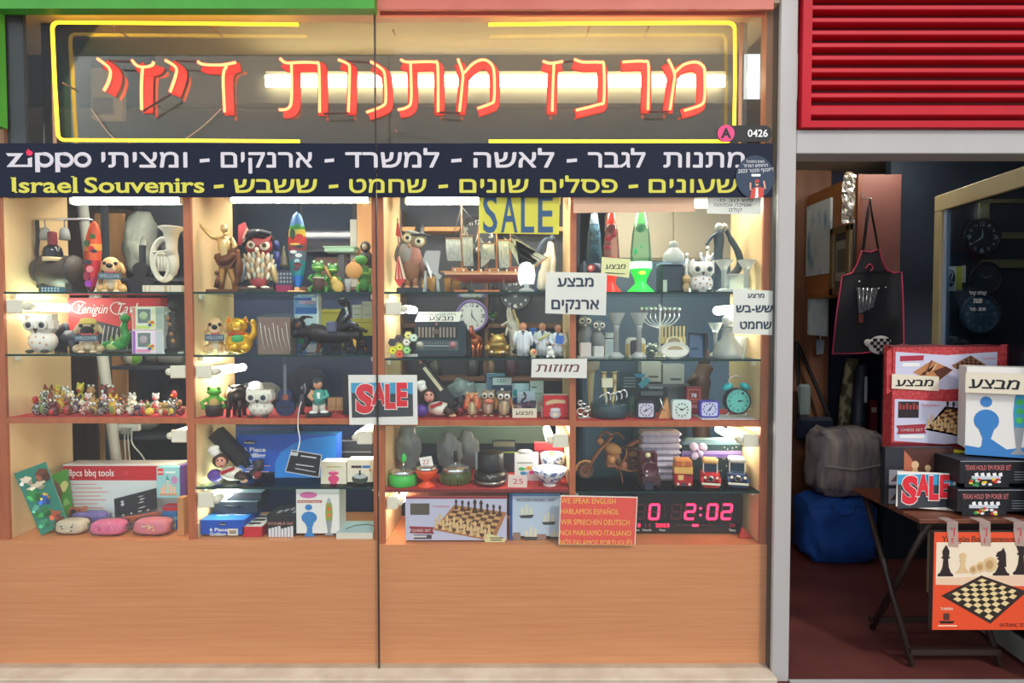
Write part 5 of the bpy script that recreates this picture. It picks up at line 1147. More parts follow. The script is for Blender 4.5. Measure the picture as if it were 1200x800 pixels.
q = t.part('stand'); q.box(450, 482, 416, 419, 2.4, 6, CRYST); q.box(464, 472, 396, 416, 2.6, 4.5, C(90,110,110))
t = A('retro_radio', 'dark old style radio with pale speaker slats and two dial knobs', 'radio', 515, 419, z, .17)
RB = C(34, 50, 62, r=.4)
q = t.part('case'); q.poly([(486,384),(490,377),(542,377),(546,384),(546,415),(543,418),(489,418),(486,415)], 0, 20, RB)
q = t.part('speaker_grille'); q.box(489, 537, 383, 397, -.8, 0, C(30,36,42))
for i in range(11):
    if i not in (5,): q.box(490.5 + 4.1 * i, 492.8 + 4.1 * i, 384, 396, -1.4, -.8, C(140,130,118))
q.lathe((511.5,390,0), [(4,-.8),(4,-2),(2,-2.2)], C(96,80,70), 'z', 14); q.lathe((511.5,380.5,0), [(2,0),(1.6,-1)], C(150,100,96), 'z', 10)
q = t.part('dial'); q.box(488, 537, 400, 411, -.8, 0, C(90,106,110)); q.box(497, 527, 401, 405, -1.1, -.8, C(50,64,72)); q.box(497, 527, 405.4, 406, -1.2, -.8, C(190,200,200)); q.box(497, 527, 407, 410.5, -1.1, -.8, C(60,76,80))
for i in range(10): q.box(498 + 3 * i, 498.6 + 3 * i, 402, 404, -1.3, -1.1, C(170,180,180))
for xx, c_ in ((492.5,(170,170,160)), (531,(176,120,130))):
    q = t.part('knob'); q.lathe((xx,405,0), [(4.2,-.8),(4.2,-2.4),(2.4,-2.8),(2.2,-3.6)], C(*c_), 'z', 16)
q = t.part('antenna'); q.ell((528,372,8), 2.2, SILVER); q.tube([(528,373,8),(528,378,8)], .8, SILVER, 6)
for xx in (495, 538):
    q = t.part('foot'); q.box(xx - 3, xx + 3, 417.5, 419, 3, 15, BLACK)
HW = lambda q, s, a, b, base, h, d, m, rise=0: q.text(s, a, b, base, h, d, m, True, 0.0, rise=rise, slant=.12)
t = T('price_paper', 'handwritten white offer paper lying tilted on the radio', 'paper', 513, 377, .16, P(513,377,.17).z)
q = t.part('sheet'); n4 = [(489.5,365,8), (540.5,365,8), (538,376.6,0), (486,376.6,0)]; slab(q, n4, .3, PAPER, PAPER)
q = t.part('lettering'); HW(q, 'מבצע', 502, 531, 375.2, 4.6, -.3, INK); HW(q, 'רדיו נטען איכותי', 491, 533, 369.5, 2.6, 4.4, INK)
t = A('horse_figurine', 'small copper coloured horse figurine standing behind the radio corner', 'horse figurine', 557, 418, z, .2)
CP = metal((206,116,76), .3)
q = t.part('body'); q.ell((559,400,3), (6.4,7.5,10), CP); q.ell((557,399,-5), (5.4,8,5), CP)
q = t.part('neck'); q.tube([(557,397,-6),(554,390,-9),(553,386,-11)], [4,3.2,2.6], CP, 8); q.ell((553,388,-13), (2.2,5,2.6), CP)
for a, dd in ((555,-6), (560.5,-5), (557,10), (563,9)):
    q = t.part('leg'); q.tube([(a,402,dd),(a - .3,410,dd),(a,418,dd)], [2.6,1.5,1.7], CP, 8)
for s in (-1, 1):
    q = t.part('ear'); q.ell((553 + s * 1.6,382.5,-10), (.8,2,.8), CP, 6, 5)
q = t.part('tail'); q.tube([(561,396,12),(563,406,14)], 1.4, CP, 6)
t = A('money_frog', 'golden money frog ornament on a heap of coins', 'frog figurine', 583, 418, z, .18)
OG = metal((176,146,84), .35)
q = t.part('coin_heap'); q.ell((583,413,0), (15,5.5,11), OG); random.seed(4)
for i in range(22): a = random.uniform(0, 6.28); r_ = random.uniform(.4, 1); q.ell((583 + 14 * r_ * math.cos(a),413 + 2.5 * random.uniform(-1,1),-11 * r_ * abs(math.sin(a))), (2.2,1.6,2.2), metal((150,116,60),.35) if i % 2 else OG, 8, 5)
q = t.part('body'); q.ell((583,404,0), (12,8,9), OG)
q = t.part('head'); q.ell((583,398,-3), (9.5,6.5,7), metal((206,170,100),.3)); q.tube([(p[0],p[1],-9) for p in arc(583,396.5,7.5,4.5,20,160,10)], .7, OG, 6)
for s in (-1, 1):
    q = t.part('eye'); q.ell((583 + s * 6,392.5,-4), (2.4,2.4,2.2), OG)
    q = t.part('leg'); q.ell((583 + s * 11,408,-4), (4,5,4), OG)
    q = t.part('pearl'); q.ell((583 + s * 6.5,412,-11), 1.5, WHITE)
t = A('horse_statuette', 'pale rearing horse statuette with golden mane beside the doctor figurines', 'horse figurine', 600, 418, z, .25)
HWm = C(206, 200, 186, r=.4)
q = t.part('body'); q.tube(smooth_path([(604,408,0),(604,398,0),(602,388,-1),(599,378,-2),(597,368,-3)]), [7] * 5 + [7] * 5 + [6] * 5 + [4] * 5 + [3], HWm, 10); q.ell((596.5,367,-5), (3,5,3), HWm)
q = t.part('mane'); q.tube(smooth_path([(601,364,-1),(605,376,0),(608,390,1)]), [1.5] * 5 + [2.6] * 5 + [1.5], C(214,190,140), 6)
for pts in ([(602,392,-3),(594,386,-6),(593,394,-8)], [(602,390,-3),(595,378,-8),(588,383,-9)], [(604,406,-3),(598,412,-4),(600,418,-4)], [(606,406,3),(608,412,4),(607,418,4)]):
    q = t.part('leg'); q.tube(pts, [2.6,2,1.5], HWm, 8)
for s in (-1, 1):
    q = t.part('ear'); q.ell((596.5 + s * 1.5,362.5,-3), (.8,1.8,.8), HWm, 6, 5)
q = t.part('base'); q.box(592, 612, 416, 418, -8, 8, C(160,150,130))
def doctor(label, x, yb, h, z, Y, glasses=False, hold=None):
    t = A('doctor_figurine', label, 'figurine', x, yb, z, Y, 'white coated doctor figurines')
    w = h * .42; SKD = C(206, 140, 108); CT = C(222, 228, 236, r=.5)
    q = t.part('coat'); q.lathe((x,0,0), [(w * .42,yb - h * .12),(w * .46,yb - h * .3),(w * .5,yb - h * .55),(w * .46,yb - h * .7),(w * .2,yb - h * .78)], CT, 'y', 16); q.box(x - .3, x + .3, yb - h * .72, yb - h * .14, -w * .5, -w * .46, C(176,184,196))
    q = t.part('trousers')
    for s in (-1, 1): q.tube([(x + s * w * .18,yb - h * .15,0),(x + s * w * .2,yb - h * .04,0)], [w * .2,w * .18], CT, 8)
    for s in (-1, 1):
        q = t.part('shoe'); q.ell((x + s * w * .24,yb - h * .025,-w * .15), (w * .2,h * .028,w * .25), C(30,44,60), 10, 5)
        q = t.part('arm'); e = (x + s * w * .34, yb - h * .4, -w * .5) if hold else (x + s * w * .56, yb - h * .36, 0)
        q.tube([(x + s * w * .42,yb - h * .72,0),(x + s * w * .6,yb - h * .52,-w * .12),e], [w * .13,w * .13,w * .1], CT, 8); q.ell(e, w * .09, SKD, 8, 5)
    q = t.part('head'); q.ell((x,yb - h * .88,-1), (w * .24,h * .11,w * .24), SKD); q.ell((x,yb - h * .86,-w * .25), (w * .05,h * .02,w * .05), SKD, 6, 4)
    q = t.part('hair'); q.ell((x,yb - h * .91,1), (w * .26,h * .1,w * .24), C(110,84,70) if not glasses else C(150,120,90))
    q = t.part('shirt_front'); q.poly([(x - w * .12,yb - h * .77),(x + w * .12,yb - h * .77),(x,yb - h * .62)], -w * .52, -w * .3, C(90,100,120))
    if hold == 'folder': q = t.part('folder'); q.poly([(x - w * .15,yb - h * .7),(x + w * .38,yb - h * .67),(x + w * .34,yb - h * .42),(x - w * .18,yb - h * .45)], -w * .66, -w * .6, C(50,110,200))
    if hold == 'horn': q = t.part('syringe'); q.tube([(x - w * .3,yb - h * .5,-w * .6),(x + w * .4,yb - h * .66,-w * .6)], [w * .06,w * .1], C(206,196,120), 8)
    return t
doctor('white coated doctor figurine with hands at sides, leftmost of the three doctors', 613, 418, 41, z, .14)
doctor('white coated doctor figurine holding a yellowish syringe, middle of the three doctors', 635.5, 418, 40, z, .17, True, 'horn')
doctor('white coated doctor figurine holding a blue folder, rightmost of the three doctors', 658.5, 418, 38, z, .14, False, 'folder')
t = A('blue_bag_figurine', 'small blue chair shaped ornament between two doctor figurines', 'ornament', 625, 405, 0, .25); t.o.location.z = z + .05
q = t.part('back'); q.box(620, 630, 385, 406, -2, 2, C(50,110,200), 1.5); q = t.part('post'); q.box(623, 627, 406, 418, -2, 2, C(40,60,100)); SETTLE.append((t.o,z))
t = A('flower_ornament', 'small peach rose ornament at the feet of the doctors', 'ornament', 625, 418, z, .10)
q = t.part('bloom'); q.ell((625,412,0), (4.4,4.8,4), C(226,200,150)); q.ell((626,411,-2.5), (2.6,2.8,2), C(226,110,100)); q = t.part('base'); q.lathe((625,0,0), [(3,418),(2.4,415)], C(190,190,160), 'y', 10)
t = A('polar_bear_figurine', 'small white polar bear figurine between middle and rightmost doctors', 'bear figurine', 645, 418, z, .10)
q = t.part('body'); q.ell((645,412,1), (5,5.5,5), WHITE); q = t.part('head'); q.ell((644,406.5,-2), (3.2,3,3), WHITE)
for s in (-1, 1):
    q = t.part('paw'); q.ell((645 + s * 3.5,416.3,-3), (1.8,1.6,2.4), WHITE)
# ================= BAY 3, third shelf =================
z = ZC[2]
t, pp = chef_monkey('chef monkey bottle holder in purple sleeve beside the SALE card', 510, 493, z, .15, ((488,435),(526,484),11))
q = t.part('bottle_label', label='cream strip along the black bottle'); q.poly([pp(6,-8.5),pp(40,-8.5),pp(40,-4.5),pp(6,-4.5)], 1.4, 2, C(222,212,180))
FT = C(190, 150, 120)
def craft_owl(label, x, yb, h, z, Y, body, belly, eye, wings='out'):
    t = A('owl_figurine', label, 'owl figurine', x, yb, z, Y, 'three small brown owl figurines'); w = h * .62
    bm_, be = C(*body, r=.55), C(*belly, r=.6)
    q = t.part('body'); q.ell((x,yb - h * .42,0), (w * .44,h * .4,w * .36), bm_); q.ell((x,yb - h * .36,-w * .2), (w * .3,h * .3,w * .22), be)
    for i in range(12): q.ell((x + w * .2 * math.cos(i * 2.1),yb - h * (.2 + .03 * i),-w * .41), (1.3,1.5,.7), C(*[int(v * .8) for v in belly]), 6, 4)
    q = t.part('head'); q.ell((x,yb - h * .78,0), (w * .42,h * .2,w * .36), bm_)
    for s in (-1, 1):
        q = t.part('ear'); q.poly([(x + s * w * .1,yb - h * .92),(x + s * w * .42,yb - h * 1.0),(x + s * w * .38,yb - h * .78)], -1, 2, bm_)
        if wings == 'eyes':
            q = t.part('wing'); q.ell((x + s * w * .3,yb - h * .6,-w * .3), (w * .22,h * .33,w * .16), C(196,84,50), tilt=('z',s * -16))
            for i in range(5): q.tube([(x + s * w * .16,yb - h * (.46 + .08 * i),-w * .47),(x + s * w * .4,yb - h * (.5 + .08 * i),-w * .44)], .5, C(236,190,150), 4)
        else:
            q = t.part('eye'); q.ell((x + s * w * .2,yb - h * .78,-w * .32), (w * .19,w * .19,1.4), C(*eye), 12, 6); q.ell((x + s * w * .2,yb - h * .78,-w * .38), (w * .09,w * .09,1), BLACK, 8, 5)
            q = t.part('wing'); q.ell((x + s * w * .45,yb - h * .5,0), (w * .12,h * .28,w * .26), C(170,110,60), tilt=('z',s * -10))
        q = t.part('foot'); q.ell((x + s * w * .2,yb - h * .03,-w * .25), (w * .14,h * .035,w * .2), FT, 8, 5)
    if wings == 'mouth':
        q = t.part('wing'); q.ell((x + 1,yb - h * .58,-w * .44), (w * .3,h * .1,2.4), C(206,120,90))
    else:
        q = t.part('beak'); q.ell((x,yb - h * .7,-w * .4), (1.4,2.4,1.4), C(110,80,60), 8, 5)
craft_owl('small owl figurine covering its eyes with orange striped wings', 553.5, 491, 29, z, .16, (196,150,110), (206,190,150), (220,200,170), 'eyes')
craft_owl('small owl figurine covering its beak with one wing, middle of three', 572, 490, 31, z, .18, (150,130,116), (200,170,150), (206,196,180), 'mouth')
craft_owl('small owl figurine with big white eyes and ochre wings, third of three', 590.5, 491, 31, z, .15, (130,116,100), (200,176,140), (236,232,226))
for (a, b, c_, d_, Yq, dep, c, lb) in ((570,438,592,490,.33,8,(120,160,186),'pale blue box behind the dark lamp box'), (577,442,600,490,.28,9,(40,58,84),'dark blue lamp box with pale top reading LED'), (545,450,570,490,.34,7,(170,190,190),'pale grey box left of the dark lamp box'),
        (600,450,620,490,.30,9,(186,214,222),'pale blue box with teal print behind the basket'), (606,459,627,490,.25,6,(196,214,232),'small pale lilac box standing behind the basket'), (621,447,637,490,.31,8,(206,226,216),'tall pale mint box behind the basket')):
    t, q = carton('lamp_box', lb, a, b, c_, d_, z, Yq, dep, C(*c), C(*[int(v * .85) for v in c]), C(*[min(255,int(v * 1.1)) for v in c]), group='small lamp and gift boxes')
    if 'LED' in lb: R_(q, a + .5, b + .5, c_ - .5, b + 9, C(190,206,206)); q.text('LED', a + 6, c_ - 7, b + 5.5, 3.4, -.6, C(60,100,110)); q.disc(588.5, 456, 2, 1.6, -.5, -.3, WHITE, 8); R_(q, a + 4, 460, c_ - 6, 461, C(180,190,200)); R_(q, a + 4, 462.5, c_ - 4, 463.3, C(150,160,176))
    elif 'teal print' in lb: q.disc(604, 460, 3, 4, -.5, -.3, C(40,160,170), 12); q.disc(605, 470, 4, 5, -.5, -.3, C(40,90,160), 12)
    elif 'mint' in lb: R_(q, 623, 453, 629, 454.4, C(70,80,90)); R_(q, 625, 460, 635, 461.4, C(150,190,170)); R_(q, 630, 470, 635, 475, C(226,180,180))
    elif 'lilac' in lb: R_(q, 612, 462, 618, 462.8, C(120,130,150))
    else: R_(q, a + 3, b + 4, a + 9, b + 6, C(90,110,150))
t = A('ring_basket', 'cream card box of small trinkets with a handwritten offer on front', 'box', 615, 493, z, .115)
q = t.part('tray'); TC = C(226, 220, 196, r=.7)
q.box(600.5, 629, 482, 493, 0, .8, TC); q.box(600.5, 629, 491.5, 493, .8, 12, TC); q.box(600.5, 601.3, 479, 493, .8, 12, TC); q.box(628.2, 629, 479, 493, .8, 12, TC); q.box(600.5, 629, 479, 493, 11.2, 12, C(170,150,120))
q = t.part('lettering'); HW(q, 'מבצע', 604, 624, 489.5, 4, -.3, INK)
for k, (xx, yy, c_) in enumerate(((609,483,(150,120,130)),(624.5,480,(60,66,80)))):
    t = T('trinket_box', ('pinkish small ring box in the left of the card box','dark small ring box in the right of the card box')[k], 'trinket', xx, 491, .145, z + .008, 'trinkets in the card box')
    q = t.part('body'); q.box(xx - 3.5, xx + 3.5, yy - 4, 491, -3, 3, C(*c_), .8); q = t.part('lid'); q.box(xx - 3.7, xx + 3.7, yy - 6, yy - 4, -3.2, 3.2, C(*[int(v * .7) for v in c_]), .6)
t = T('tobacco_pipe', 'small dark pipe with a purple bowl standing up in the card box', 'pipe', 617, 491, .145, z + .008)
q = t.part('bowl'); q.lathe((618,480,0), [(5.4,-3),(6,-3.6),(4.6,-3.8),(4,-2.6)], C(90,50,90), 'z', 18); q.ell((618,480,-1), (5,5,3), C(60,36,60)); q.box(617, 619, 484, 491, -1, 1, BLACK)
q = t.part('stem'); q.tube(smooth_path([(612,486,-1),(612,474,-1),(616,470,-1),(614,464,-1)]), [2] * 5 + [1.4] * 5 + [1] * 6, C(40,40,50), 7)
t, q = carton('pink_box', 'narrow pink box between card box and red grinder box', 634, 476, 638.5, 493, z, .14, 10, C(226,190,190))
t, q = carton('grinder_box', 'red carton picturing a silver grinder with white top', 640, 464, 669.2, 493, z, .10, 12, C(196,30,42), C(176,26,38), C(226,226,222))
t.o.location.x -= .006
q.poly([(643,472),(652,469),(666,470),(666,474),(656,473.5),(643,476)], -.4, -.25, C(206,180,140)); q.disc(654, 486, 6.5, 5.4, -.5, -.3, C(176,180,186), 18); q.disc(654, 481, 6, 2, -.7, -.5, C(210,214,220), 16); R_(q, 651, 485, 657, 489, C(226,210,190), -.7); R_(q, 653.4, 476, 654.6, 480, INK, -.6)
t = A('plastic_bag', 'crumpled grey plastic bag behind the black bottle box', 'bag', 540, 491, z, .3)
q = t.part('bag'); q.ell((541,473,0), (17,19,8), clear('grey_plastic',(205,216,216),.4,.15,.30,(196,208,208)), 32, 24)
crumple(q, .22, 22)
# ================= BAY 3, red lined shelf =================
z = ZC[3]
def ashtray(label, x, yb, r, y0, z, Y, c, kind):
    t = A('spinning_ashtray', label, 'ashtray', x, yb, z, Y, 'spinning ashtrays'); m_ = C(*c, r=.3)
    h = yb - y0
    if kind == 'bowl':
        q = t.part('foot'); q.lathe((x,0,0), [(r * .85,yb),(r * .8,yb - h * .06),(r * .35,yb - h * .2),(r * .35,yb - h * .3)], m_, 'y', 24)
        q = t.part('bowl'); q.lathe((x,0,0), [(r * .3,yb - h * .28),(r * .8,yb - h * .42),(r,yb - h * .72),(r * .98,yb - h * .78),(r * .9,yb - h * .72)], m_, 'y', 28)
        q = t.part('lid'); q.lathe((x,0,0), [(r * .92,yb - h * .74),(r * .9,yb - h * .92),(r * .2,yb - h * .98)], CHROME, 'y', 24)
    else:
        q = t.part('bowl'); q.lathe((x,0,0), [(r * .92,yb),(r,yb - h * .06),(r,yb - h * .55),(r * .9,yb - h * .62)], m_, 'y', 28)
        q = t.part('lid'); q.lathe((x,0,0), [(r * .88,yb - h * .6),(r * .86,yb - h * .85),(r * .3,yb - h * .95),(r * .1,yb - h * .9)], CHROME, 'y', 26)
        if kind == 'facet':
            for i in range(14):
                a = math.pi * (i + .5) / 14; q2 = q; q2.box(x - r * math.cos(a) - .4, x - r * math.cos(a) + .4, yb - h * .55, yb - h * .06, -r * math.sin(a) - .5, -r * math.sin(a), metal((140,150,90),.3))
    return t
t = ashtray('bright green round ashtray with push knob at the left end', 468.5, 572, 16.5, 551, z, .13, (70,190,80), 'flat')
q = t.part('push_knob'); q.tube([(469,552,0),(469,546,0)], 1, CHROME, 8); q.ell((469.5,541,0), (3,5.5,3), C(60,200,90))
t = ashtray('orange pedestal ashtray with a chrome lid beside the green one', 500, 572, 13, 547, z, .11, (236,84,40), 'bowl')
t = T('price_tag', 'white handwritten price tag standing on the orange ashtray', 'price tag', 499, 548, .115, P(499,548,.115).z)
q = t.part('card'); q.poly([(491,538),(505.5,535.5),(508,547),(494,549.5)], -.2, .3, PAPER); q = t.part('lettering'); q.text('22', 495, 503, 545.5, 5, -.4, C(200,60,60), rise=1)
t = ashtray('dark olive faceted ashtray with a push knob in the middle', 534, 569, 18, 548, z, .18, (70,84,44), 'facet')
q = t.part('push_knob'); q.tube([(534,549,0),(534,545,0)], 1, CHROME, 8); q.lathe((534,0,0), [(2.6,545),(2.6,534),(2,533)], C(30,30,34), 'y', 12)
t = A('spinning_ashtray', 'large black round ashtray with a tall black drum top', 'ashtray', 575, 572, z, .15, 'spinning ashtrays')
q = t.part('bowl'); q.lathe((575,0,0), [(17,572),(18.5,569),(20,561),(18,557),(14,556)], C(44,40,40,r=.3), 'y', 28); q.lathe((575,0,0), [(18.9,570),(19.6,566)], metal((150,146,140)), 'y', 28)
q = t.part('drum'); q.lathe((575,0,0), [(15,556),(15.4,554),(15.4,536),(14,534.6),(3,534)], C(32,32,36,r=.4), 'y', 26)
q = t.part('emblem'); q.poly([(571,557.5),(575,562),(579,557.5),(577,557),(575,559),(573,557)], -20.4, -19.6, SILVER)
t, q = carton('fish_print_box', 'white lidded box printed with blue, green and pink fish', 603, 527, 631, 558, z, .2, 12, C(226,230,234), C(200,206,210), C(210,216,216));
R_(q, 606, 536, 624, 537.6, C(150,160,150))
for (a, b, c_) in ((611,544,(70,180,100)), (620,543,(230,170,50)), (613,549,(60,150,200)), (623,548,(220,60,140))): q.disc(a, b, 3.6, 2.2, -.5, -.3, C(*c_), 12); q.poly([(a + 3,b),(a + 5,b - 2),(a + 5,b + 2)], -.5, -.3, C(*c_))
w_ = t.part('ribbon'); w_.ell((615,524.5,5), (9,2.6,4), C(200,206,210))
t = T('price_tag', 'pale handwritten price tag leaning at the front edge of red shelf', 'price tag', 606, 574, .075, z)
q = t.part('card'); q.poly([(595.5,558),(618,559.5),(617.5,573.5),(595,573)], 0, .5, C(226,206,200)); q = t.part('lettering'); q.text('25', 601, 613, 569, 6, -.3, C(200,80,80))
t = A('glass_bowl', 'white bowl of clear and blue swirled glass on the red shelf', 'bowl', 647, 573, z, .12)
q = t.part('bowl'); q.lathe((647,0,0), [(7,570),(12,567),(19,558),(21,553.5),(20,553.5),(16,560),(8,567)], mat('white_blue_glass',(222,228,236),r=.2,noise=((90,110,160),(40,40,40),.5,.62)), 'y', 26); q.lathe((647,0,0), [(8,573),(7,570)], WHITE, 'y', 16)
t = A('candle_holder', 'small blue rimmed dish standing behind the swirled glass bowl', 'dish', 652, 560, z, .275)
q = t.part('dish'); q.lathe((652,0,0), [(9,562),(14,556),(14.5,546),(13,545),(12,553)], mat('white_blue_glass',()), 'y', 22); q = t.part('stand'); q.lathe((652,0,0), [(10,573),(8,562)], C(60,90,140), 'y', 16)
q = t.part('tag'); q.box(648, 654, 541, 545.5, -8, -7.4, C(226,220,120))
t, q = carton('red_book', 'red bound box lying behind the blue rimmed dish', 633, 537, 667, 545, z, .36, 8, C(170,40,50), C(150,34,44), C(200,90,90))
R_(q, 633, 545, 667, 572, C(120,30,40), -.1)
t, q = carton('pale_box', 'pale blue leaning box standing behind the black drum ashtray', 557, 530, 575, 573, z, .33, 4, C(160,190,206)); R_(q, 559, 533, 573, 547, C(190,214,224))
t, q = carton('dark_green_box', 'dark teal box behind the green and orange ashtrays', 494, 532, 521, 573, z, .34, 6, C(30,60,66))
t, q = carton('dark_green_box', 'dark blue box with lime stripe behind the drum ashtray', 577, 516, 604, 573, z, .37, 4, C(40,52,66)); R_(q, 578, 529, 603, 530.4, C(150,190,70)); R_(q, 578, 517, 603, 523, C(110,116,96))
for k, (xx, rx) in enumerate(((475,17),(527,18),(548,17))):
    t = A('plastic_bag', ('tall crumpled grey plastic bag in the left corner above the green ashtray','clear crumpled bag above the olive ashtray','clear bag right of the olive ashtray top')[k], 'bag', xx, 573, z, (.3,.33,.38)[k])
    q = t.part('bag'); q.ell((xx,545 if k == 0 else 548,0), (rx * .8,30 if k == 0 else 24,7 if k == 0 else 5), mat('grey_plastic',()), 32, 24)
    crumple(q, .26, 17)
# ================= BAY 3, cabinet floor =================
z = ZC[4]
t, q = carton('chess_set_box', 'wide pale lavender chess set box picturing a set chess board', 475, 583, 594, 637, z, .075, 20, C(196,196,222), C(170,60,60), C(190,120,120))
R_(q, 475.3, 583.2, 593.7, 585.5, C(150,40,54)); R_(q, 481, 591, 503.5, 604.5, C(90,84,74)); q.text('TUNDRA', 507, 527, 596, 2.6, -.5, C(214,90,100))
def chess_print(q, x0, y0, x1, y1, d=-.4):
    """printed picture of a chess board with two rows of pieces, inside a rectangle"""
    w, h = x1 - x0, y1 - y0; U = lambda u, v: (x0 + u * w, y0 + v * h)
    q.poly([U(0,.72),U(.28,.12),U(1,.3),U(.82,1)], d, d + .1, C(176,116,70)); q.poly([U(.05,.68),U(.3,.18),U(.94,.34),U(.78,.92)], d - .1, d, C(206,160,104))
    for i in range(8):
        for j in range(8):
            if (i + j) % 2: continue
            a, b = (i + .5) / 8, (j + .5) / 8; A_ = V(U(.05,.68)); B_ = V(U(.3,.18)); D_ = V(U(.94,.34)); E_ = V(U(.78,.92))
            f = lambda s, t_: A_.lerp(B_, s).lerp(E_.lerp(D_,s), t_)
            q.poly([tuple(f(s,t_)) for s,t_ in ((i / 8,j / 8),((i + 1) / 8,j / 8),((i + 1) / 8,(j + 1) / 8),(i / 8,(j + 1) / 8))], d - .2, d - .1, C(96,60,44))
    def piece(px, py, hh, m_, dd):
        r = hh * .17; q.poly([(px - r * 1.3,py),(px + r * 1.3,py),(px + r * .6,py - hh * .3),(px + r * .5,py - hh * .6),(px + r * .9,py - hh * .72),(px + r * .5,py - hh * .95),(px,py - hh),(px - r * .5,py - hh * .95),(px - r * .9,py - hh * .72),(px - r * .5,py - hh * .6),(px - r * .6,py - hh * .3)], dd, dd + .1, m_)
    for i in range(8):
        a = U(.31 + .085 * i, .22 + .02 * i); piece(a[0], a[1], h * .24 * (1.25 if i in (3,4) else 1), C(70,48,40), d - .3)
        a = U(.36 + .07 * i, .42 + .02 * i)
    for r_ in range(2):
        for i in range(8):
            a = U(.04 + .095 * i + .05 * (1 - r_), .62 + .035 * i + .1 * r_ - .04); piece(a[0], a[1], h * .25, C(224,190,140), d - .45 - .02 * i - .1 * r_)
chess_print(q, 508, 587, 594, 636)
q.poly([(479,618),(509,619),(507,623),(509,627),(480,626),(482,622)], -.5, -.3, C(150,44,54)); q.text('CHESS SET', 483, 505, 624.4, 3, -.7, C(236,226,220)); R_(q, 485, 628, 506, 633, C(70,60,66)); R_(q, 483, 629, 500, 631, C(220,216,220), -.7); q.poly([(567,631),(571,626),(592,632),(592,636.5),(568,636.5)], -.9, -.7, C(222,214,160)); R_(q, 574, 631, 590, 632, INK, -1.1); R_(q, 575, 633.6, 588, 634.6, INK, -1.1)
t, q = carton('ship_kit_box', 'blue edged box titled wooden sailing craft picturing four ships', 597.5, 582, 656, 637.5, z, .10, 12, C(190,206,226), C(40,80,150), C(60,110,170))
R_(q, 597.8, 582.4, 600.5, 637, C(40,84,160)); R_(q, 600.5, 582.4, 655.5, 585, C(90,140,190)); q.text('WOODEN SAILING CRAFT', 605, 652, 591.5, 3.6, -.5, C(70,50,70), bold=.01)
for (a, b, s) in ((617,608,1.0), (643,616,.95), (622,634,1.0), (650,634,.7)):
    q.poly([(a - 9 * s,b),(a + 9 * s,b - 1),(a + 6 * s,b + 3 * s),(a - 6 * s,b + 3 * s)], -.6, -.4, C(70,70,70))
    for i, (dx, hh) in enumerate(((-5,9),(0,13),(5,10))): q.poly([(a + dx * s - 2.4 * s,b - 1),(a + dx * s + 2.4 * s,b - 1),(a + dx * s + 1.6 * s,b - hh * s),(a + dx * s - 1.4 * s,b - hh * s)], -.5 - .05 * i, -.4, C(220,216,196))
for (a, b, c_, d_) in ((601,628,610,637), (628,630,640,637)): R_(q, a, b, c_, d_, C(150,120,110), -.35)

# ================= BAY 4, top shelf =================
z = ZD[0]
def lava_lamp(label, x, yb, yt, r, z, Y, body, liquid, cap, blobs, glow=0.0, kind='slim'):
    t = A('lava_lamp', label, 'lava lamp', x, yb, z, Y, 'lava lamps')
    h = yb - yt; ym = yb - h * .38
    bm_ = C(*body, r=.3, e=glow) if glow else C(*body, r=.3)
    q = t.part('base'); q.lathe((x,0,0), [(r * 1.35,yb),(r * 1.3,yb - h * .02),(r * .55,yb - h * .12),(r * .6,yb - h * .17),(r * 1.0,yb - h * .28),(r * 1.05,ym)], bm_, 'y', 24)
    q = t.part('glass_bottle'); q.lathe((x,0,0), [(r * 1.02,ym),(r,ym - h * .12),(r * .82,ym - h * .38),(r * .62,yt + h * .13)], liquid, 'y', 24)
    q = t.part('cap'); q.lathe((x,0,0), [(r * .64,yt + h * .15),(r * .62,yt + h * .13),(r * .42,yt),(r * .1,yt - .5)], C(*cap,r=.3,e=glow * .5) if glow else C(*cap,r=.3), 'y', 20)
    for (a, b, ra, rb, m_) in blobs:
        q = t.part('wax_blob'); q.ell((x + a,b,0), (ra,rb,ra), m_, 12, 8)
    return t
BLQ = clear('blue_liquid', (150,190,206), .2, .05, .35, (90,140,170))
t = lava_lamp('dim blue glitter lamp on a dark base, leftmost of three', 696, 340, 246, 9, z, .3, (40,60,90), BLQ, (120,150,170), [(-3,276,3,3,C(40,76,96)),(4,275,3.4,3.4,C(40,76,96)),(0,286,4.4,4,C(50,90,110)),(3,292,2.6,2,C(40,76,96)),(0,262,5,7,C(96,140,156))])
q = t.part('emblem'); q.disc(691, 310, 4, 4, -11, -9.6, C(206,80,90), 14); q.disc(690.4, 309.5, 2, 2, -11.4, -11, C(230,220,220), 12)
RLQ = clear('rose_liquid', (232,206,206), .2, .05, .12, (220,170,170))
RW = C(206, 40, 84, r=.3)
lava_lamp('lit red lava lamp with crimson wax behind the yellow offer slip', 716, 341, 248, 9.5, z, .2, (240,50,36), RLQ, (236,70,50), [(0,264,5.4,7,C(110,40,70)),(3,270,3.4,6,RW),(-3,277,4.5,4,RW),(-4,287,4,3,RW),(0,300,4,3,RW)], .35)
GLQ = clear('green_liquid', (214,240,226), .2, .05, .12, (160,220,190))
t = lava_lamp('lit green lava lamp with teal wax on a bright green base', 750.5, 342, 249, 12, z, .17, (40,230,80), GLQ, (120,240,150), [(0,264,6.6,7.5,C(20,150,116,r=.3)),(-6,293,2.6,4,C(40,190,120)),(1,287,1.6,2,C(40,190,120))], .45)
q = t.part('glow_band', label='pale glowing band with an orange spot'); q.lathe((750.5,0,0), [(12.9,314),(12.9,306)], mat('lit_green_band',(190,255,210),e=1.0), 'y', 24); q.ell((750,319,-10.5), (4,2,2.4), mat('lit_orange_spot',(255,200,60),e=1.4))
t = A('decanter_bottle', 'dark square decanter with a ribbed clear glass stopper', 'decanter', 789, 341, z, .2)
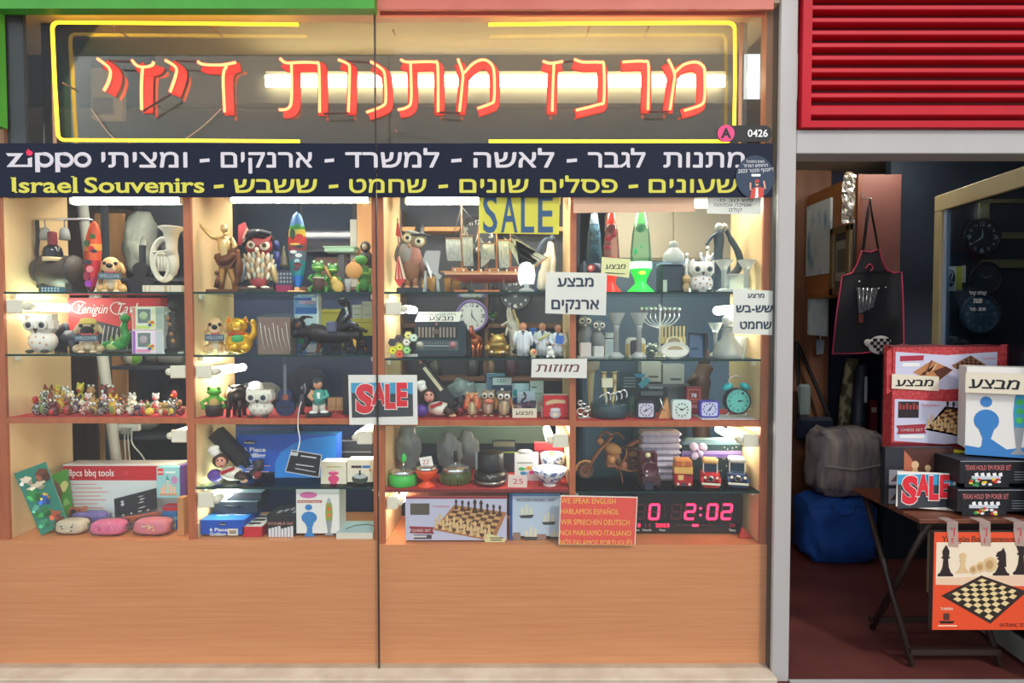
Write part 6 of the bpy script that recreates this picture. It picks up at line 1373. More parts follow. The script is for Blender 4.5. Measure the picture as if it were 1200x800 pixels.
q = t.part('bottle'); q.box(771, 800, 308, 341, -11, 11, C(34,52,66,r=.15), 3); q.box(771.5, 799.5, 306, 308, -10.5, 10.5, C(150,180,206))
q = t.part('shoulder'); q.lathe((789,0,0), [(12,307),(12.5,299),(11,294),(7,290),(6,288)], CRYST, 'y', 20)
q = t.part('stopper'); q.lathe((789,0,0), [(5,288),(5.6,283),(5,281),(2,280)], CRYST, 'y', 16)
q = t.part('label'); q.box(774, 778.5, 326, 340, -11.6, -11, C(170,190,180))
spotted_owl('white dotted owl money box between decanter and crystal candlesticks', 821, 342, z, .16, 29, 37, C(190,130,110), (232,230,228))
t = A('owl_figurine', 'tiny tan owl figurine squeezed beside the white dotted owl', 'owl figurine', 803, 341, z, .14)
q = t.part('body'); q.ell((804,334,0), (4,7,3.6), C(176,150,110)); q = t.part('head'); q.ell((804,325,-1), (5,5,4), C(190,156,100))
for s in (-1, 1):
    q = t.part('eye'); q.ell((804 + s * 2,324.5,-4.6), (1.6,1.6,.7), C(226,200,150)); q.ell((804 + s * 2,324.5,-5.2), (.7,.7,.5), BLACK)
t = A('couple_sculpture', 'tall dark teal sculpture of an embracing couple with silver hair', 'sculpture', 843, 341, z, .25)
TS = C(44, 66, 80, r=.3)
q = t.part('left_figure'); q.tube(smooth_path([(842,341,0),(843,320,0),(841,300,0),(842,282,0),(841,268,0)]), [7] * 5 + [6] * 5 + [5.5] * 5 + [6] * 5 + [3], TS, 10); q.ell((841,264,-1), (4.4,5.4,4.4), C(150,160,160,r=.3)); q.tube(smooth_path([(838,272,-2),(832,276,-3),(826,285,-3)]), 2, TS, 8)
q = t.part('right_figure'); q.tube(smooth_path([(850,266,0),(856,278,0),(864,292,0),(867,306,0),(860,318,-1),(852,322,-1)]), [2.6] * 5 + [3.6] * 5 + [4] * 5 + [4.4] * 5 + [5] * 6, TS, 10); q.ell((848,264,0), (4,5,4), C(150,150,146,r=.3))
q = t.part('base'); q.box(832, 866, 337, 341, -8, 8, C(40,50,60), 1)
def crystal_stick(label, x, yb, yt, r, z, Y):
    t = A('candlestick', label, 'candlestick', x, yb, z, Y, 'crystal candlesticks'); h = yb - yt
    q = t.part('cup'); q.lathe((x,0,0), [(r * .35,yt + h * .28),(r * .5,yt + h * .22),(r,yt + .8),(r * 1.02,yt),(r * .8,yt)], CRYST, 'y', 16)
    q = t.part('stem'); q.lathe((x,0,0), [(r * .34,yb - h * .12),(r * .3,yt + h * .34),(r * .46,yt + h * .3),(r * .3,yt + h * .26)], CRYST, 'y', 8)
    q = t.part('foot'); q.lathe((x,0,0), [(r * .86,yb),(r * .9,yb - h * .06),(r * .35,yb - h * .14)], CRYST, 'y', 16)
    return t
crystal_stick('crystal candlestick right of the white dotted owl', 848, 342, 304, 10, z, .13)
crystal_stick('crystal candlestick at the right end beside the side wall', 879, 342, 304, 10, z, .13)
t = A('crystal_block', 'engraved clear crystal block between two crystal candlesticks', 'crystal block', 864, 341, z, .21)
q = t.part('block'); q.box(852, 876, 318, 341, -5, 5, CRYST, 1.2); q = t.part('engraving'); random.seed(8)
for i in range(40): q.ell((864 + random.uniform(-8,8),329 + random.uniform(-6,7),random.uniform(-3,3)), (.9,.6,.6), WHITE, 5, 4)
for k, (xx, yt_) in enumerate(((805,292),(829,284))):
    t = A('silver_figure', ('small','taller')[k] + ' silver angel figure behind the white dotted owl', 'figurine', xx, 341, z, .38, 'silver figures behind the owl')
    q = t.part('body'); q.lathe((xx,0,0), [(5,341),(4.4,320),(3,304),(1.6,yt_ + 5)], SILVER, 'y', 12); q = t.part('head'); q.ell((xx,yt_ + 2.6,0), (2.6,3.4,2.6), SILVER)
    for s in (-1, 1):
        q = t.part('wing'); q.ell((xx + s * 5,yt_ + 14,2), (3,8,1), SILVER, tilt=('z',s * 24))
# ================= BAY 4, second shelf =================
z = ZD[1]
t = A('bird_pair_figurine', 'grey pair of big eyed birds perched on pale blocks', 'bird figurine', 693, 419, z, .18)
GB3 = C(122, 130, 132, r=.5)
for (x, yh, lean) in ((685,376,1), (701,381,-1)):
    q = t.part('bird_body'); q.ell((x,yh + 17,0), (8,12.5,7), GB3, tilt=('z',lean * 14)); q.ell((x,yh + 1,-1), (8,7,6.5), GB3)
    for s in (-1, 1):
        q = t.part('eye'); q.ell((x + s * 3.6,yh,-6), (3.4,3.4,1.6), C(226,224,216)); q.ell((x + s * 3.6,yh,-7.2), (1.6,1.6,.8), BLACK)
    q = t.part('beak'); q.ell((x,yh + 5,-6.5), (1.6,2.2,1.6), C(200,200,190))
q = t.part('pedestal'); q.box(679, 692, 401, 419, -6, 6, C(214,206,204), 1); q.box(695, 707, 405, 419, -6, 6, C(206,206,204), 1); q.box(677, 709, 417, 419, -8, 8, CRYST)
for k, xx in enumerate((722,748.5)):
    t = crystal_stick(('white stemmed crystal candlestick beside the grey birds','white stemmed crystal candlestick beside the silver menorah')[k], xx, 420, 367, 10, z, .14)
    q = t.part('white_column'); q.lathe((xx,0,0), [(3,414),(2.8,380)], C(226,230,230,r=.3), 'y', 14)
t = A('egg_frame', 'white rounded frame with gold sides behind the second candlestick', 'frame', 744, 419, z, .24)
q = t.part('frame'); q.poly(rrect(733,396,756,419,5), -2, 3, C(226,228,220)); q.box(733.5, 737, 403, 418, -3, -2, C(200,170,90)); q.box(752, 755.5, 403, 418, -3, -2, C(200,170,90))
q = t.part('picture'); q.poly(rrect(738,399,751,417,3), -3, -2, C(60,60,74))
t, q = carton('white_lidded_box', 'small white lidded box between the birds and the candlestick', 709, 390, 721, 419, z, .25, 8, C(200,214,214), C(180,196,196), C(216,226,226)); R_(q, 709, 396, 721, 397.2, C(50,60,66)); R_(q, 711, 400, 719, 414, C(176,196,200), -.3)
t = A('silver_menorah', 'silver nine branched menorah with curved arms', 'menorah', 773, 420, z, .22)
SLV = metal((226,230,228), .2)
q = t.part('stem'); q.lathe((773,0,0), [(8,420),(7,418),(2.4,415),(1.6,404),(2.4,398),(1.4,394),(1.3,368),(2,365),(2.2,361),(.6,358)], SLV, 'y', 14)
for i in range(1, 5):
    r_ = 5.4 * i
    for s in (-1, 1):
        xx = 773 + s * r_; q = t.part('branch'); q.tube(smooth_path([(773,384 - (4 - i) * 1.2 + 2,0),(773 + s * r_ * .6,382 - (4 - i) * 1.2,0),(xx,374,0),(xx,368,0)]), .9, SLV, 6)
        q = t.part('cup'); q.lathe((xx,0,0), [(1,369),(2.3,364),(2.4,361),(1.7,361)], SLV, 'y', 10)
t = A('gold_menorah', 'golden fluted menorah behind a round pale plate', 'menorah', 789, 421, z, .15)
q = t.part('fluted_back'); GD2 = metal((214,196,140), .35)
for i in range(7): q.box(775 + 4.2 * i, 777.4 + 4.2 * i, 383, 404, 1, 4, GD2, .5)
q.box(774, 804, 396, 404, 2, 5, GD2)
q = t.part('arch_plate'); q.disc(789, 405, 11, 10, -3, 0, C(226,216,176,r=.35)); q.disc(789, 401, 7, 4.6, -3.8, -3, C(150,136,110))
q = t.part('plate'); q.disc(789, 411, 17, 9.6, -6, -4.4, C(206,206,196,r=.25), 28); q.disc(789, 412.5, 15, 6.4, -7, -6, C(240,236,226), 28); q.poly(arc(789,410,9,4,180,360,12), -7.6, -7, C(176,160,120))
t = A('photo_frame', 'dark blue tablet shaped photo frame leaning back beside the golden menorah', 'photo frame', 819, 420, z, .15)
q = t.part('frame'); n4 = [(809.5,390,5), (829,391,8), (827,419,3), (807,418,0)]; slab(q, n4, 2, C(60,86,120,r=.3), C(24,30,44)); q = t.part('bezel'); q.poly([(809.5,389.4),(829.4,390),(829,392),(809.4,391.4)], 4, 8, C(24,30,44)); q.poly([(827,391),(829.6,391),(830.2,404),(827.6,419),(825.4,419)], 2, 8, C(26,34,46)); R_(q, 811, 407, 818, 408.6, C(36,50,76), .6)
t = A('crystal_decanter', 'wide crystal decanter with a big round white stopper', 'decanter', 853, 420, z, .16)
q = t.part('body'); q.lathe((853,0,0), [(15,420),(17,415),(14,406),(7.5,396),(6.5,388),(8,385),(7,385),(6,390)], CRYST, 'y', 24)
q = t.part('stopper'); q.ell((853,376,0), (7.5,7,6), C(236,240,240,r=.2)); q.lathe((853,0,0), [(6,385),(5,381)], CRYST, 'y', 16)
crystal_stick('crystal candlestick standing left of the wide crystal decanter', 838, 420, 380, 8, z, .26)
t = A('crystal_glass', 'small cut crystal tumbler right of the wide decanter', 'glass', 876, 420, z, .22)
q = t.part('cup'); q.lathe((872,0,0), [(6,420),(7.4,396),(6.4,396),(5.2,417)], CRYST, 'y', 10)
t = A('silver_filigree', 'small heap of silver filigree beads behind the golden menorah', 'ornament', 765, 420, z, .28)
q = t.part('beads'); random.seed(6)
for i in range(22): q.ell((765 + random.uniform(-8,8),414 + random.uniform(-9,4),random.uniform(-4,4)), (2.4,2,2), SLV if i % 2 else C(120,140,130), 7, 5)
# ================= BAY 4, third shelf =================
z = ZD[2]
t = A('trophy_sculpture', 'dark oval planter carrying golden trumpet shapes and a small plaque', 'sculpture', 713.5, 490, z, .17)
q = t.part('planter'); q.lathe((713.5,0,0), [(20,490),(21.5,486),(21.5,476),(20.5,473.4),(18,473.4)], C(50,72,82,r=.2), 'y', 30)
PG = metal((214,200,150), .3)
for (a, b, ra, lean) in ((708,437,5,-1), (719,437,6,2)):
    q = t.part('trumpet'); q.tube(smooth_path([(711 + (a - 708) * .6,474,0),(a + 1,460,0),(a + lean * .5,448,0),(a,b,0)]), [2.4] * 5 + [2.2] * 5 + [3.4] * 5 + [ra], PG, 12)
q = t.part('plaque'); q.box(704.5, 717, 444, 455, -5, -4, C(222,218,190))
q = t.part('ribbons')
for (a, b) in ((704,470), (709,467), (716,468), (722,466), (728,464)): q.tube([(p[0],p[1],-3) for p in arc(a + 2,b,4,6,200,400,10)], 1.1, SLV, 6)
t = A('tall_candlestick', 'tall cream stemmed candlestick with wide white cup at left end', 'candlestick', 690, 491, z, .3)
q = t.part('cup'); q.lathe((692,0,0), [(5,442),(10,439),(10.5,430),(9,428)], C(232,226,206), 'y', 18); q = t.part('stem'); q.lathe((692,0,0), [(3,491),(2.4,480),(3.4,460),(4.8,442)], C(216,204,160), 'y', 14); q = t.part('foot'); q.lathe((692,0,0), [(8,491),(7,488),(3,485)], C(216,204,160), 'y', 16)
t = A('silver_ornament', 'silver filigree swan shaped ornament in the left corner', 'ornament', 682, 492, z, .13)
q = t.part('coils')
for (a, b, r_) in ((680,484,3.6), (684,478,3), (686,487,3.4), (680,474,2.4), (689,481,2.6)): q.tube([(p[0],p[1],0) for p in arc(a,b,r_,r_,0,330,12)], 1.1, SLV, 6)
q = t.part('base'); q.box(677, 692, 490, 492, -5, 5, SLV, .6)
def square_clock(label, x0, y0, x1, y1, z, Y, case, face, hands, dep=9):
    t = A('alarm_clock', label, 'clock', (x0 + x1) / 2, y1, z, Y, 'alarm clocks'); w = x1 - x0; h = y1 - y0; cx, cy = (x0 + x1) / 2, (y0 + y1) / 2
    q = t.part('case'); q.poly(rrect(x0,y0,x1,y1,w * .16), 0, dep, C(*case,r=.3))
    q = t.part('dial'); q.poly(rrect(x0 + w * .1,y0 + h * .1,x1 - w * .1,y1 - h * .1,w * .1), -.4, 0, C(*face))
    for i in range(12):
        a = math.radians(30 * i); rx, ry = w * .31, h * .32; q.box(cx + rx * math.sin(a) - .7, cx + rx * math.sin(a) + .7, cy - ry * math.cos(a) - .9, cy - ry * math.cos(a) + .9, -.6, -.4, C(60,64,84))
    for i, (a, L, wd) in enumerate(hands):
        q = t.part('hand'); a = math.radians(a); dx, dy = math.sin(a), -math.cos(a); L *= w
        q.poly([(cx - dy * wd,cy + dx * wd),(cx + dx * L,cy + dy * L),(cx + dy * wd,cy - dx * wd),(cx - dx * L * .15,cy - dy * L * .15)], -.95 - .12 * i, -.8 - .12 * i, C(34,36,50))
    return t
square_clock('small square clock in a dark navy case beside the oval planter', 746, 471, 768, 491, z, .11, (38,42,62), (206,204,226), ((60,.32,.8),(245,.22,1.1),(355,.3,.3)))
square_clock('small square clock in a white case, second of three square clocks', 788, 470, 810, 492.5, z, .09, (214,230,234), (214,232,224), ((60,.32,.8),(302,.25,1.1)))
square_clock('small square clock in a purple case standing on a white card', 820, 470, 843, 490, z + .004, .12, (76,64,170), (200,204,240), ((35,.32,.8),(225,.22,1.1)))
t = A('alarm_clock', 'twin bell alarm clock with teal dial and teal bells in black', 'clock', 864, 489, z + .004, .13, 'alarm clocks')
TB = C(40, 176, 186, r=.3); BKC = C(28, 34, 40, r=.35)
q = t.part('case'); q.lathe((864.5,470,0), [(14.6,9),(15.4,7),(15.4,0),(14.6,-1.2),(13.4,-.6)], BKC, 'z', 32)
q = t.part('dial'); q.disc(864.5, 470, 13.4, 13.4, -1, -.7, C(96,190,180), 32)
for i in range(12):
    a = math.radians(30 * i); q.text(str(i or 12), 864.5 + 10.6 * math.sin(a) - 1.5, 864.5 + 10.6 * math.sin(a) + 1.5, 470 - 10.6 * math.cos(a) + 1.5, 3, -1.15, C(30,70,80))
for a, L in ((82,7), (85,4.5)):
    q = t.part('hand'); a = math.radians(a); q.poly([(864.5 - math.cos(a),470 - math.sin(a)),(864.5 + L * math.sin(a),470 - L * math.cos(a)),(864.5 + math.cos(a),470 + math.sin(a))], -1.6, -1.3, BKC)
for s, (a, b) in ((-1,(852.5,453.5)), (1,(873.5,453))):
    q = t.part('bell'); q.ell((a,b,2), (7,4,5), TB, 16, 8, ('z',s * 28)); q.tube([(a - s * 0,b + 3,2),(a - s * -2 * -1,b + 7,2)], .8, BKC, 6)
q = t.part('handle'); q.tube([(p[0],p[1],2) for p in arc(862.5,449,9,8.5,185,330,12)], .8, CHROME, 6)
for s in (-1, 1):
    q = t.part('foot'); q.tube([(864 + s * 9,482,2),(864 + s * 12.5,488.6,1)], .9, CHROME, 6)
t = A('shelf_card', 'flat white card under the purple clock and the bell clock', 'card', 855, 494, z, .11)
q = t.part('sheet'); q.L = MX.Identity(4); xa, xb = P(826, 494, .08).x - t.loc.x, P(892, 494, .08).x - t.loc.x; q.box(xa, xb, -.035, .12, 0, .003, C(206,200,204))
t, q = carton('red_token_box', 'dark red box with a gold border behind the purple clock', 804, 453, 822, 491, z, .24, 8, C(130,34,44), C(110,28,36))
for b_ in ((806,456,820,456.8), (806,470,820,470.8), (806,456,806.6,470), (819.4,456,820,470)): R_(q, *b_, C(200,120,90))
q.text('78', 809.5, 816, 465.5, 4.6, -.5, C(222,220,230), bold=.02); R_(q, 808, 467, 818, 468.4, C(190,100,90)); R_(q, 806, 474, 820, 478, C(170,110,120))
t = A('wooden_easel', 'small wooden wedge stand between dark and white square clocks', 'stand', 779, 491, z, .13)
q = t.part('wedge'); q.poly([(771,491.5),(781,467),(786,491.5)], -3, 5, C(206,150,96)); q = t.part('arm'); q.tube([(772,467,-4),(776,480,-4),(778,481,-4)], .9, SILVER, 6)
t = A('black_rack', 'black rack of teal labelled lighters behind the clocks', 'rack', 745, 491, z, .32)
q = t.part('frame'); q.box(727, 782, 462, 491, 0, 8, C(36,44,52)); q.box(728, 752, 444, 462, 2, 5, C(50,70,80))
for i in range(4): q.box(731, 745, 450 + 3.4 * i, 451.4 + 3.4 * i, 1.4, 2, C(120,140,140))
q = t.part('label'); q.poly([(747,458),(757,449),(762,454),(752,463)], -1, 0, C(70,160,180)); q.poly([(742,446),(756,446),(754,450),(746,450)], -1, 0, C(60,150,190))
q = t.part('tray'); q.box(750, 776, 466, 471, -3, 0, C(90,100,104)); q.box(760, 776, 461, 463, -2, 0, C(130,150,150))
t = A('small_jar', 'small clear green jar behind the dark square clock', 'jar', 740, 489, z, .17)
q = t.part('jar'); q.lathe((740,0,0), [(3.8,489),(4,486),(4,472),(3,467),(3.4,465),(2.6,465)], clear('green_jar_glass',(190,214,200),.25,.05,.2,(120,160,140)), 'y', 14)
# ================= BAY 4, lower glass shelf =================
z = ZD[3]
t = A('wooden_motorcycle', 'carved wooden chopper motorcycle model with long front fork', 'motorcycle model', 711, 575, z, .23)
WD1 = C(150, 96, 66, r=.45); WD2 = C(190, 136, 84, r=.4); WD3 = C(86, 60, 50, r=.5)
def wheel(nm, cx, cy, r, d, wdt):
    q = t.part(nm); q.tube([(p[0],p[1],d) for p in arc(cx,cy,r,r,0,360,24)[:-1]], wdt, WD3, 8, True); q.tube([(p[0],p[1],d) for p in arc(cx,cy,r - wdt * 1.2,r - wdt * 1.2,0,360,24)[:-1]], .9, WD1, 6, True); q.lathe((cx,cy,0), [(1.6,d - 2),(1.6,d + 2)], WD1, 'z', 10)
    for i in range(8):
        a = math.pi * i / 4; q.tube([(cx,cy,d),(cx + (r - 2) * math.cos(a),cy + (r - 2) * math.sin(a),d)], .5, WD1, 4)
wheel('front_wheel', 685, 560, 7.5, -8, 2)
wheel('rear_wheel', 743, 553, 10, 9, 3.4)
q = t.part('front_fork')
for dd in (-11, -5): q.tube([(685,561,dd),(702,536,dd + 3),(716,521,dd + 5)], [1.3,1.4,1.4], WD1, 7)
q = t.part('fender'); q.tube([(p[0],p[1],-8) for p in arc(685,560,11,11,180,310,10)], 1.6, WD2, 6)
q = t.part('headlight'); q.lathe((702,526,0), [(3.4,-6),(4,-8),(2,-9)], WD2, 'z', 14); q.ell((702,526,-3), (4,4,4), WD3)
q = t.part('handlebar'); q.tube(smooth_path([(700,522,-9),(708,516,-4),(716,520,0),(724,519,6),(733,527,10)]), 1.2, WD1, 7)
q = t.part('fuel_tank'); q.ell((718,537,0), (11,7,5), WD2, 16, 10, ('z',24))
q = t.part('engine'); q.box(710, 726, 543, 558, -5, 5, WD1, 1.5); q.ell((716,549,-5), (4,5,3), WD2); q.ell((730,556,-3), (5,6,4), WD1); q.lathe((724,551,0), [(4,-6),(4,-4)], WD3, 'z', 12)
q = t.part('frame'); q.tube(smooth_path([(708,530,0),(712,552,0),(724,560,0),(738,552,4)]), 1.3, WD3, 6); q.tube([(722,560,-7),(733,544,-5),(733,536,-4)], 1.1, WD1, 6)
q = t.part('saddle'); q.ell((738,537,4), (10,3,5), WD3); q.tube(smooth_path([(735,536,4),(744,530,5),(750,529,6),(750,534,7)]), [2.5] * 5 + [2.2] * 5 + [1.6] * 6, WD1, 7)
q = t.part('side_bag'); q.box(736, 749, 540, 547, 1, 12, C(120,84,50), 1.5)
q = t.part('exhaust'); q.tube([(720,557,-6),(738,562,-5),(752,559,-3)], 1.3, WD1, 6)
q = t.part('kickstand'); q.tube([(726,558,0),(729,575,-4)], .8, WD1, 6)
def vehicle(name, label, x, yb, z, Y, w, h, L, body, roof, kind, group='small vehicle models'):
    t = A(name, label, 'vehicle model', x, yb, z, Y, group, turn=-14 if kind != 'bus' else -8); hw = w / 2; bm_ = C(*body, r=.25); rm_ = C(*roof, r=.4)
    for s in (-1, 1):
        for dd in (L * .2, L * .8):
            q = t.part('wheel'); q.lathe((0,yb - h * .12,dd), [(h * .06,x + s * hw * .98),(h * .12,x + s * hw * .95),(h * .12,x + s * hw * .7)], BLACK, 'x', 14)
    if kind == 'bus':
        q = t.part('body'); q.box(x - hw, x + hw, yb - h * .5, yb - h * .06, 0, L, bm_, 1.2)
        q = t.part('upper_deck'); q.box(x - hw, x + hw, yb - h * .72, yb - h * .5, 0, L, C(226,176,90)); q.box(x - hw * .95, x + hw * .95, yb - h * .96, yb - h * .72, 1, L, rm_, 1.6)
        for s in (-1, 1):
            q = t.part('window_panel'); q.box(x + s * hw * .52 - hw * .34, x + s * hw * .52 + hw * .34, yb - h * .92, yb - h * .74, .4, 1, C(190,96,50))
        q = t.part('windscreen'); q.box(x - hw * .6, x - hw * .02, yb - h * .45, yb - h * .28, -.5, 0, C(232,190,120)); q.box(x + hw * .2, x + hw * .85, yb - h * .48, yb - h * .42, -.5, 0, C(90,40,36))
        q = t.part('grille'); q.box(x - hw * .25, x + hw * .25, yb - h * .18, yb - h * .08, -.8, 0, C(60,60,66))
        ys = yb - h * .14
    else:
        q = t.part('body'); q.box(x - hw, x + hw, yb - h * .48, yb - h * .12, L * .25, L, bm_, 1.2); q.box(x - hw * .7, x + hw * .7, yb - h * .52, yb - h * .18, 0, L * .4, bm_, 2)
        for s in (-1, 1):
            q = t.part('mudguard'); q.tube([(x + s * hw * .85,yb - h * .14,-1),(x + s * hw * .88,yb - h * .3,1),(x + s * hw * .88,yb - h * .32,L * .3),(x + s * hw * .9,yb - h * .14,L * .45)], 2, bm_, 7)
        q = t.part('cab'); q.box(x - hw * .72, x + hw * .72, yb - h * .84, yb - h * .46, L * .42, L * .9, C(40,44,54), .8)
        q = t.part('windscreen'); q.box(x - hw * .66, x + hw * .66, yb - h * .8, yb - h * .5, L * .4, L * .42, C(40,60,80,r=.1)); q.box(x - hw * .75, x + hw * .75, yb - h * .52, yb - h * .48, L * .38, L * .42, CHROME); q.box(x - hw * .75, x - hw * .66, yb - h * .84, yb - h * .5, L * .38, L * .42, CREAM); q.box(x + hw * .66, x + hw * .75, yb - h * .84, yb - h * .5, L * .38, L * .42, CREAM)
        q = t.part('roof'); q.box(x - hw * .8, x + hw * .8, yb - h * 1.0, yb - h * .82, L * .34, L, rm_, 1.8)
        q = t.part('grille'); q.lathe((x,yb - h * .34,0), [(w * .17,.2),(w * .15,-1)], CHROME, 'z', 14); q.lathe((x,yb - h * .34,0), [(w * .12,-1),(w * .11,-1.4)], BLACK, 'z', 14)
        q = t.part('bumper'); q.box(x - hw * .95, x + hw * .95, yb - h * .2, yb - h * .12, -3, -1.6, CREAM, .5); q.box(x - hw * .8, x + hw * .8, yb - h * .12, yb - h * .02, -1.6, 4, bm_, 1)
        ys = yb - h * .38
    for s in (-1, 1):
        q = t.part('headlight'); q.ell((x + s * hw * .62,ys,-1), (w * .075,w * .075,1.4), C(232,226,210), 10, 6)
    return t
vehicle('toy_bus', 'red double deck toy bus with tan upper deck', 801, 575, z, .11, 21, 34, 20, (176,36,44), (216,140,70), 'bus')
vehicle('toy_car', 'red vintage toy car with tan roof between bus and blue truck', 833, 575, z, .11, 22, 32, 24, (186,32,40), (206,170,110), 'car')
vehicle('toy_car', 'dark blue vintage toy truck with white roof at the right end', 865, 575, z, .11, 24, 33, 26, (36,60,104), (206,206,200), 'car')
t = A('toy_locomotive', 'dark maroon toy steam locomotive seen from the front', 'vehicle model', 764, 575, z, .10, 'small vehicle models')
LM2 = C(88, 40, 50, r=.3)
q = t.part('boiler'); q.lathe((762,553,0), [(8,0),(9.5,-2),(9.5,24)], LM2, 'z', 20)
q = t.part('chassis'); q.box(752, 774, 560, 571, -2, 26, C(70,34,42), 1)
q = t.part('cab'); q.box(752, 774, 536, 562, 14, 28, LM2, 1)
q = t.part('lamp'); q.ell((758.5,535,-2), (3.2,3.2,2.4), C(232,222,170)); q.tube([(758.5,538,-1),(760,546,0)], 1, BLACK, 6)
q = t.part('cowcatcher'); q.poly([(753,566),(765,566),(763,574.6),(755,574.6)], -7, -2, C(36,44,60))
q = t.part('chimney'); q.lathe((767,0,4), [(2,546),(2.4,534),(3.2,531)], LM2, 'y', 10)
for s in (-1, 1):
    for dd in (2, 12, 22):
        q = t.part('wheel'); q.lathe((0,570,dd), [(2,763 + s * 10.6),(5,763 + s * 10),(5,763 + s * 8.6)], BLACK, 'x', 12)
for (a, b) in ((757.5,554), (757,559)):
    q = t.part('rivet_light'); q.ell((a,b,-2.2), 1.2, WHITE, 8, 5)
TOW = mat('lilac_towelling', (206,204,222), r=.9, noise=((186,182,206),(40,40,40)), bump=.5)
for k in range(4):
    t = A('folded_towel', '%s pale lilac folded towel in the stack behind the locomotive' % ('bottom','second from bottom','second from top','topmost')[k], 'towel', 765, 575 - 14.5 * k, 0, .28, 'folded lilac towels'); t.o.location.z = z + .0005 + .0665 * k
    q = t.part('folded_layer'); yb_ = 575 - 14.5 * k
    q.box(746 + k, 798 - k * .5, yb_ - 13.8, yb_ - 7.2, -10, 10, TOW, 3); q.box(747 + k, 797 - k * .5, yb_ - 7, yb_, -10, 10, TOW, 3)
t = A('gift_box', 'dark teal sparkle gift box with a lilac ribbon and bow', 'gift box', 838, 572, z, .27)
q = t.part('box'); q.box(802, 872, 534, 575, 0, 12, C(34,60,66,r=.4)); q.poly([(802,534),(872,534),(866,528),(808,528)], 0, 12, C(110,140,150)); random.seed(12)
for i in range(26): q.disc(random.uniform(840,870), random.uniform(536,571), .6, .6, -.3, 0, WHITE, 6)
q = t.part('ribbon'); q.box(802, 872, 541, 549, -.6, 0, C(168,150,206)); q.box(803, 871, 545, 548, -.8, -.6, C(120,90,180))
q = t.part('bow')
for (a, b, rx, ry, tl) in ((815,536,5,6,-40), (825,536,6,4.4,20), (816,546,4.4,6,20), (822,544,4,4,0)): q.ell((a,b,-3), (rx,ry,2.4), C(214,200,232), 12, 7, ('z',tl))
q.ell((819,540,-5), (2,2,2), C(190,170,214))
# ================= BAY 4, cabinet floor =================
z = ZD[4]
t = A('digital_clock', 'large black digital wall clock with red segments showing 0 2:02', 'clock', 808, 637, z, .18)
q = t.part('case'); q.box(742, 871, 588, 637.5, 0, 6, C(26,28,34,r=.25), 2)
LIT = mat('lit_red_segment', (255,40,80), e=4.0, ec=(255,30,66)); DIM = C(84, 30, 36, r=.4)
SEG = {'0': 'abcdef', '1': 'bc', '2': 'abged', '3': 'abgcd', '8': 'abcdefg', ' ': ''}
def digit(x, y, w, h, ch):
    q = t.part('digit', label='red segment digit %s' % ch if ch.strip() else 'unlit digit'); k = h * .085; sl = lambda px, py: (px + (y + h - py) * .08, py)
    for s, (a, b, c_, d_) in (('a',(x + k,y,x + w - k,y + k * 1.5)), ('d',(x + k,y + h - k * 1.5,x + w - k,y + h)), ('g',(x + k,y + h / 2 - k * .75,x + w - k,y + h / 2 + k * .75)), ('f',(x,y + k,x + k * 1.5,y + h / 2 - k * .4)), ('b',(x + w - k * 1.5,y + k,x + w,y + h / 2 - k * .4)), ('e',(x,y + h / 2 + k * .4,x + k * 1.5,y + h - k)), ('c',(x + w - k * 1.5,y + h / 2 + k * .4,x + w,y + h - k))):
        on_ = s in SEG[ch]; q.poly([sl(a,b),sl(c_,b),sl(c_,d_),sl(a,d_)], -.5 if on_ else -.3, 0, LIT if on_ else DIM)
for (x_, ch) in ((743,' '), (759,'0'), (785,' '), (801,'2'), (827,'0'), (844,'2')): digit(x_, 601.5, 13, 19, ch)
q = t.part('colon');
for b in (607, 615): q.disc(820.5, b, 1.3, 1.3, -.5, 0, LIT, 10); q.disc(778.5, b, 1.2, 1.2, -.3, 0, DIM, 10)
q = t.part('small_digits'); q.text('2023', 768, 784, 629, 4, -.4, LIT); q.text('8', 747, 750, 629, 4, -.4, LIT); q.text('13', 756, 762, 629, 4, -.4, C(150,60,70)); q.text('28', 854, 861, 629, 4, -.4, C(200,60,80)); q.box(811, 818, 626, 628.4, -.4, 0, LIT); q.box(792, 836, 626.6, 627.6, -.3, 0, DIM)
q = t.part('captions'); q.text('Month', 753, 763, 633.8, 2.6, -.4, WHITE); q.text('Year', 772, 780, 633.8, 2.6, -.4, WHITE); q.text('Date', 742, 749, 633.8, 2.6, -.4, WHITE); q.text('Temp', 854, 862, 634, 2.8, -.4, WHITE, bold=.01)
t = A('red_wedge', 'thin red board edge leaning beside the digital clock', 'board', 880, 637, z, .12)
q = t.part('board'); q.poly([(872,637),(876,624),(888,636.8)], 0, 3, C(190,60,50))
t, q = carton('patterned_strip_box', 'pale patterned box under the glass shelf behind the digital clock', 781, 601, 824, 637, z, .34, 6, C(190,200,200), C(160,170,170));
for i in range(6): q.disc(786 + 7 * i, 605 + (i % 2) * 3, 1.4, 1.2, -.5, -.3, C(200,110,120), 8)
# the orange language notice on the glass
t = T('language_notice', 'orange red notice listing languages spoken in yellow capitals', 'notice', 701, 639, .012)
q = t.part('sheet'); q.poly([(656.5,579.5),(747,581.5),(744.5,638.5),(654.5,637.5)], 0, .5, C(240,232,220)); q.poly([(657.5,581),(745.8,582.8),(743.4,638.2),(655.6,637)], -.3, 0, C(236,84,72))
YN2 = C(246, 196, 90, r=.7)
for i, (s, a, b) in enumerate((('WE SPEAK ENGLISH',657.5,721),('HABLAMOS ESPAÑOL',657,725),('WIR SPRECHEN DEUTSCH',657,737.5),('NOI PARLIAMO ITALIANO',656.5,739.5),('NÓS FALAMOS PORTUGUÊS',656,741))):
    q = t.part('lettering'); q.text(s, a, b, 588.8 + 12.6 * i + (0 if i < 4 else -1), 6.2, -.5, YN2, rise=-.8)

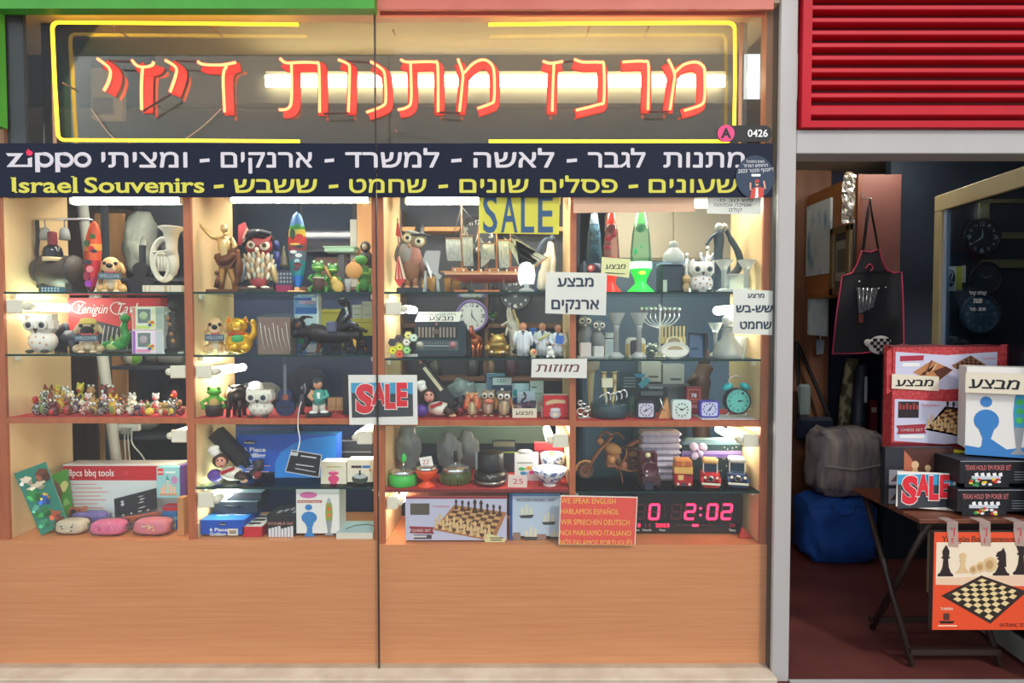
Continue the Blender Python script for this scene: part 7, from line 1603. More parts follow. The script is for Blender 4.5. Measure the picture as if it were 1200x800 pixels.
# ---------------- papers stuck inside the shop window ----------------
def note(name, label, pts, draw, cat='paper', Y=.012, m=None):
    x = sum(p[0] for p in pts) / len(pts); yb = max(p[1] for p in pts)
    t = T(name, label, cat, x, yb, Y)
    q = t.part('sheet'); q.poly(pts, 0, .4, m or PAPER)
    draw(t); return t
NVY = C(44, 56, 80, r=.8)
def HB(q, s, a, b, base, h, m, w=.35, d=-.3):
    for k, (ex, ey) in enumerate(((-w,0),(w,0),(0,-w),(0,w))): q.text(s, a + w + ex, b - w + ex, base - w + ey, h - 2 * w, d - .03 * k, m, True)
def sale_card(t, x0, y0, x1, y1):
    w, h = x1 - x0, y1 - y0; U = lambda u, v: (x0 + u * w, y0 + v * h); RS = C(222, 40, 56, r=.6); LB = C(60, 160, 206, r=.6); DG = C(58, 62, 70, r=.6)
    q = t.part('print'); q.poly([U(.04,.16),U(.93,.15),U(.935,.83),U(.05,.86)], -.1, 0, DG); q.poly([U(.04,.16),U(.93,.15),U(.93,.38),U(.04,.36)], -.2, -.1, LB)
    for ch, a, b, base, hh, o in (('S',.11,.37,.765,.58,0), ('A',.335,.555,.60,.45,1), ('L',.535,.70,.68,.50,2), ('E',.70,.855,.63,.48,3)):
        q = t.part('letter', label='red letter %s with a white outline' % ch)
        for e, m_, dd in ((.012,C(240,236,230),-.5 - .4 * o), (0,RS,-.75 - .4 * o)):
            q.text(ch, x0 + (a - e) * w, x0 + (b + e) * w, y0 + (base + e * 1.6) * h, (hh + e * 3.2) * h, dd, m_, bold=.07 if e else .055)
note('sale_card', 'red SALE lettered white card inside the glass at the seam of both panes', [(408.5,439),(489,439),(489.5,497.5),(409.5,497.5)], lambda t: sale_card(t,408.5,439,489.5,497.5))
def d1(t):
    q = t.part('lettering'); HB(q, 'מבצע', 653, 695.5, 336, 10.5, NVY, .5); HB(q, 'ארנקים', 646, 702, 362.5, 11.5, NVY, .5)
note('offer_paper', 'white paper with two printed lines offering wallets below the ship', [(639.5,318.5),(711,320),(710,369.5),(639,367)], d1)
def d2(t):
    q = t.part('lettering'); HB(q, 'מרצע', 875.5, 895, 349, 5, NVY, .25); HB(q, 'שש-בש', 862, 905, 366, 8.5, NVY, .45); HB(q, 'שחמט', 867, 904, 385.5, 9, NVY, .45)
note('offer_paper', 'white paper with three printed lines offering backgammon near the right post', [(858.5,338.5),(910,341),(908.5,392.5),(858.5,391)], d2)
def d3(t):
    q = t.part('lettering'); MR = C(110, 40, 56)
    for k in range(2): q.text('מזוזות'[::-1], 627.5 + .4 * k, 677 + .4 * k, 435.5, 10, -.2 - .05 * k, MR, slant=.25)
note('offer_paper', 'white strip with handwritten maroon lettering above the red grinder box', [(623,420.5),(688,420),(687.5,443),(622.5,442)], d3)
def d4(t):
    q = t.part('lettering'); BS = C(40, 86, 136, r=.7)
    for ch, a, b in (('S',566,583), ('A',587,606.5), ('L',610.5,626), ('E',630.5,648)): q.text(ch, a, b, 272.5, 44, -.3, BS, bold=.012)
note('sale_poster', 'yellow poster with tall blue SALE letters above the sailing ship', [(561,225),(656,225),(655,274.5),(561.5,273)], d4, 'poster', .016, C(232,220,70,r=.7))
def d5(t):
    q = t.part('lettering'); HW(q, 'פש טב ס.', 841, 882, 236.5, 3.4, -.3, INK); HW(q, 'אטיכה אמזוזות', 836, 880, 242, 3.4, -.3, INK); HW(q, 'קולם', 854, 869, 247.8, 3.6, -.3, INK)
note('offer_paper', 'white handwritten note high at the right end under the sign band', [(829,228),(892,229),(891,251.5),(828.5,250)], d5, Y=.016)
note('salmon_strip', 'blank salmon coloured paper strip under the sign band', [(672,226),(814,226),(814.5,248),(672,249.5)], lambda t: None, 'paper strip', .016, C(238,190,160,r=.8))
def d6(t):
    q = t.part('lettering')
    for k in range(2): q.text('מבצע'[::-1], 709 + .3 * k, 732 + .3 * k, 315, 6, -.2 - .05 * k, INK, slant=.2)
    q.poly([(709,319),(733,320.6),(732,321.2),(709,320.2)], -.3, -.1, INK)
note('offer_slip', 'pale yellow handwritten slip in front of the red lava lamp', [(705,301),(739,304),(737,325.5),(704.5,321)], d6, 'paper slip', .02, C(236,234,176,r=.8))
t = T('adhesive_residue', 'grey rectangle of old tape residue low on the left wooden panel', 'tape residue', 209, 779, .0385)
q = t.part('residue'); q.box(177, 240, 768, 779, 0, .2, mat('tape_residue',(176,138,104),r=.8,noise=((206,186,160),(200,200,200),.45,.55)))
t = T('corner_sticker', 'small silvery sticker in the lower right corner of the window', 'sticker', 881, 792, .006)
q = t.part('sheet'); q.box(875, 887, 783, 791, 0, .2, C(190,180,170))

# ---------------- the shop behind the cabinets ----------------
def bpx(name, label, cat, x0, y0, x1, y1, Y, dep, m, z=None, group=None, part='body', bev=0):
    """a solid standing behind the cabinets, its front face on photo rectangle at depth Y, dep in metres; runs to the floor when y1 is None"""
    a = P(x0, y0, Y); b = P(x1, y0, Y); zb = 0.0 if y1 is None else P(x0, y1, Y).z
    o = bpy.data.objects.new(name, None); COL.objects.link(o); o.location = ((a.x + b.x) / 2, Y, zb); o.empty_display_size = .1
    tag(o, label, cat, group)
    w = (b.x - a.x) / 2; h = a.z - zb
    q = MB(part, o); q.box(-w, w, 0, dep, 0, h, m, bev)
    return o, w, h
DWD = mat('dark_cupboard_wood', (92,66,52), r=.5, noise=((78,54,42),(20,20,2)))
BWD = mat('back_beech', (226,168,106), r=.5, noise=((210,150,90),(30,30,2)))
o, w, h = bpx('wooden_cupboard', 'tall dark brown and beech cupboard in the shop behind the tiny figurines', 'cupboard', 78, 245, 148, None, 1.05, .10, DWD)
q = MB('door', o); q.box(-w + .02, -w + .19, -.016, 0, .05, h - .03, DWD, .004)
q = MB('door', o); q.o['label'] = 'beech cupboard door'; q.box(-w + .195, w - .005, -.018, 0, .05, h - .03, BWD, .004)
q = MB('frame_edge', o); q.o['label'] = 'navy edge strip'; q.box(-w - .03, -w + .012, -.02, .02, 0, h, C(26,34,52))
a = P(97, 225, .62); b = PZ(158, 722, 0.01)
m = solo('white_pole', 'white plastic pole leaning behind the left cabinet', 'pole', 97, 225, .62); m.L = MX.Translation(-P(97,225,.62))
m.tube([P(96,236,.60),V((P(160,700,.60).x,.60,0.0))], .028, C(206,210,204,r=.35), 14)
# storage rack with bags, behind bay 1
NVC = C(36, 46, 70); RKC = C(64, 70, 80)
o, w, h = bpx('storage_rack', 'dark metal storage rack crowded with bags behind the tuba figurine', 'rack', 162, 235, 266, None, 1.15, .02, RKC, part='back_panel')
for hz in (Z(330,1.15), Z(425,1.15), Z(500,1.15)):
    q = MB('shelf_board', o); q.box(-w, w, -.34, -.001, hz - .02, hz, RKC)
for s in (-1, 1):
    for yy in (-.34, -.03):
        q = MB('upright', o); q.box(s * w - .015, s * w + .015, yy, yy + .03, 0, h, RKC)
def bag(label, x0, y0, x1, y1, Y, z, m_, cat='bag', name='plastic_bag', jit=.014, d=.10):
    t = T(name, label, cat, (x0 + x1) / 2, y1, Y, z)
    q = t.part('bag'); q.ell(((x0 + x1) / 2,(y0 + y1) / 2,0), ((x1 - x0) / 2,(y1 - y0) / 2,d / t.s), m_, 32, 24)
    crumple(q, .14, 13)
    q = t.part('knot'); q.ell(((x0 + x1) / 2 + (x1 - x0) * .3,(y0 + y1) / 2,-d / t.s * .8), ((x1 - x0) * .12,(y1 - y0) * .09,3), m_, 10, 6)
    return t
GPL = mat('grey_plastic', ()) ; BKB = C(26, 30, 42, r=.5)
bag('big pale grey plastic bag stuffed full behind the tan dog figurine', 148, 252, 186, 331, .98, Z(330,1.15), mat('pale_plastic',(176,182,172),r=.35,noise=((140,146,140),(9,9,9)),bump=.5))
bag('black padded bag on the rack behind the tuba figurine', 188, 268, 214, 331, .94, Z(330,1.15), BKB)
bag('grey plastic bag hanging full above the tiny figurines', 150, 432, 190, 466, 1.0, Z(500,1.15), mat('pale_plastic',()))
bag('dark quilted bag on the lower rack shelf beside the divider', 194, 440, 222, 500, 1.0, Z(500,1.15), BKB)
t = T('guitar_bag', 'small black guitar case shaped bag standing behind the tan dog', 'guitar bag', 165, 341, .36, ZA[0]); q = t.part('body'); q.disc(165, 329, 13, 12, -3, 4, BKB, 20); q.disc(166, 312, 9, 9, -2.8, 3.8, BKB, 20); q = t.part('neck'); q.box(165, 170, 283, 306, -2, 3, BKB)
t = T('paper_roll', 'white paper cup roll with a green inside lying on the rack', 'roll', 160, 426, .98, Z(425,1.15)); q = t.part('roll'); q.tube([(150,422,0),(166,424,-12)], 7.5, C(220,216,200), 16); q = t.part('green_lining'); q.tube([(166,424,-12),(166.6,424.1,-13)], 6.2, C(120,190,50), 16)
t = T('rolled_towel', 'thick grey rolled cloth lying on the rack beside the green roll', 'cloth', 195, 426, .96, Z(425,1.15)); q = t.part('roll'); q.tube([(176,420,0),(215,422,0)], 8, C(136,136,132,r=.9), 14); q = t.part('band'); q.tube([(188,420.6,0),(190,420.7,0)], 8.3, C(90,90,96), 14)
t = T('power_strip', 'white power strip with three cables hanging behind the barbecue box', 'power strip', 127, 505, .775, None); q = t.part('strip'); q.box(134, 164, 497, 505, -2, 3, WHITE, 1)
for a_, b_ in ((146,146), (150,151), (155,170)):
    q = t.part('cable'); q.tube(smooth_path([(a_,505,0),(a_,520,0),(b_,545,1),(b_,600,1)]), .8, WHITE, 6)
    q = t.part('plug'); q.box(a_ - 2, a_ + 2, 500, 508, -4, -2, C(170,180,176), .6)
# navy counter with a television, behind bay 2
o, w, h = bpx('navy_counter', 'navy blue counter with a red brown top behind the frog musicians', 'counter', 268, 340, 440, None, 1.0, .5, C(30,44,76)); TOPH = h
q = MB('countertop', o); q.box(-w, w, -.05, .5, h, h + .02, C(104,66,58)); q = MB('back_board', o); q.o['label'] = 'red brown back board'; q.box(-w * .1, w, .40, .42, h + .02, h + .26, C(112,72,62))
q = MB('drawer_front', o); q.box(-w + .04, -.02, -.012, 0, h - .36, h - .06, C(36,52,86), .003)
q = MB('drawer_front', o); q.box(.02, w - .04, -.012, 0, h - .36, h - .06, C(36,52,86), .003)
zc_ = P(350, 340, 1.0).z + .02
t = T('television', 'dark flat television in a slim frame above the frog musicians', 'television', 385, 300, 1.48, None);
q = t.part('frame'); q.box(352, 421, 238, 296, -2, 2, C(36,44,56), .6); q = t.part('screen'); q.box(356, 414, 241, 292, -2.6, -2, C(28,44,70,r=.08)); q = t.part('wall_bracket'); q.box(380, 392, 260, 275, 2, 14, RKC)
m = struct('wall_partition'); a = P(272, 240, 1.62); b = P(440, 240, 1.62); m.box(a.x, b.x, 1.60, 1.64, 0, 2.96, mat('blue_partition',(44,62,88),r=.7,noise=((36,52,78),(3,3,3))))
t = T('wooden_post', 'beech upright post at the right edge behind the gorilla figurine', 'post', 428, 340, 1.3, zc_); q = t.part('post'); q.box(419, 437, 220, 340, 0, 4, BWD); q = t.part('white_strip'); q.box(411, 418.6, 258, 340, 0, 2, C(190,190,184))
t = T('green_tray', 'pale green shallow tray on the counter behind the banjo frog', 'tray', 402, 339, 1.25, zc_); q = t.part('tray'); q.box(384, 419, 291, 297, -12, 6, C(150,190,170), 1.2); q = t.part('rim'); q.box(383, 420, 290, 291.4, -13, 7, C(170,206,186)); q = t.part('stand'); q.box(398, 405, 297, 339, -5, 3, RKC)
for k, (x0, y0, x1, y1, c_, lb) in enumerate(((275,440,330,468,(110,110,104),'grey folded bundle on the counter ledge behind the white owl'),(335,425,385,470,(30,38,58),'navy padded bag behind the golfer figurine'))):
    t = bag(lb, x0, y0, x1, y1, .845, P(300,480,.72).z + .005, C(*c_,r=.9));
o, w, h = bpx('display_bench', 'long dark bench with merchandise bundles behind the left cabinet', 'bench', 262, 480, 440, None, .72, .24, C(34,44,62)); q = MB('top_board', o); q.box(-w, w, -.01, .25, h, h + .004, C(60,64,72))
for s_ in (-1, 1):
    q = MB('panel', o); q.box(s_ * w * .5 - w * .45, s_ * w * .5 + w * .45, -.01, 0, .1, h - .1, C(40,60,110))
BENCH = h
# shelves with clocks behind bay 3
m = struct('wall_partition_2'); a = P(445, 240, 1.30); b = P(680, 240, 1.30); m.box(a.x, b.x, 1.30, 1.34, 0, 2.96, mat('slate_partition',(62,66,80),r=.7,noise=((50,56,70),(3,3,3))))
o, w, h = bpx('wall_shelf', 'brown wall shelf unit behind the doctors and the radio', 'shelf', 474, 250, 668, 500, 1.28, .012, C(48,54,66), part='back_board')
for hz, mm in ((Z(268,1.2),BWD), (Z(379,1.2),DWD), (Z(440,1.2),DWD)):
    z0 = hz - o.location.z; q = MB('shelf_board', o); q.box(-w, w, -.16, -.001, z0 - .028, z0, mm)
for s in (-1, 0, 1):
    q = MB('upright', o); q.box(s * w - .012, s * w + .012, -.16, -.001, 0, h, DWD)
def wall_clock(label, x, y, r, Y, rim, face, ink, hands, nums=True, th=4):
    t = T('wall_clock', label, 'clock', x, y + r, Y, None, 'wall clocks')
    q = t.part('rim'); q.tube([(p[0],p[1],0) for p in arc(x,y,r * .94,r * .94,0,360,32)[:-1]], r * .07 + .6, C(*rim,r=.35), 8, True)
    q = t.part('dial'); q.disc(x, y, r * .93, r * .93, -.4, th, C(*face), 36)
    if nums:
        q = t.part('numerals')
        for i in range(12):
            a = math.radians(30 * i); k = r * (.2 if i % 3 == 0 else .12); q.text(str(i or 12), x + r * .7 * math.sin(a) - k * .6, x + r * .7 * math.sin(a) + k * .6, y - r * .7 * math.cos(a) + k * .6, k * 1.2, -.7, C(*ink), bold=.02)
    for a, L in hands:
        q = t.part('hand'); a = math.radians(a); dx, dy = math.sin(a), -math.cos(a); q.poly([(x - dy * r * .05,y + dx * r * .05),(x + dx * r * L,y + dy * r * L),(x + dy * r * .05,y - dx * r * .05)], -1.1, -.9, C(*ink))
    return t
wall_clock('round wall clock with a purple rim and grey dial above the radio', 553, 370, 18.5, 1.1, (112,100,160), (176,190,196), (44,60,80), ((0,.5),(140,.72)))
wall_clock('large black wall clock with pale numerals behind the ship masts', 560, 276, 22, 1.1, (30,30,36), (38,40,50), (214,214,210), ((200,.5),(30,.7)))
wall_clock('dark disc with white ring standing in for a reflection above the doctors', 604, 345, 19, 1.1, (40,44,52), (48,60,72), (206,210,214), ((300,.5),(60,.7)))  # round reflection in the glass, modelled as one more clock
for k, (x0, x1, yt_, c_, lb) in enumerate(((486,500,420,(90,60,60),'dark red bottle'),(503,516,414,(60,70,66),'green glass bottle'),(548,562,406,(70,76,84),'slate grey bottle'),(566,580,412,(110,96,80),'tan bottle'),(592,606,408,(80,60,74),'plum coloured bottle'),(622,640,402,(110,110,100),'pale bottle'))):
    xc = (x0 + x1) / 2; t = T('bottle', lb + ' on the brown wall shelf behind the third shelf', 'bottle', xc, 440, 1.2, Z(440,1.2), 'bottles on the back shelf')
    w_ = (x1 - x0) / 2; q = t.part('body'); q.lathe((xc,0,0), [(w_,440),(w_,yt_ + 14),(w_ * .4,yt_ + 7),(w_ * .36,yt_ + 2)], C(*c_,r=.25), 'y', 14); q = t.part('cap'); q.lathe((xc,0,0), [(w_ * .42,yt_ + 2),(w_ * .42,yt_ - 2)], C(170,160,140), 'y', 10)
t = T('leafy_ornament', 'small green leafy ornament on the brown shelf above the money frog', 'plant', 576, 378, 1.2, Z(379,1.2)); q = t.part('pot'); q.lathe((576,0,0), [(4,379),(5,373)], C(60,66,70), 'y', 12); q = t.part('leaves'); random.seed(3)
for i in range(14): q.ell((576 + random.uniform(-6,6),369 + random.uniform(-3,3),random.uniform(-4,4)), (2.4,1.4,1.8), C(60,120,56), 7, 5)
t = T('grey_green_panel', 'grey green rolled blind box behind the ashtrays', 'panel', 555, 517, .62, None); q = t.part('panel'); q.box(466, 645, 499, 520, 0, 4, C(110,136,126,r=.6), 1); q = t.part('bracket'); q.box(476, 482, 520, 721, 0, 4, RKC); q = t.part('bracket'); q.box(628, 634, 520, 721, 0, 4, RKC)
# behind bay 4
o, w, h = bpx('beige_cabinet', 'beige wall cabinet behind the lava lamps and owl money box', 'cabinet', 716, 244, 862, 305, 1.02, .25, C(166,158,138,r=.6))
q = MB('door', o); q.box(-w + .01, -.004, -.014, 0, .012, h - .012, C(174,166,146,r=.6), .003)
q = MB('door', o); q.box(.004, w - .01, -.014, 0, .012, h - .012, C(174,166,146,r=.6), .003)
o, w, h = bpx('teal_cupboard', 'large blue grey metal cupboard behind the candlesticks and alarm clocks', 'cupboard', 684, 306, 866, None, 1.02, .25, C(66,92,112,r=.5))
for s in (-1, 1):
    q = MB('door', o); q.box(min(s * .005,s * (w - .01)), max(s * .005,s * (w - .01)), -.014, 0, .06, h - .02, C(60,86,106,r=.45), .003); qh = MB('handle', q.o); qh.box(s * .03 - .008, s * .03 + .008, -.03, -.014, h * .5, h * .5 + .12, SILVER, .003)
for k, (x0, y0, x1, y1, lb) in enumerate(((752,424,775,447,'left pale grey carton high behind the alarm clocks'),(777,427,802,450,'right pale grey carton high behind the alarm clocks'))):
    a = bpx('grey_carton', lb, 'box', x0, y0, x1, y1, .78, .10, C(160,174,172), group='pale grey cartons'); q = MB('label_strip', a[0]); q.box(-a[1] * .3, a[1] * .7, -.001, 0, a[2] * .2, a[2] * .3, C(70,84,90))
o, w, h = bpx('narrow_stand', 'narrow grey stand carrying two cartons behind the clocks', 'stand', 748, 450, 806, None, .76, .14, C(70,84,92)); q = MB('top_board', o); q.box(-w - .01, w + .01, -.01, .15, h - .02, h - .001, C(90,104,110))
t = T('brown_figure', 'dark brown carved figure standing behind the red token box', 'carving', 820, 489, .62, None); q = t.part('body'); q.tube(smooth_path([(820,721,0),(822,520,0),(818,470,0),(822,440,0),(828,426,0)]), [10] * 5 + [10] * 5 + [12] * 5 + [9] * 5 + [6], C(80,60,52), 12); q = t.part('head'); q.ell((824,418,-2), (8,10,8), C(92,70,60)); q = t.part('arm'); q.tube([(814,452,-4),(804,446,-8),(812,438,-9)], 3, C(92,70,60), 8)
# unseen battens added to brighten the room behind and the doorway
for k, (xa, xb, yy, zz, lb) in enumerate(((-2.3,-.85,.56,2.58,'left added batten out of view behind the left cabinet top'),(-.5,1.0,.56,2.58,'added batten out of view behind the right cabinet top'),(2.2,2.8,.95,2.955,'right added batten out of view over the doorway passage'))):
    o = bpy.data.objects.new('added_batten', None); COL.objects.link(o); o.location = ((xa + xb) / 2, yy, zz); tag(o, lb, 'lamp', 'added fill battens'); L_ = (xb - xa) / 2
    q = MB('housing', o); q.box(-L_, L_, -.04, .04, -.04, 0, WHITE); q = MB('lit_tube', o); q.tube([(-L_ + .02,0,-.055),(L_ - .02,0,-.055)], .016, FILLT if k == 2 else TUBE, 10)
    if k < 2:
        for s in (-.8, .8): q = MB('bracket', o); q.box(s * L_ - .02, s * L_ + .02, -.10, -.04, -.108, 0, ALU)

# ---------------- doorway ----------------
PWD = mat('brown_partition_wood', (122,80,56), r=.55, noise=((104,66,46),(14,14,1.5)))
m = struct('wall_brown_panel'); m.box(1.525, P(971,400,1.86).x, 1.86, 1.95, 0, 3.0, PWD)
# wall cupboard with a pinkish door
o = bpy.data.objects.new('wall_cupboard', None); COL.objects.link(o); xa, xb = P(1004, 300, 1.2).x, P(1055, 300, 1.2).x; zt_, zb_ = P(1030, 204, 1.2).z, P(1030, 345, 1.2).z
o.location = ((xa + xb) / 2, 1.2, zb_); w = (xb - xa) / 2; h = zt_ - zb_; tag(o, 'wall cupboard with a pinkish brown door and orange wood side in the doorway', 'cupboard')
q = MB('carcass', o); q.box(-w, w, .016, .745, 0, h, mat('orange_side_wood',(168,112,66),r=.5,noise=((150,96,54),(14,3,14)))); q = MB('door', o); q.box(-w + .002, w, 0, .016, 0, h, mat('pinkish_door',(112,68,62),r=.5,noise=((102,60,54),(4,4,4))), .003); q = MB('door_edge', o); q.box(-w, -w + .03, -.002, .018, 0, h, C(110,60,40))
def side(name, label, cat, ya, yb_, x, py0, py1, thick, m_, group=None):
    """a panel hung flat on a side face (plane X = x), between depths ya and yb_"""
    Ym = (ya + yb_) / 2; px = 600 + x * FPX / (Ym - CAMY); z1, z0 = P(px, py0, Ym).z, P(px, py1, Ym).z
    o = bpy.data.objects.new(name, None); COL.objects.link(o); o.location = (x, Ym, z0); tag(o, label, cat, group); L_ = (yb_ - ya) / 2
    q = MB('panel', o); q.box(-thick, -.002, -L_, L_, 0, z1 - z0, m_); return o, L_, z1 - z0
xs = xa - .001
WB = mat('blue_white_art', (206,222,230), r=.6, noise=((110,160,200),(12,12,5),.5,.7))
o, L_, h = side('art_panel', 'pale blue and white art panel hanging upper on the side of the cupboard', 'picture', 1.5, 1.84, xs, 237, 322, .02, WB, 'blue and white art panels'); q = MB('edge_strip', o); q.box(-.022, 0, L_ - .01, L_, 0, h, C(190,196,196))
o, L_, h = side('framed_picture', 'picture in a bronze frame with grey mount on the cupboard side', 'picture', 1.21, 1.46, xs, 265, 345, .02, C(60,62,60,r=.3))
FRM = C(110, 92, 62, r=.4)
for (a, b, c_, d_) in ((-L_,L_,0,.05), (-L_,L_,h - .05,h), (-L_,-L_ + .05,0,h), (L_ - .05,L_,0,h)):
    q = MB('frame_bar', o); q.box(-.045, -.02, a, b, c_, d_, FRM, .005)
q = MB('mount', o); q.box(-.024, -.02, -L_ * .6, L_ * .6, .1, h - .1, C(140,140,132)); q = MB('print', o); q.box(-.026, -.024, -L_ * .45, L_ * .45, .16, h - .16, C(84,84,80))
t = T('art_panel', 'lower blue and white art panel hanging on the brown wood wall', 'picture', 957, 395, 1.84, None, 'blue and white art panels'); q = t.part('panel'); q.poly([(947,320),(968,316),(968,394),(947,392)], -2, 2, WB); q = t.part('edge_strip'); q.box(967, 969, 316, 394, -2.4, 2, C(170,180,186))
t = T('hanging_tag', 'narrow pale tag hanging below the blue and white art panels', 'tag', 960, 416, 1.83, None); q = t.part('card'); q.poly([(956,398),(966,398),(965,414),(957,416)], 0, 1, C(120,134,150)); q = t.part('string'); q.tube([(961,392,0),(961,399,0)], .4, WHITE, 5)
t = T('foil_strip', 'crumpled silver foil strip hanging at the cupboard corner', 'foil', 995, 262, 1.15, None); q = t.part('foil'); n = 14; vs = []; random.seed(2)
for i in range(n + 1):
    for j in range(6): vs.append((987 + 2.9 * j + random.uniform(-.8,.8) - 1.0 * i / n,204 + 4.1 * i + random.uniform(-1,1),random.uniform(-1.6,1.6)))
q.add(vs, [(i * 6 + j,i * 6 + j + 1,(i + 1) * 6 + j + 1,(i + 1) * 6 + j) for i in range(n) for j in range(5)], metal((200,196,186),.25)); q.bm.faces.ensure_lookup_table(); q.box(990, 998, 202, 205, 0, 2.6, FRM)
t = T('wall_pipe', 'grey conduit running down the navy wall into a pale junction box', 'conduit', 1066, 255, 1.93, None); q = t.part('pipe'); q.box(1063.5, 1070, 150, 240, 0, 2, C(140,120,116)); q = t.part('junction_box'); q.box(1058, 1075, 238, 256, -3, 2, C(176,150,120), 1)
t = T('small_wall_sign', 'small yellowish sign high on the wall inside the doorway', 'sign', 990, 193, 1.8, None); q = t.part('plate'); q.poly([(984,180),(998,182),(997,192),(985,195)], 0, 1.5, C(150,140,80)); q = t.part('bracket'); q.box(989, 992, 186, 190, 1.5, 7, C(60,60,60))
# apron
t = T('apron', 'black barbecue apron with pink edging hanging on the cupboard door', 'apron', 1018, 415, 1.12, None); AP = C(24, 24, 32, r=.85); PKT = C(176, 44, 84, r=.6)
out = [(1008,294), (1018,296), (1028,292), (1031,304), (1037,317), (1046,320), (1054,319), (1056,350), (1059,402), (1040,410), (1010,414), (976,414.5), (979,370), (985,323), (991,322), (997,320), (1003,308)]
q = t.part('cloth'); vs = [(x,y,1.5 * math.sin(x * .35) * min(1,max(0,(y - 300) / 60))) for x, y in out]; q.add(vs + [(x,y,d + 1.6) for x,y,d in vs], [tuple(range(17)),tuple(range(33,16,-1))] + [(i,(i + 1) % 17,17 + (i + 1) % 17,17 + i) for i in range(17)], AP)
q = t.part('edging'); q.tube(vs, .9, PKT, 6, True)
q = t.part('neck_strap'); q.tube([(1009,294,0),(1014,250,0),(1015.5,233,-.5),(1018,250,-.5),(1027,293,0)], 1.9, AP, 6, flat=.3); q = t.part('hook'); q.tube([(1015,224,13.4),(1015,232,12),(1016,234,-2)], .8, SILVER, 6)
q = t.part('emblem'); q.tube(smooth_path([(1011,315,-2),(1016,310,-2),(1020,314,-2),(1017,318,-2)]), .7, PKT, 5)
q = t.part('tool_pouch'); q.poly([(1001,337),(1026,338),(1020,360),(1004,368)], -3.4, -1.6, mat('tool_film',(110,116,124),r=.25,noise=((60,64,70),(120,120,120))))
for i in range(4): q.tube([(1003 + 5 * i,338,-3.6),(1005 + 3.4 * i,362 + 3 * (i % 2),-3.4)], .6, SILVER, 5)
q.box(1004, 1009, 368, 378, -3, -2, C(110,50,40))
for (a, b) in ((1004,330), (1027,338), (1035,337)):
    q = t.part('press_stud'); q.ell((a,b,-2.6), (1.3,1.3,.8), SILVER, 8, 5)
t = T('oven_mitt', 'black and white checked oven mitt hanging from the apron', 'oven mitt', 1030, 416, 1.09, None); q = t.part('mitt'); q.ell((1031,404,0), (14,11,2.6), C(206,206,206,r=.9), 22, 12, ('z',-8)); q.ell((1018,402,0), (6,4.6,2.2), C(206,206,206,r=.9), 14, 8, ('z',30))
for i in range(7):
    for j in range(6):
        if (i + j) % 2 == 0:
            a, b = 1020 + 3.7 * i, 394.5 + 3.7 * j
            if ((a - 1031) / 13) ** 2 + ((b - 404) / 10) ** 2 < .95: q.box(a - 1.8, a + 1.8, b - 1.8, b + 1.8, -3.2, -1.2, C(34,34,38,r=.9))
# bags at the left of the doorway
def heap(name, label, x0, y0, x1, y1, Y, z, m_, d, cat='bag', jit=.02, bev=10):
    t = T(name, label, cat, (x0 + x1) / 2, y1, Y, z)
    q = t.part('body'); q.box(x0, x1, y0, y1, -d, d, m_, bev); bmesh.ops.subdivide_edges(q.bm, edges=q.bm.edges[:], cuts=3, use_grid_fill=True); random.seed(int(x0))
    for v in q.bm.verts: v.co += V((random.uniform(-1,1),random.uniform(-1,1),random.uniform(-.4,1) if v.co.z > .03 else 0)) * jit
    for f in q.bm.faces: f.smooth = True
    return t
Yb = 1.46
t = heap('blue_bag', 'large square blue fabric bag on the red brown floor', 937, 583, 1016, 655, Yb, 0, mat('blue_fabric',(24,84,176),r=.75,noise=((18,68,150),(6,6,6)),bump=.5), 26); BLT = P(975, 583, Yb).z
q = t.part('handle'); q.tube(smooth_path([(960,586,-24),(966,596,-27),(980,596,-27),(986,586,-24)]), 1.2, C(20,66,140), 6)
t = heap('wrapped_bundle', 'grey plastic wrapped bundle resting on top of the blue bag', 951, 510, 1022, 586, Yb, BLT + .035, mat('striped_bundle',(178,170,166),r=.45,noise=((128,120,134),(26,4,3)),bump=.4), 24)
q = t.part('tie'); q.tube([(953,548,-25),(986,552,-26),(1020,546,-25)], .9, C(190,186,180), 6);
t = T('umbrella_bag', 'tall camouflage patterned slim bag standing behind the wrapped bundle', 'bag', 990, 640, 1.80, 0.0); q = t.part('body'); q.tube([(984,600,0),(988,520,2),(993,470,4),(998,428,6)], [7,8,8.5,6], mat('camouflage',(70,70,54),r=.8,noise=((150,146,120),(14,14,10),.45,.55)), 10); q.tube([(984,600,0),(983,641,0)], [6,4], C(60,60,50), 8); q = t.part('strap'); q.tube([(994,440,-6),(990,500,-8)], .9, BLACK, 6)
t = T('umbrella_bag', 'tall navy slim bag with white side lettering beside the camouflage bag', 'bag', 1003, 640, 1.66, 0.0); q = t.part('body'); q.tube([(1000,640,0),(1003,520,2),(1009,428,5)], [6,7.5,6], C(28,38,60), 10); q = t.part('lettering'); q.box(1005, 1008, 440, 470, -8, -6.8, C(150,160,180))
t, q = carton('red_book_box', 'slim dark red box upright beside the navy slim bag', 1017, 472, 1025, 640, 0, 1.72, 10, C(120,40,52), C(90,30,40)); t.o.location.z = 0; R_(q, 1018, 480, 1024, 486, C(190,180,180))
t = T('shoulder_bag', 'dark navy shoulder bag hanging on the brown wood wall', 'bag', 955, 515, 1.78, None); q = t.part('body'); q.box(932, 976, 488, 516, -5, 4, C(26,34,56), 4); q = t.part('strap'); q.tube(smooth_path([(936,490,0),(936,440,3),(934,400,4)]), 2.2, BLACK, 6, flat=.4); q = t.part('strap'); q.tube(smooth_path([(972,490,0),(956,450,3),(934,402,4)]), 2.4, BLACK, 6, flat=.4); q = t.part('side_pocket'); q.box(934, 950, 450, 488, -1, 5, C(120,136,134), 3)
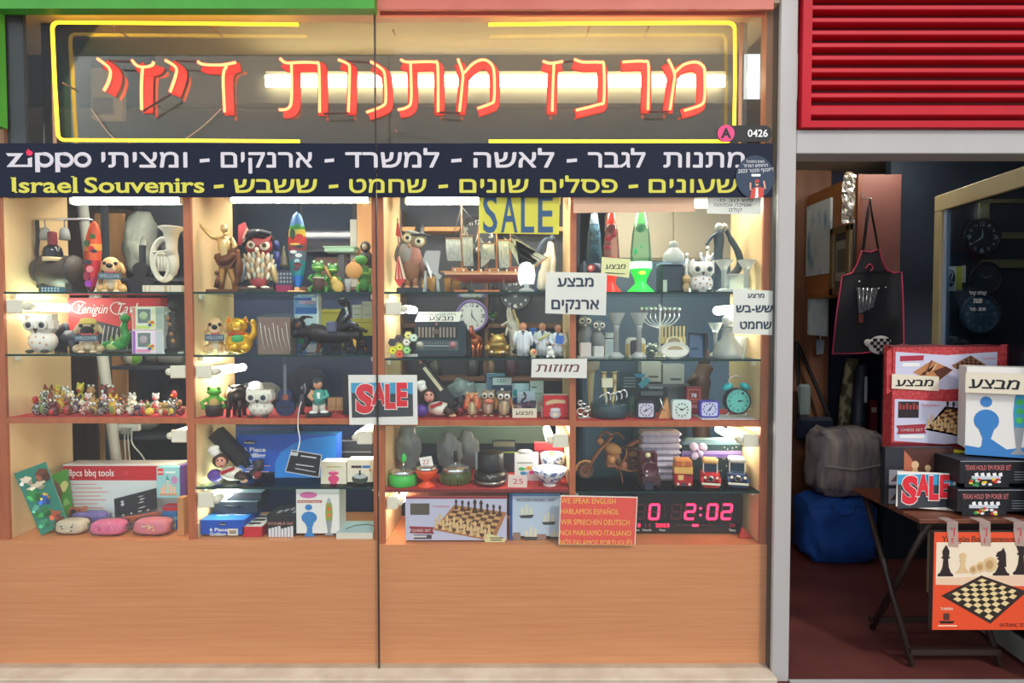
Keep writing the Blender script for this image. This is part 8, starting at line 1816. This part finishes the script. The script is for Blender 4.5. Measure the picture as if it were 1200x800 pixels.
# open glazed door leaf on the right
o = bpy.data.objects.new('door_1', None); COL.objects.link(o); A_ = V((2.59,-.12,0)); B_ = V((2.675,.86,0)); o.location = A_; ang = math.atan2(B_.y - A_.y, B_.x - A_.x); o.rotation_euler = (0, 0, ang); LN = (B_ - A_).length; o['kind'] = 'structure'
DFR = mat('door_frame_paint', (176,166,130), r=.5, noise=((164,154,118),(4,4,4))); zt2 = 2.53
q = MB('top_rail', o); q.box(0, LN, -.025, .025, zt2 - .10, zt2, DFR, .004)
q = MB('hinge_stile', o); q.box(0, .06, -.025, .025, .02, zt2 - .1, DFR, .004)
q = MB('lock_stile', o); q.box(LN - .07, LN, -.025, .025, .02, zt2 - .1, DFR, .004); q.box(LN - .095, LN - .07, -.012, .012, .14, zt2 - .1, C(150,170,196,r=.3))
q = MB('bottom_rail', o); q.box(.06, LN - .07, -.025, .025, .02, .13, C(130,134,128,r=.5,m=.3), .004)
DGL = clear('door_glass', (200,216,226), .14, .02, .03, (60,76,90)); q = MB('glass_pane', o); q.box(.06, LN - .09, -.004, .004, .13, zt2 - .1, DGL)
q = MB('handle', o); q.tube([(LN - .04,.03,1.02),(LN - .04,.07,1.02),(LN - .14,.07,1.02)], .01, CHROME, 8)
def on_door(x, y, off=.006):
    d = (P(x,y,1.0) - V((0,CAMY,CAMZ))); c = V((0,CAMY,CAMZ)); n_ = V((-math.sin(ang),math.cos(ang),0)); t_ = (A_ + n_ * off - c).dot(n_) / d.dot(n_); p = c + d * t_ - A_
    return (p.x * math.cos(ang) + p.y * math.sin(ang), off, p.z)
q = MB('opening_hours', o); q.o['label'] = 'white Hebrew opening hours lettering on the door glass'
for s, a, b, base, hh, hb in (('קבלת קהל',1136,1156,345,4.6,True), ('שעות',1141,1151,355,4.4,True), ('9:00 - 20:30',1137,1155,364,3.2,False)):
    vs0, fs0 = glyphs(s[::-1] if hb else s, 0.0); a0 = min(v[0] for v in vs0); wv = max(v[0] for v in vs0) - a0; hv = max(v[1] for v in vs0) - min(0, min(v[1] for v in vs0))
    q.add([on_door(a + (x - a0) / wv * (b - a),base - y / hv * hh * 1.2) for x,y in vs0], fs0, C(226,230,236))
t = T('door_sticker', 'yellow and white plate with a black round symbol on the door edge', 'sign', 1119, 341, .79, None); q = t.part('plate'); q.box(1108, 1120, 312, 341, 0, .8, C(214,214,206)); q.box(1120, 1127, 312, 340, 0, .8, C(200,190,50)); q.box(1127, 1131.5, 311, 331, .2, .8, C(190,186,160)); q = t.part('symbol'); q.disc(1113.5, 326, 5.4, 10, -.3, 0, C(30,34,44), 20); q.tube([(p[0],p[1],-.4) for p in arc(1113.5,322,2,3.6,150,400,8)] + [(1112,331,-.4),(1116,331,-.4)], .7, C(220,220,214), 5)
# the wall of clocks seen through the door glass
m = struct('wall_clock_side'); m.box(2.74, 4.0, 1.42, 1.48, 0, 3.2, mat('slate_blue_wall',(40,52,68),r=.6,noise=((32,42,58),(3,3,3))))
for k, (x0, y0, x1, y1, lb) in enumerate(((1112,233,1215,238,'thin pale wood batten above the clocks behind the door glass'),(1148,238,1160,258,'short upright pale wood block above the dark round clock'),(1168,272,1215,280,'pale wood batten right of the dark round clock'),(1150,304,1215,314,'wide pale wood batten below the dark round clock'))):
    t = T('wood_batten', lb, 'batten', (x0 + x1) / 2, y1, 1.40, None, 'pale wood battens behind the door'); q = t.part('batten'); q.box(x0, x1, y0, y1, 0, 3, mat('pale_batten',(160,140,96),r=.6,noise=((140,120,80),(8,20,20))), .6)
wall_clock('dark round clock with pale numerals seen through the door glass', 1150, 278, 22, 1.36, (24,28,34), (36,42,52), (176,186,194), ((0,.5),(235,.75)))
wall_clock('dim dark clock with thin hands in the middle behind the door glass', 1155, 326, 19, 1.36, (30,36,44), (44,54,64), (130,144,154), ((60,.5),(300,.6)), False)
wall_clock('pale blue clock lowest behind the door glass', 1148, 368, 23, 1.36, (60,84,104), (84,112,134), (150,170,186), ((180,.3),(90,.4)), True)
# folding table
TBW = mat('red_brown_table_wood', (120,70,48), r=.35, noise=((92,52,38),(4,26,26))); LEGM = C(44, 30, 26, r=.5)
zt = .79; xl = 1.965; xr = 2.52; yf, yk = -.02, .52
o = bpy.data.objects.new('folding_table', None); COL.objects.link(o); o.location = ((xl + xr) / 2, (yf + yk) / 2, 0); tag(o, 'small red brown wooden folding table with crossed legs by the door', 'table'); Lm = MX.Translation(-o.location)
q = MB('tabletop', o, Lm)
for i in range(5): q.box(xl, xr, yf + i * .108, yf + i * .108 + .106, zt - .022, zt, TBW, .003)
for xx in (xl + .05, xr - .06):
    q = MB('leg', o, Lm); q.tube([(xx,yk - .03,zt - .03),(xx,.08,0.012)], .017, LEGM, 6)
    q = MB('leg', o, Lm); q.tube([(xx + .025,yf + .04,zt - .03),(xx + .025,.44,0.012)], .017, LEGM, 6)
for yy, zz in ((.10,.06), (.42,.055)):
    q = MB('stretcher', o, Lm); q.box(xl + .05, xr - .05, yy - .012, yy + .012, zz, zz + .03, LEGM)
q = MB('apron_rail', o, Lm); q.box(xl + .04, xr - .04, yf + .05, yf + .07, zt - .07, zt - .022, LEGM)
def tcarton(name, label, x0, y0, x1, y1, Y, dep, front, side=None, top=None, turn=0, cat='box', group=None, z=None):
    return carton(name, label, x0, y0, x1, y1, zt + .001 if z is None else z, Y, dep, front, side, top, cat, group, turn)
LAV = C(206, 206, 230, r=.5); PLD = mat('red_plaid_card', (176,40,48), r=.6, noise=((206,80,84),(60,60,60)))
t, q = tcarton('chess_backgammon_box', 'tall red plaid box picturing backgammon above and chess below on the table', 1043, 405, 1168, 592, .27, 16, PLD, PLD, PLD)
q.poly([(1046,412),(1105,416),(1164,412),(1164,452),(1105,456),(1046,452)], -.4, -.2, LAV); q.poly([(1046,467),(1105,470),(1164,467),(1164,516),(1105,520),(1046,516)], -.4, -.2, LAV); q.box(1043.2, 1167.8, 518, 524, -.3, -.15, C(120,30,40))
q.poly([(1066,436),(1088,422),(1113,433),(1094,448)], -.6, -.4, C(190,130,84)); q.poly([(1090,434.4),(1104,428.8),(1112,433),(1098,444)], -.7, -.6, C(90,50,40)); q.poly([(1089,422),(1080,442),(1078,441),(1087,422)], -.75, -.6, C(110,70,50))
for i in range(4): q.poly([(1073 + 4 * i,440 - 2.6 * i),(1078 + 4 * i,441 - 2.6 * i),(1086 + 3 * i,431 - 2 * i)], -.72, -.6, C(226,190,140) if i % 2 else C(120,60,44))
q.poly([(1111,428),(1133,416),(1157,431),(1136,446)], -.6, -.4, C(150,100,70))
for i in range(8):
    for j in range(8):
        if (i + j) % 2:
            f = lambda s, t_: V((1113.5,428.3)).lerp(V((1133,417.4)), s).lerp(V((1135.6,444.4)).lerp(V((1154.6,431)),s), t_); q.poly([tuple(f(a,b)) for a,b in ((i / 8,j / 8),(i / 8 + .125,j / 8),(i / 8 + .125,j / 8 + .125),(i / 8,j / 8 + .125))], -.75, -.6, C(60,40,36))
for i in range(10): q.disc(1119 + 3.4 * (i % 5), 429 + 3 * (i // 5) - 1.2 * (i % 5) + 4, 1.2, .9, -.85, -.75, C(230,220,200), 8)
q.poly([(1051,417),(1079,416),(1078,422),(1051,423)], -.6, -.4, C(176,40,66)); R_(q, 1054, 425, 1074, 429, WHITE, -.55); q.text('TUNDRA', 1146, 1163, 421, 2.6, -.6, C(226,110,120))
chess_print(q, 1082, 470, 1164, 516)
R_(q, 1050, 470, 1074, 489, C(40,30,34), -.6)
for i in range(6): R_(q, 1051 + 4 * i, 472 + (i % 2) * 2, 1053.4 + 4 * i, 479, C(170,60,60), -.75)
q.poly([(1048,498),(1083,496),(1081,502),(1083,507),(1049,508),(1051,503)], -.9, -.7, C(160,44,60)); q.text('CHESS SET', 1053, 1079, 504.6, 3.2, -1.1, C(226,200,200)); R_(q, 1052, 509, 1081, 513, WHITE, -.8); q.text('TUNDRA', 1076, 1098, 476, 2.8, -.7, C(226,110,120))
w_ = t.part('side_flap'); w_.poly([(1036.5,412),(1043,407),(1043,458),(1037,462)], 1, 2, PLD); w_ = t.part('side_flap'); w_.poly([(1168,404),(1178,403),(1178,436),(1168,440)], 1, 2, PLD)
w_ = t.part('worn_edge'); w_.poly([(1040,405),(1060,403),(1062,404.4),(1090,403.4),(1120,404.6),(1150,403.2),(1168,404.4),(1168,406),(1040,406.6)], -.3, 4, C(110,40,44))
t, q = tcarton('chess_photo_box', 'dark chess box with a photo of pale pawns behind the SALE card', 1036, 524, 1117, 592, .20, 7, C(44,46,54), C(36,38,46), C(60,60,66))
R_(q, 1058, 525, 1127, 555, C(86,50,44), -.35); q.poly([(1058,527),(1066,536),(1075,552),(1058,552)], -.5, -.35, C(190,110,80))
for (a, b, hh) in ((1071,556,18), (1086,558,15), (1100,558,13), (1113,556,13), (1122,560,12)):
    r = hh * .22; q.poly([(a - r * 1.2,b),(a + r * 1.2,b),(a + r * .6,b - hh * .45),(a - r * .6,b - hh * .45)], -.6, -.45, C(226,180,130)); q.disc(a, b - hh * .66, r * 1.1, hh * .26, -.7, -.55, C(236,196,150), 14)
for y0 in (550, 572): R_(q, 1041, y0, 1058, y0 + 18, C(150,150,160), -.4); q.poly([(1043,y0 + 14),(1050,y0 + 5),(1057,y0 + 12)], -.6, -.4, C(80,60,60))
q.poly([(1116,526),(1134,528),(1133,541),(1115,538)], -.8, -.6, C(214,200,60)); q.text('TK', 1119, 1130, 537, 7, -1, C(40,40,70), bold=.03)
t = T('sale_card', 'red SALE lettered white card propped on the table before the chess boxes', 'paper', 1086, 601, .10, zt + .001); q = t.part('sheet'); q.poly([(1051,554),(1120,557),(1118,601),(1050,595.5)], 0, 1, PAPER); sale_card(t, 1048, 549, 1121, 606)
t = None
for k, (x0, y0, x1, y1, lb) in enumerate(((1121,578,1212,611,'lower black poker set box on the table'),(1124,544,1212,577.5,'upper black poker set box under the lava lamp box'))):
    t, q = tcarton('poker_set_box', lb, x0, y0, x1, y1, .03, 40, C(26,28,34,r=.35), C(24,26,32), C(44,48,60), group='black poker set boxes', z=zt + .001 if k == 0 else zt + .003 + 33 * SCL(611,.03))
    q.text("TEXAS HOLD 'EM POKER SET", x0 + 6, x0 + 60, y0 + 11, 5.6, -.5, C(230,130,130)); q.poly([(x0 + 6,y0 + 13),(x0 + 58,y0 + 13),(x0 + 58,y1 - 2),(x0 + 6,y1 - 2)], -.35, -.2, C(20,24,30)); R_(q, x0 + 14, y0 + 18, x0 + 48, y0 + 22, C(200,206,216), -.6); random.seed(k)
    for i in range(18): cc = ((60,150,90), (200,50,50), (230,200,60), (230,230,230))[i % 4]; q.disc(x0 + 12 + 36 * random.random(), y0 + 22 + (y1 - y0 - 26) * random.random(), 2.4, 1.5, -.8 - .02 * i, -.5, C(*cc), 10)
    for i in range(5): q.poly([(x0 + 17 + 7 * i,y0 + 15),(x0 + 21 + 7 * i,y0 + 14),(x0 + 22 + 7 * i,y0 + 18),(x0 + 18 + 7 * i,y0 + 19)], -.8, -.6, WHITE)
    for i in range(4): R_(q, x0 + 64, y0 + 13 + 3 * i, x0 + 86, y0 + 13.8 + 3 * i, C(110,116,126))
    R_(q, x0 + .5, y0 + .3, x1, y0 + 1.2, C(150,154,160))
t, q = lava_box('lava_lamp_box', 'white box picturing a teal lava lamp standing on the poker sets', 1136, 438, 1203, 543.5, zt + .006 + 66.5 * SCL(600,.03), .06, 26, C(50,150,190), ((.38,C(60,170,80)),(.48,C(60,170,80)),(.58,C(80,190,80))))
t.o.rotation_euler.z = math.radians(-22); t.o.location.x += .012
q.poly([(1136.2,543),(1136.2,532),(1150,534),(1160,522),(1176,534),(1202,528),(1202,543)], -.35, -.2, C(56,130,200))
def offer(label, pts, a, b, base, h, Y):
    t = T('offer_paper', label, 'paper', (a + b) / 2, pts[2][1], Y, None); q = t.part('sheet'); q.poly(pts, 0, .5, C(232,222,200,r=.85)); q = t.part('lettering')
    for k in range(3): q.text('מבצע'[::-1], a + .4 * k, b + .4 * k, base + .2 * k, h, -.2 - .05 * k, INK, slant=.2)
    return t.o
offer('cream offer slip taped on the tall red plaid chess box', [(1045,438),(1100,441),(1100,458),(1045,455)], 1049, 1092, 452, 8.5, .262)
offer('cream offer slip taped on the top of the lava lamp box', [(1137,437),(1203,437),(1203,461),(1137,461)], 1140, 1186, 455, 12, .052).rotation_euler.z = math.radians(-22)
# backgammon box hanging at the front of the table
YH = -.055
t = T('chess_backgammon_box', 'orange chess and backgammon box hanging taped to the table front', 'box', 1150, 738, YH, None); OB = C(232, 82, 44, r=.4)
q = t.part('carton'); q.box(1092, 1216, 622, 738, 0, 7, C(60,52,50), .5); q.box(1092.3, 1215.7, 622.2, 737.6, -.2, 0, OB)
R_(q, 1095, 634, 1215, 684, C(240,222,196), -.35); q.poly([(1095,676),(1215,672),(1215,686),(1095,684)], -.5, -.35, C(236,200,170)); serif('Yenigün', 1101, 1133, 633.5, 7, C(120,60,30), q, -.6, .01, 1.0, .6); serif('Backgammon', 1136, 1188, 633.5, 7, C(120,60,30), q, -.6, .01, 1.0, .6)
DKP = C(44, 32, 32, r=.5); LTP = C(222, 190, 140, r=.5)
def pawn(x, b, hh, w, m_, head):
    q.poly([(x - w,b),(x + w,b),(x + w,b - hh * .06),(x + w * .7,b - hh * .12),(x + w * .4,b - hh * .3),(x + w * .3,b - hh * .55),(x + w * .6,b - hh * .6),(x + w * .3,b - hh * .66),(x - w * .3,b - hh * .66),(x - w * .6,b - hh * .6),(x - w * .3,b - hh * .55),(x - w * .4,b - hh * .3),(x - w * .7,b - hh * .12),(x - w,b - hh * .06)], -.75, -.6, m_)
    if head == 'ball': q.disc(x, b - hh * .82, w * .52, hh * .18, -.8, -.65, m_, 16)
    if head == 'mitre': q.poly([(x - w * .4,b - hh * .66),(x + w * .4,b - hh * .66),(x + w * .46,b - hh * .8),(x + w * .14,b - hh * .95),(x,b - hh),(x - w * .14,b - hh * .95),(x - w * .46,b - hh * .8)], -.8, -.65, m_)
    if head == 'crown': q.poly([(x - w * .4,b - hh * .66),(x + w * .4,b - hh * .66),(x + w * .8,b - hh * .9),(x + w * .3,b - hh * .88),(x,b - hh),(x - w * .3,b - hh * .88),(x - w * .8,b - hh * .9)], -.8, -.65, m_)
    if head == 'horse': q.poly([(x - w * .5,b - hh * .4),(x + w * .6,b - hh * .3),(x + w * .5,b - hh * .8),(x + w * .2,b - hh),(x,b - hh * .9),(x - w * .5,b - hh * .84),(x - w * .7,b - hh * .68),(x - w * .3,b - hh * .66),(x - w * .2,b - hh * .55)], -.85, -.7, m_)
pawn(1106, 674, 37, 9, DKP, 'mitre'); pawn(1126, 670, 24, 7.5, LTP, 'ball'); pawn(1171, 673, 33, 9.5, DKP, 'horse'); pawn(1194, 672, 41, 9, DKP, 'crown')
for (a, b, r) in ((1139,666,5.4), (1147,663,6.4), (1158,660,9)): q.disc(a, b, r * .9, r, -.7 - r * .01, -.5, LTP, 18); q.disc(a - 1, b, r * .5, r * .6, -.85 - r * .01, -.7, C(190,150,100), 14)
cb = [V((1102,697)), V((1148,673)), V((1202,692)), V((1160,730))]
q.poly([tuple(p) for p in cb], -.6, -.4, C(50,36,32)); cc_ = sum(cb, V((0,0))) / 4; ci = [c_.lerp(cc_,.14) for c_ in cb]; q.poly([tuple(p) for p in ci], -.7, -.6, C(232,206,150))
for i in range(8):
    for j in range(8):
        if (i + j) % 2 == 0: f = lambda s, t_: ci[0].lerp(ci[1], s).lerp(ci[3].lerp(ci[2],s), t_); q.poly([tuple(f(a,b)) for a,b in ((i / 8,j / 8),(i / 8 + .125,j / 8),(i / 8 + .125,j / 8 + .125),(i / 8,j / 8 + .125))], -.8, -.7, C(44,34,30))
q.text('TUNDRA', 1101, 1116, 714, 3, -.5, C(246,220,200), bold=.02); R_(q, 1105, 718, 1112, 726, C(90,50,44)); q.poly([(1100,727),(1118,727),(1116,730),(1102,730)], -.5, -.35, DKP); R_(q, 1099, 732, 1121, 733.4, C(246,210,190)); q.text('SATRANÇ SETİ', 1171, 1204, 734, 4.4, -.5, C(70,36,30))
for k, (xt, yt0, yt1) in enumerate(((1116,613,641),(1154,612,640),(1194,613,640))):
    lb = ('first clear tape strip from the left holding the orange box', 'middle clear tape strip holding the orange box', 'clear tape strip nearest the door frame holding the orange box')[k]
    t = T('tape_strip', lb, 'tape', xt, yt1, YH - .003, None, 'tape strips on the orange box'); TP = clear('packing_tape', (240,230,222), .2, .1, .42, (232,206,196)); zz = P(xt, 618, YH).z
    q = t.part('strip'); q.poly([(xt - 7,621),(xt + 6,621),(xt + 7,yt1),(xt - 4,yt1 - 1)], -.3, -.1, TP); ky = (zt + .0015 - t.loc.z) / t.s
    q.add([(xt - 7,t.yb - ky,16),(xt + 6,t.yb - ky,16),(xt + 6,t.yb - ky,-.2),(xt - 7,t.yb - ky,-.2)], [(0,1,2,3)], TP); q.add([(xt - 7,t.yb - ky,-.2),(xt + 6,t.yb - ky,-.2),(xt + 6,621.5,-.25),(xt - 7,621.5,-.25)], [(0,1,2,3)], TP)
    q = t.part('print'); q.box(xt - 2, xt - 1, 614 + 4, 620, -.6, -.4, C(190,40,50)); q.box(xt + 1, xt + 2, 618, 628, -.6, -.4, C(200,60,70)); q.box(xt - 1, xt + .4, 630, 636, -.6, -.4, C(206,90,90))


for _m in PENDING: _m.flush()
# set every shelf item down on its shelf, clear of the side panels
BAYS = [(X(a) + .003,X(b) - .003) for a, b in ((5,217),(226,436.5),(450,668),(675,893))]
def _meshes(o):
    out = [o] if o.type == 'MESH' else []
    for c in o.children: out += _meshes(c)
    return out
bpy.context.view_layer.update()
for o, z in SETTLE:
    M = o.matrix_world
    vs = [(c.matrix_world @ v.co) for c in _meshes(o) for v in c.data.vertices]
    if not vs: continue
    o.location.z += z + 0.0006 - min(v.z for v in vs)
    if M.translation.y > 0.5 or M.translation.y < 0.02: continue
    x0, x1, y0, y1 = min(v.x for v in vs), max(v.x for v in vs), min(v.y for v in vs), max(v.y for v in vs)
    a, b = max(BAYS, key=lambda r: min(r[1],x1) - max(r[0],x0))
    if min(b, x1) > max(a, x0) and M.translation.x < X(910):
        if x0 < a: o.location.x += a - x0
        elif x1 > b: o.location.x += b - x1
    if y0 < 0.012: o.location.y += 0.012 - y0
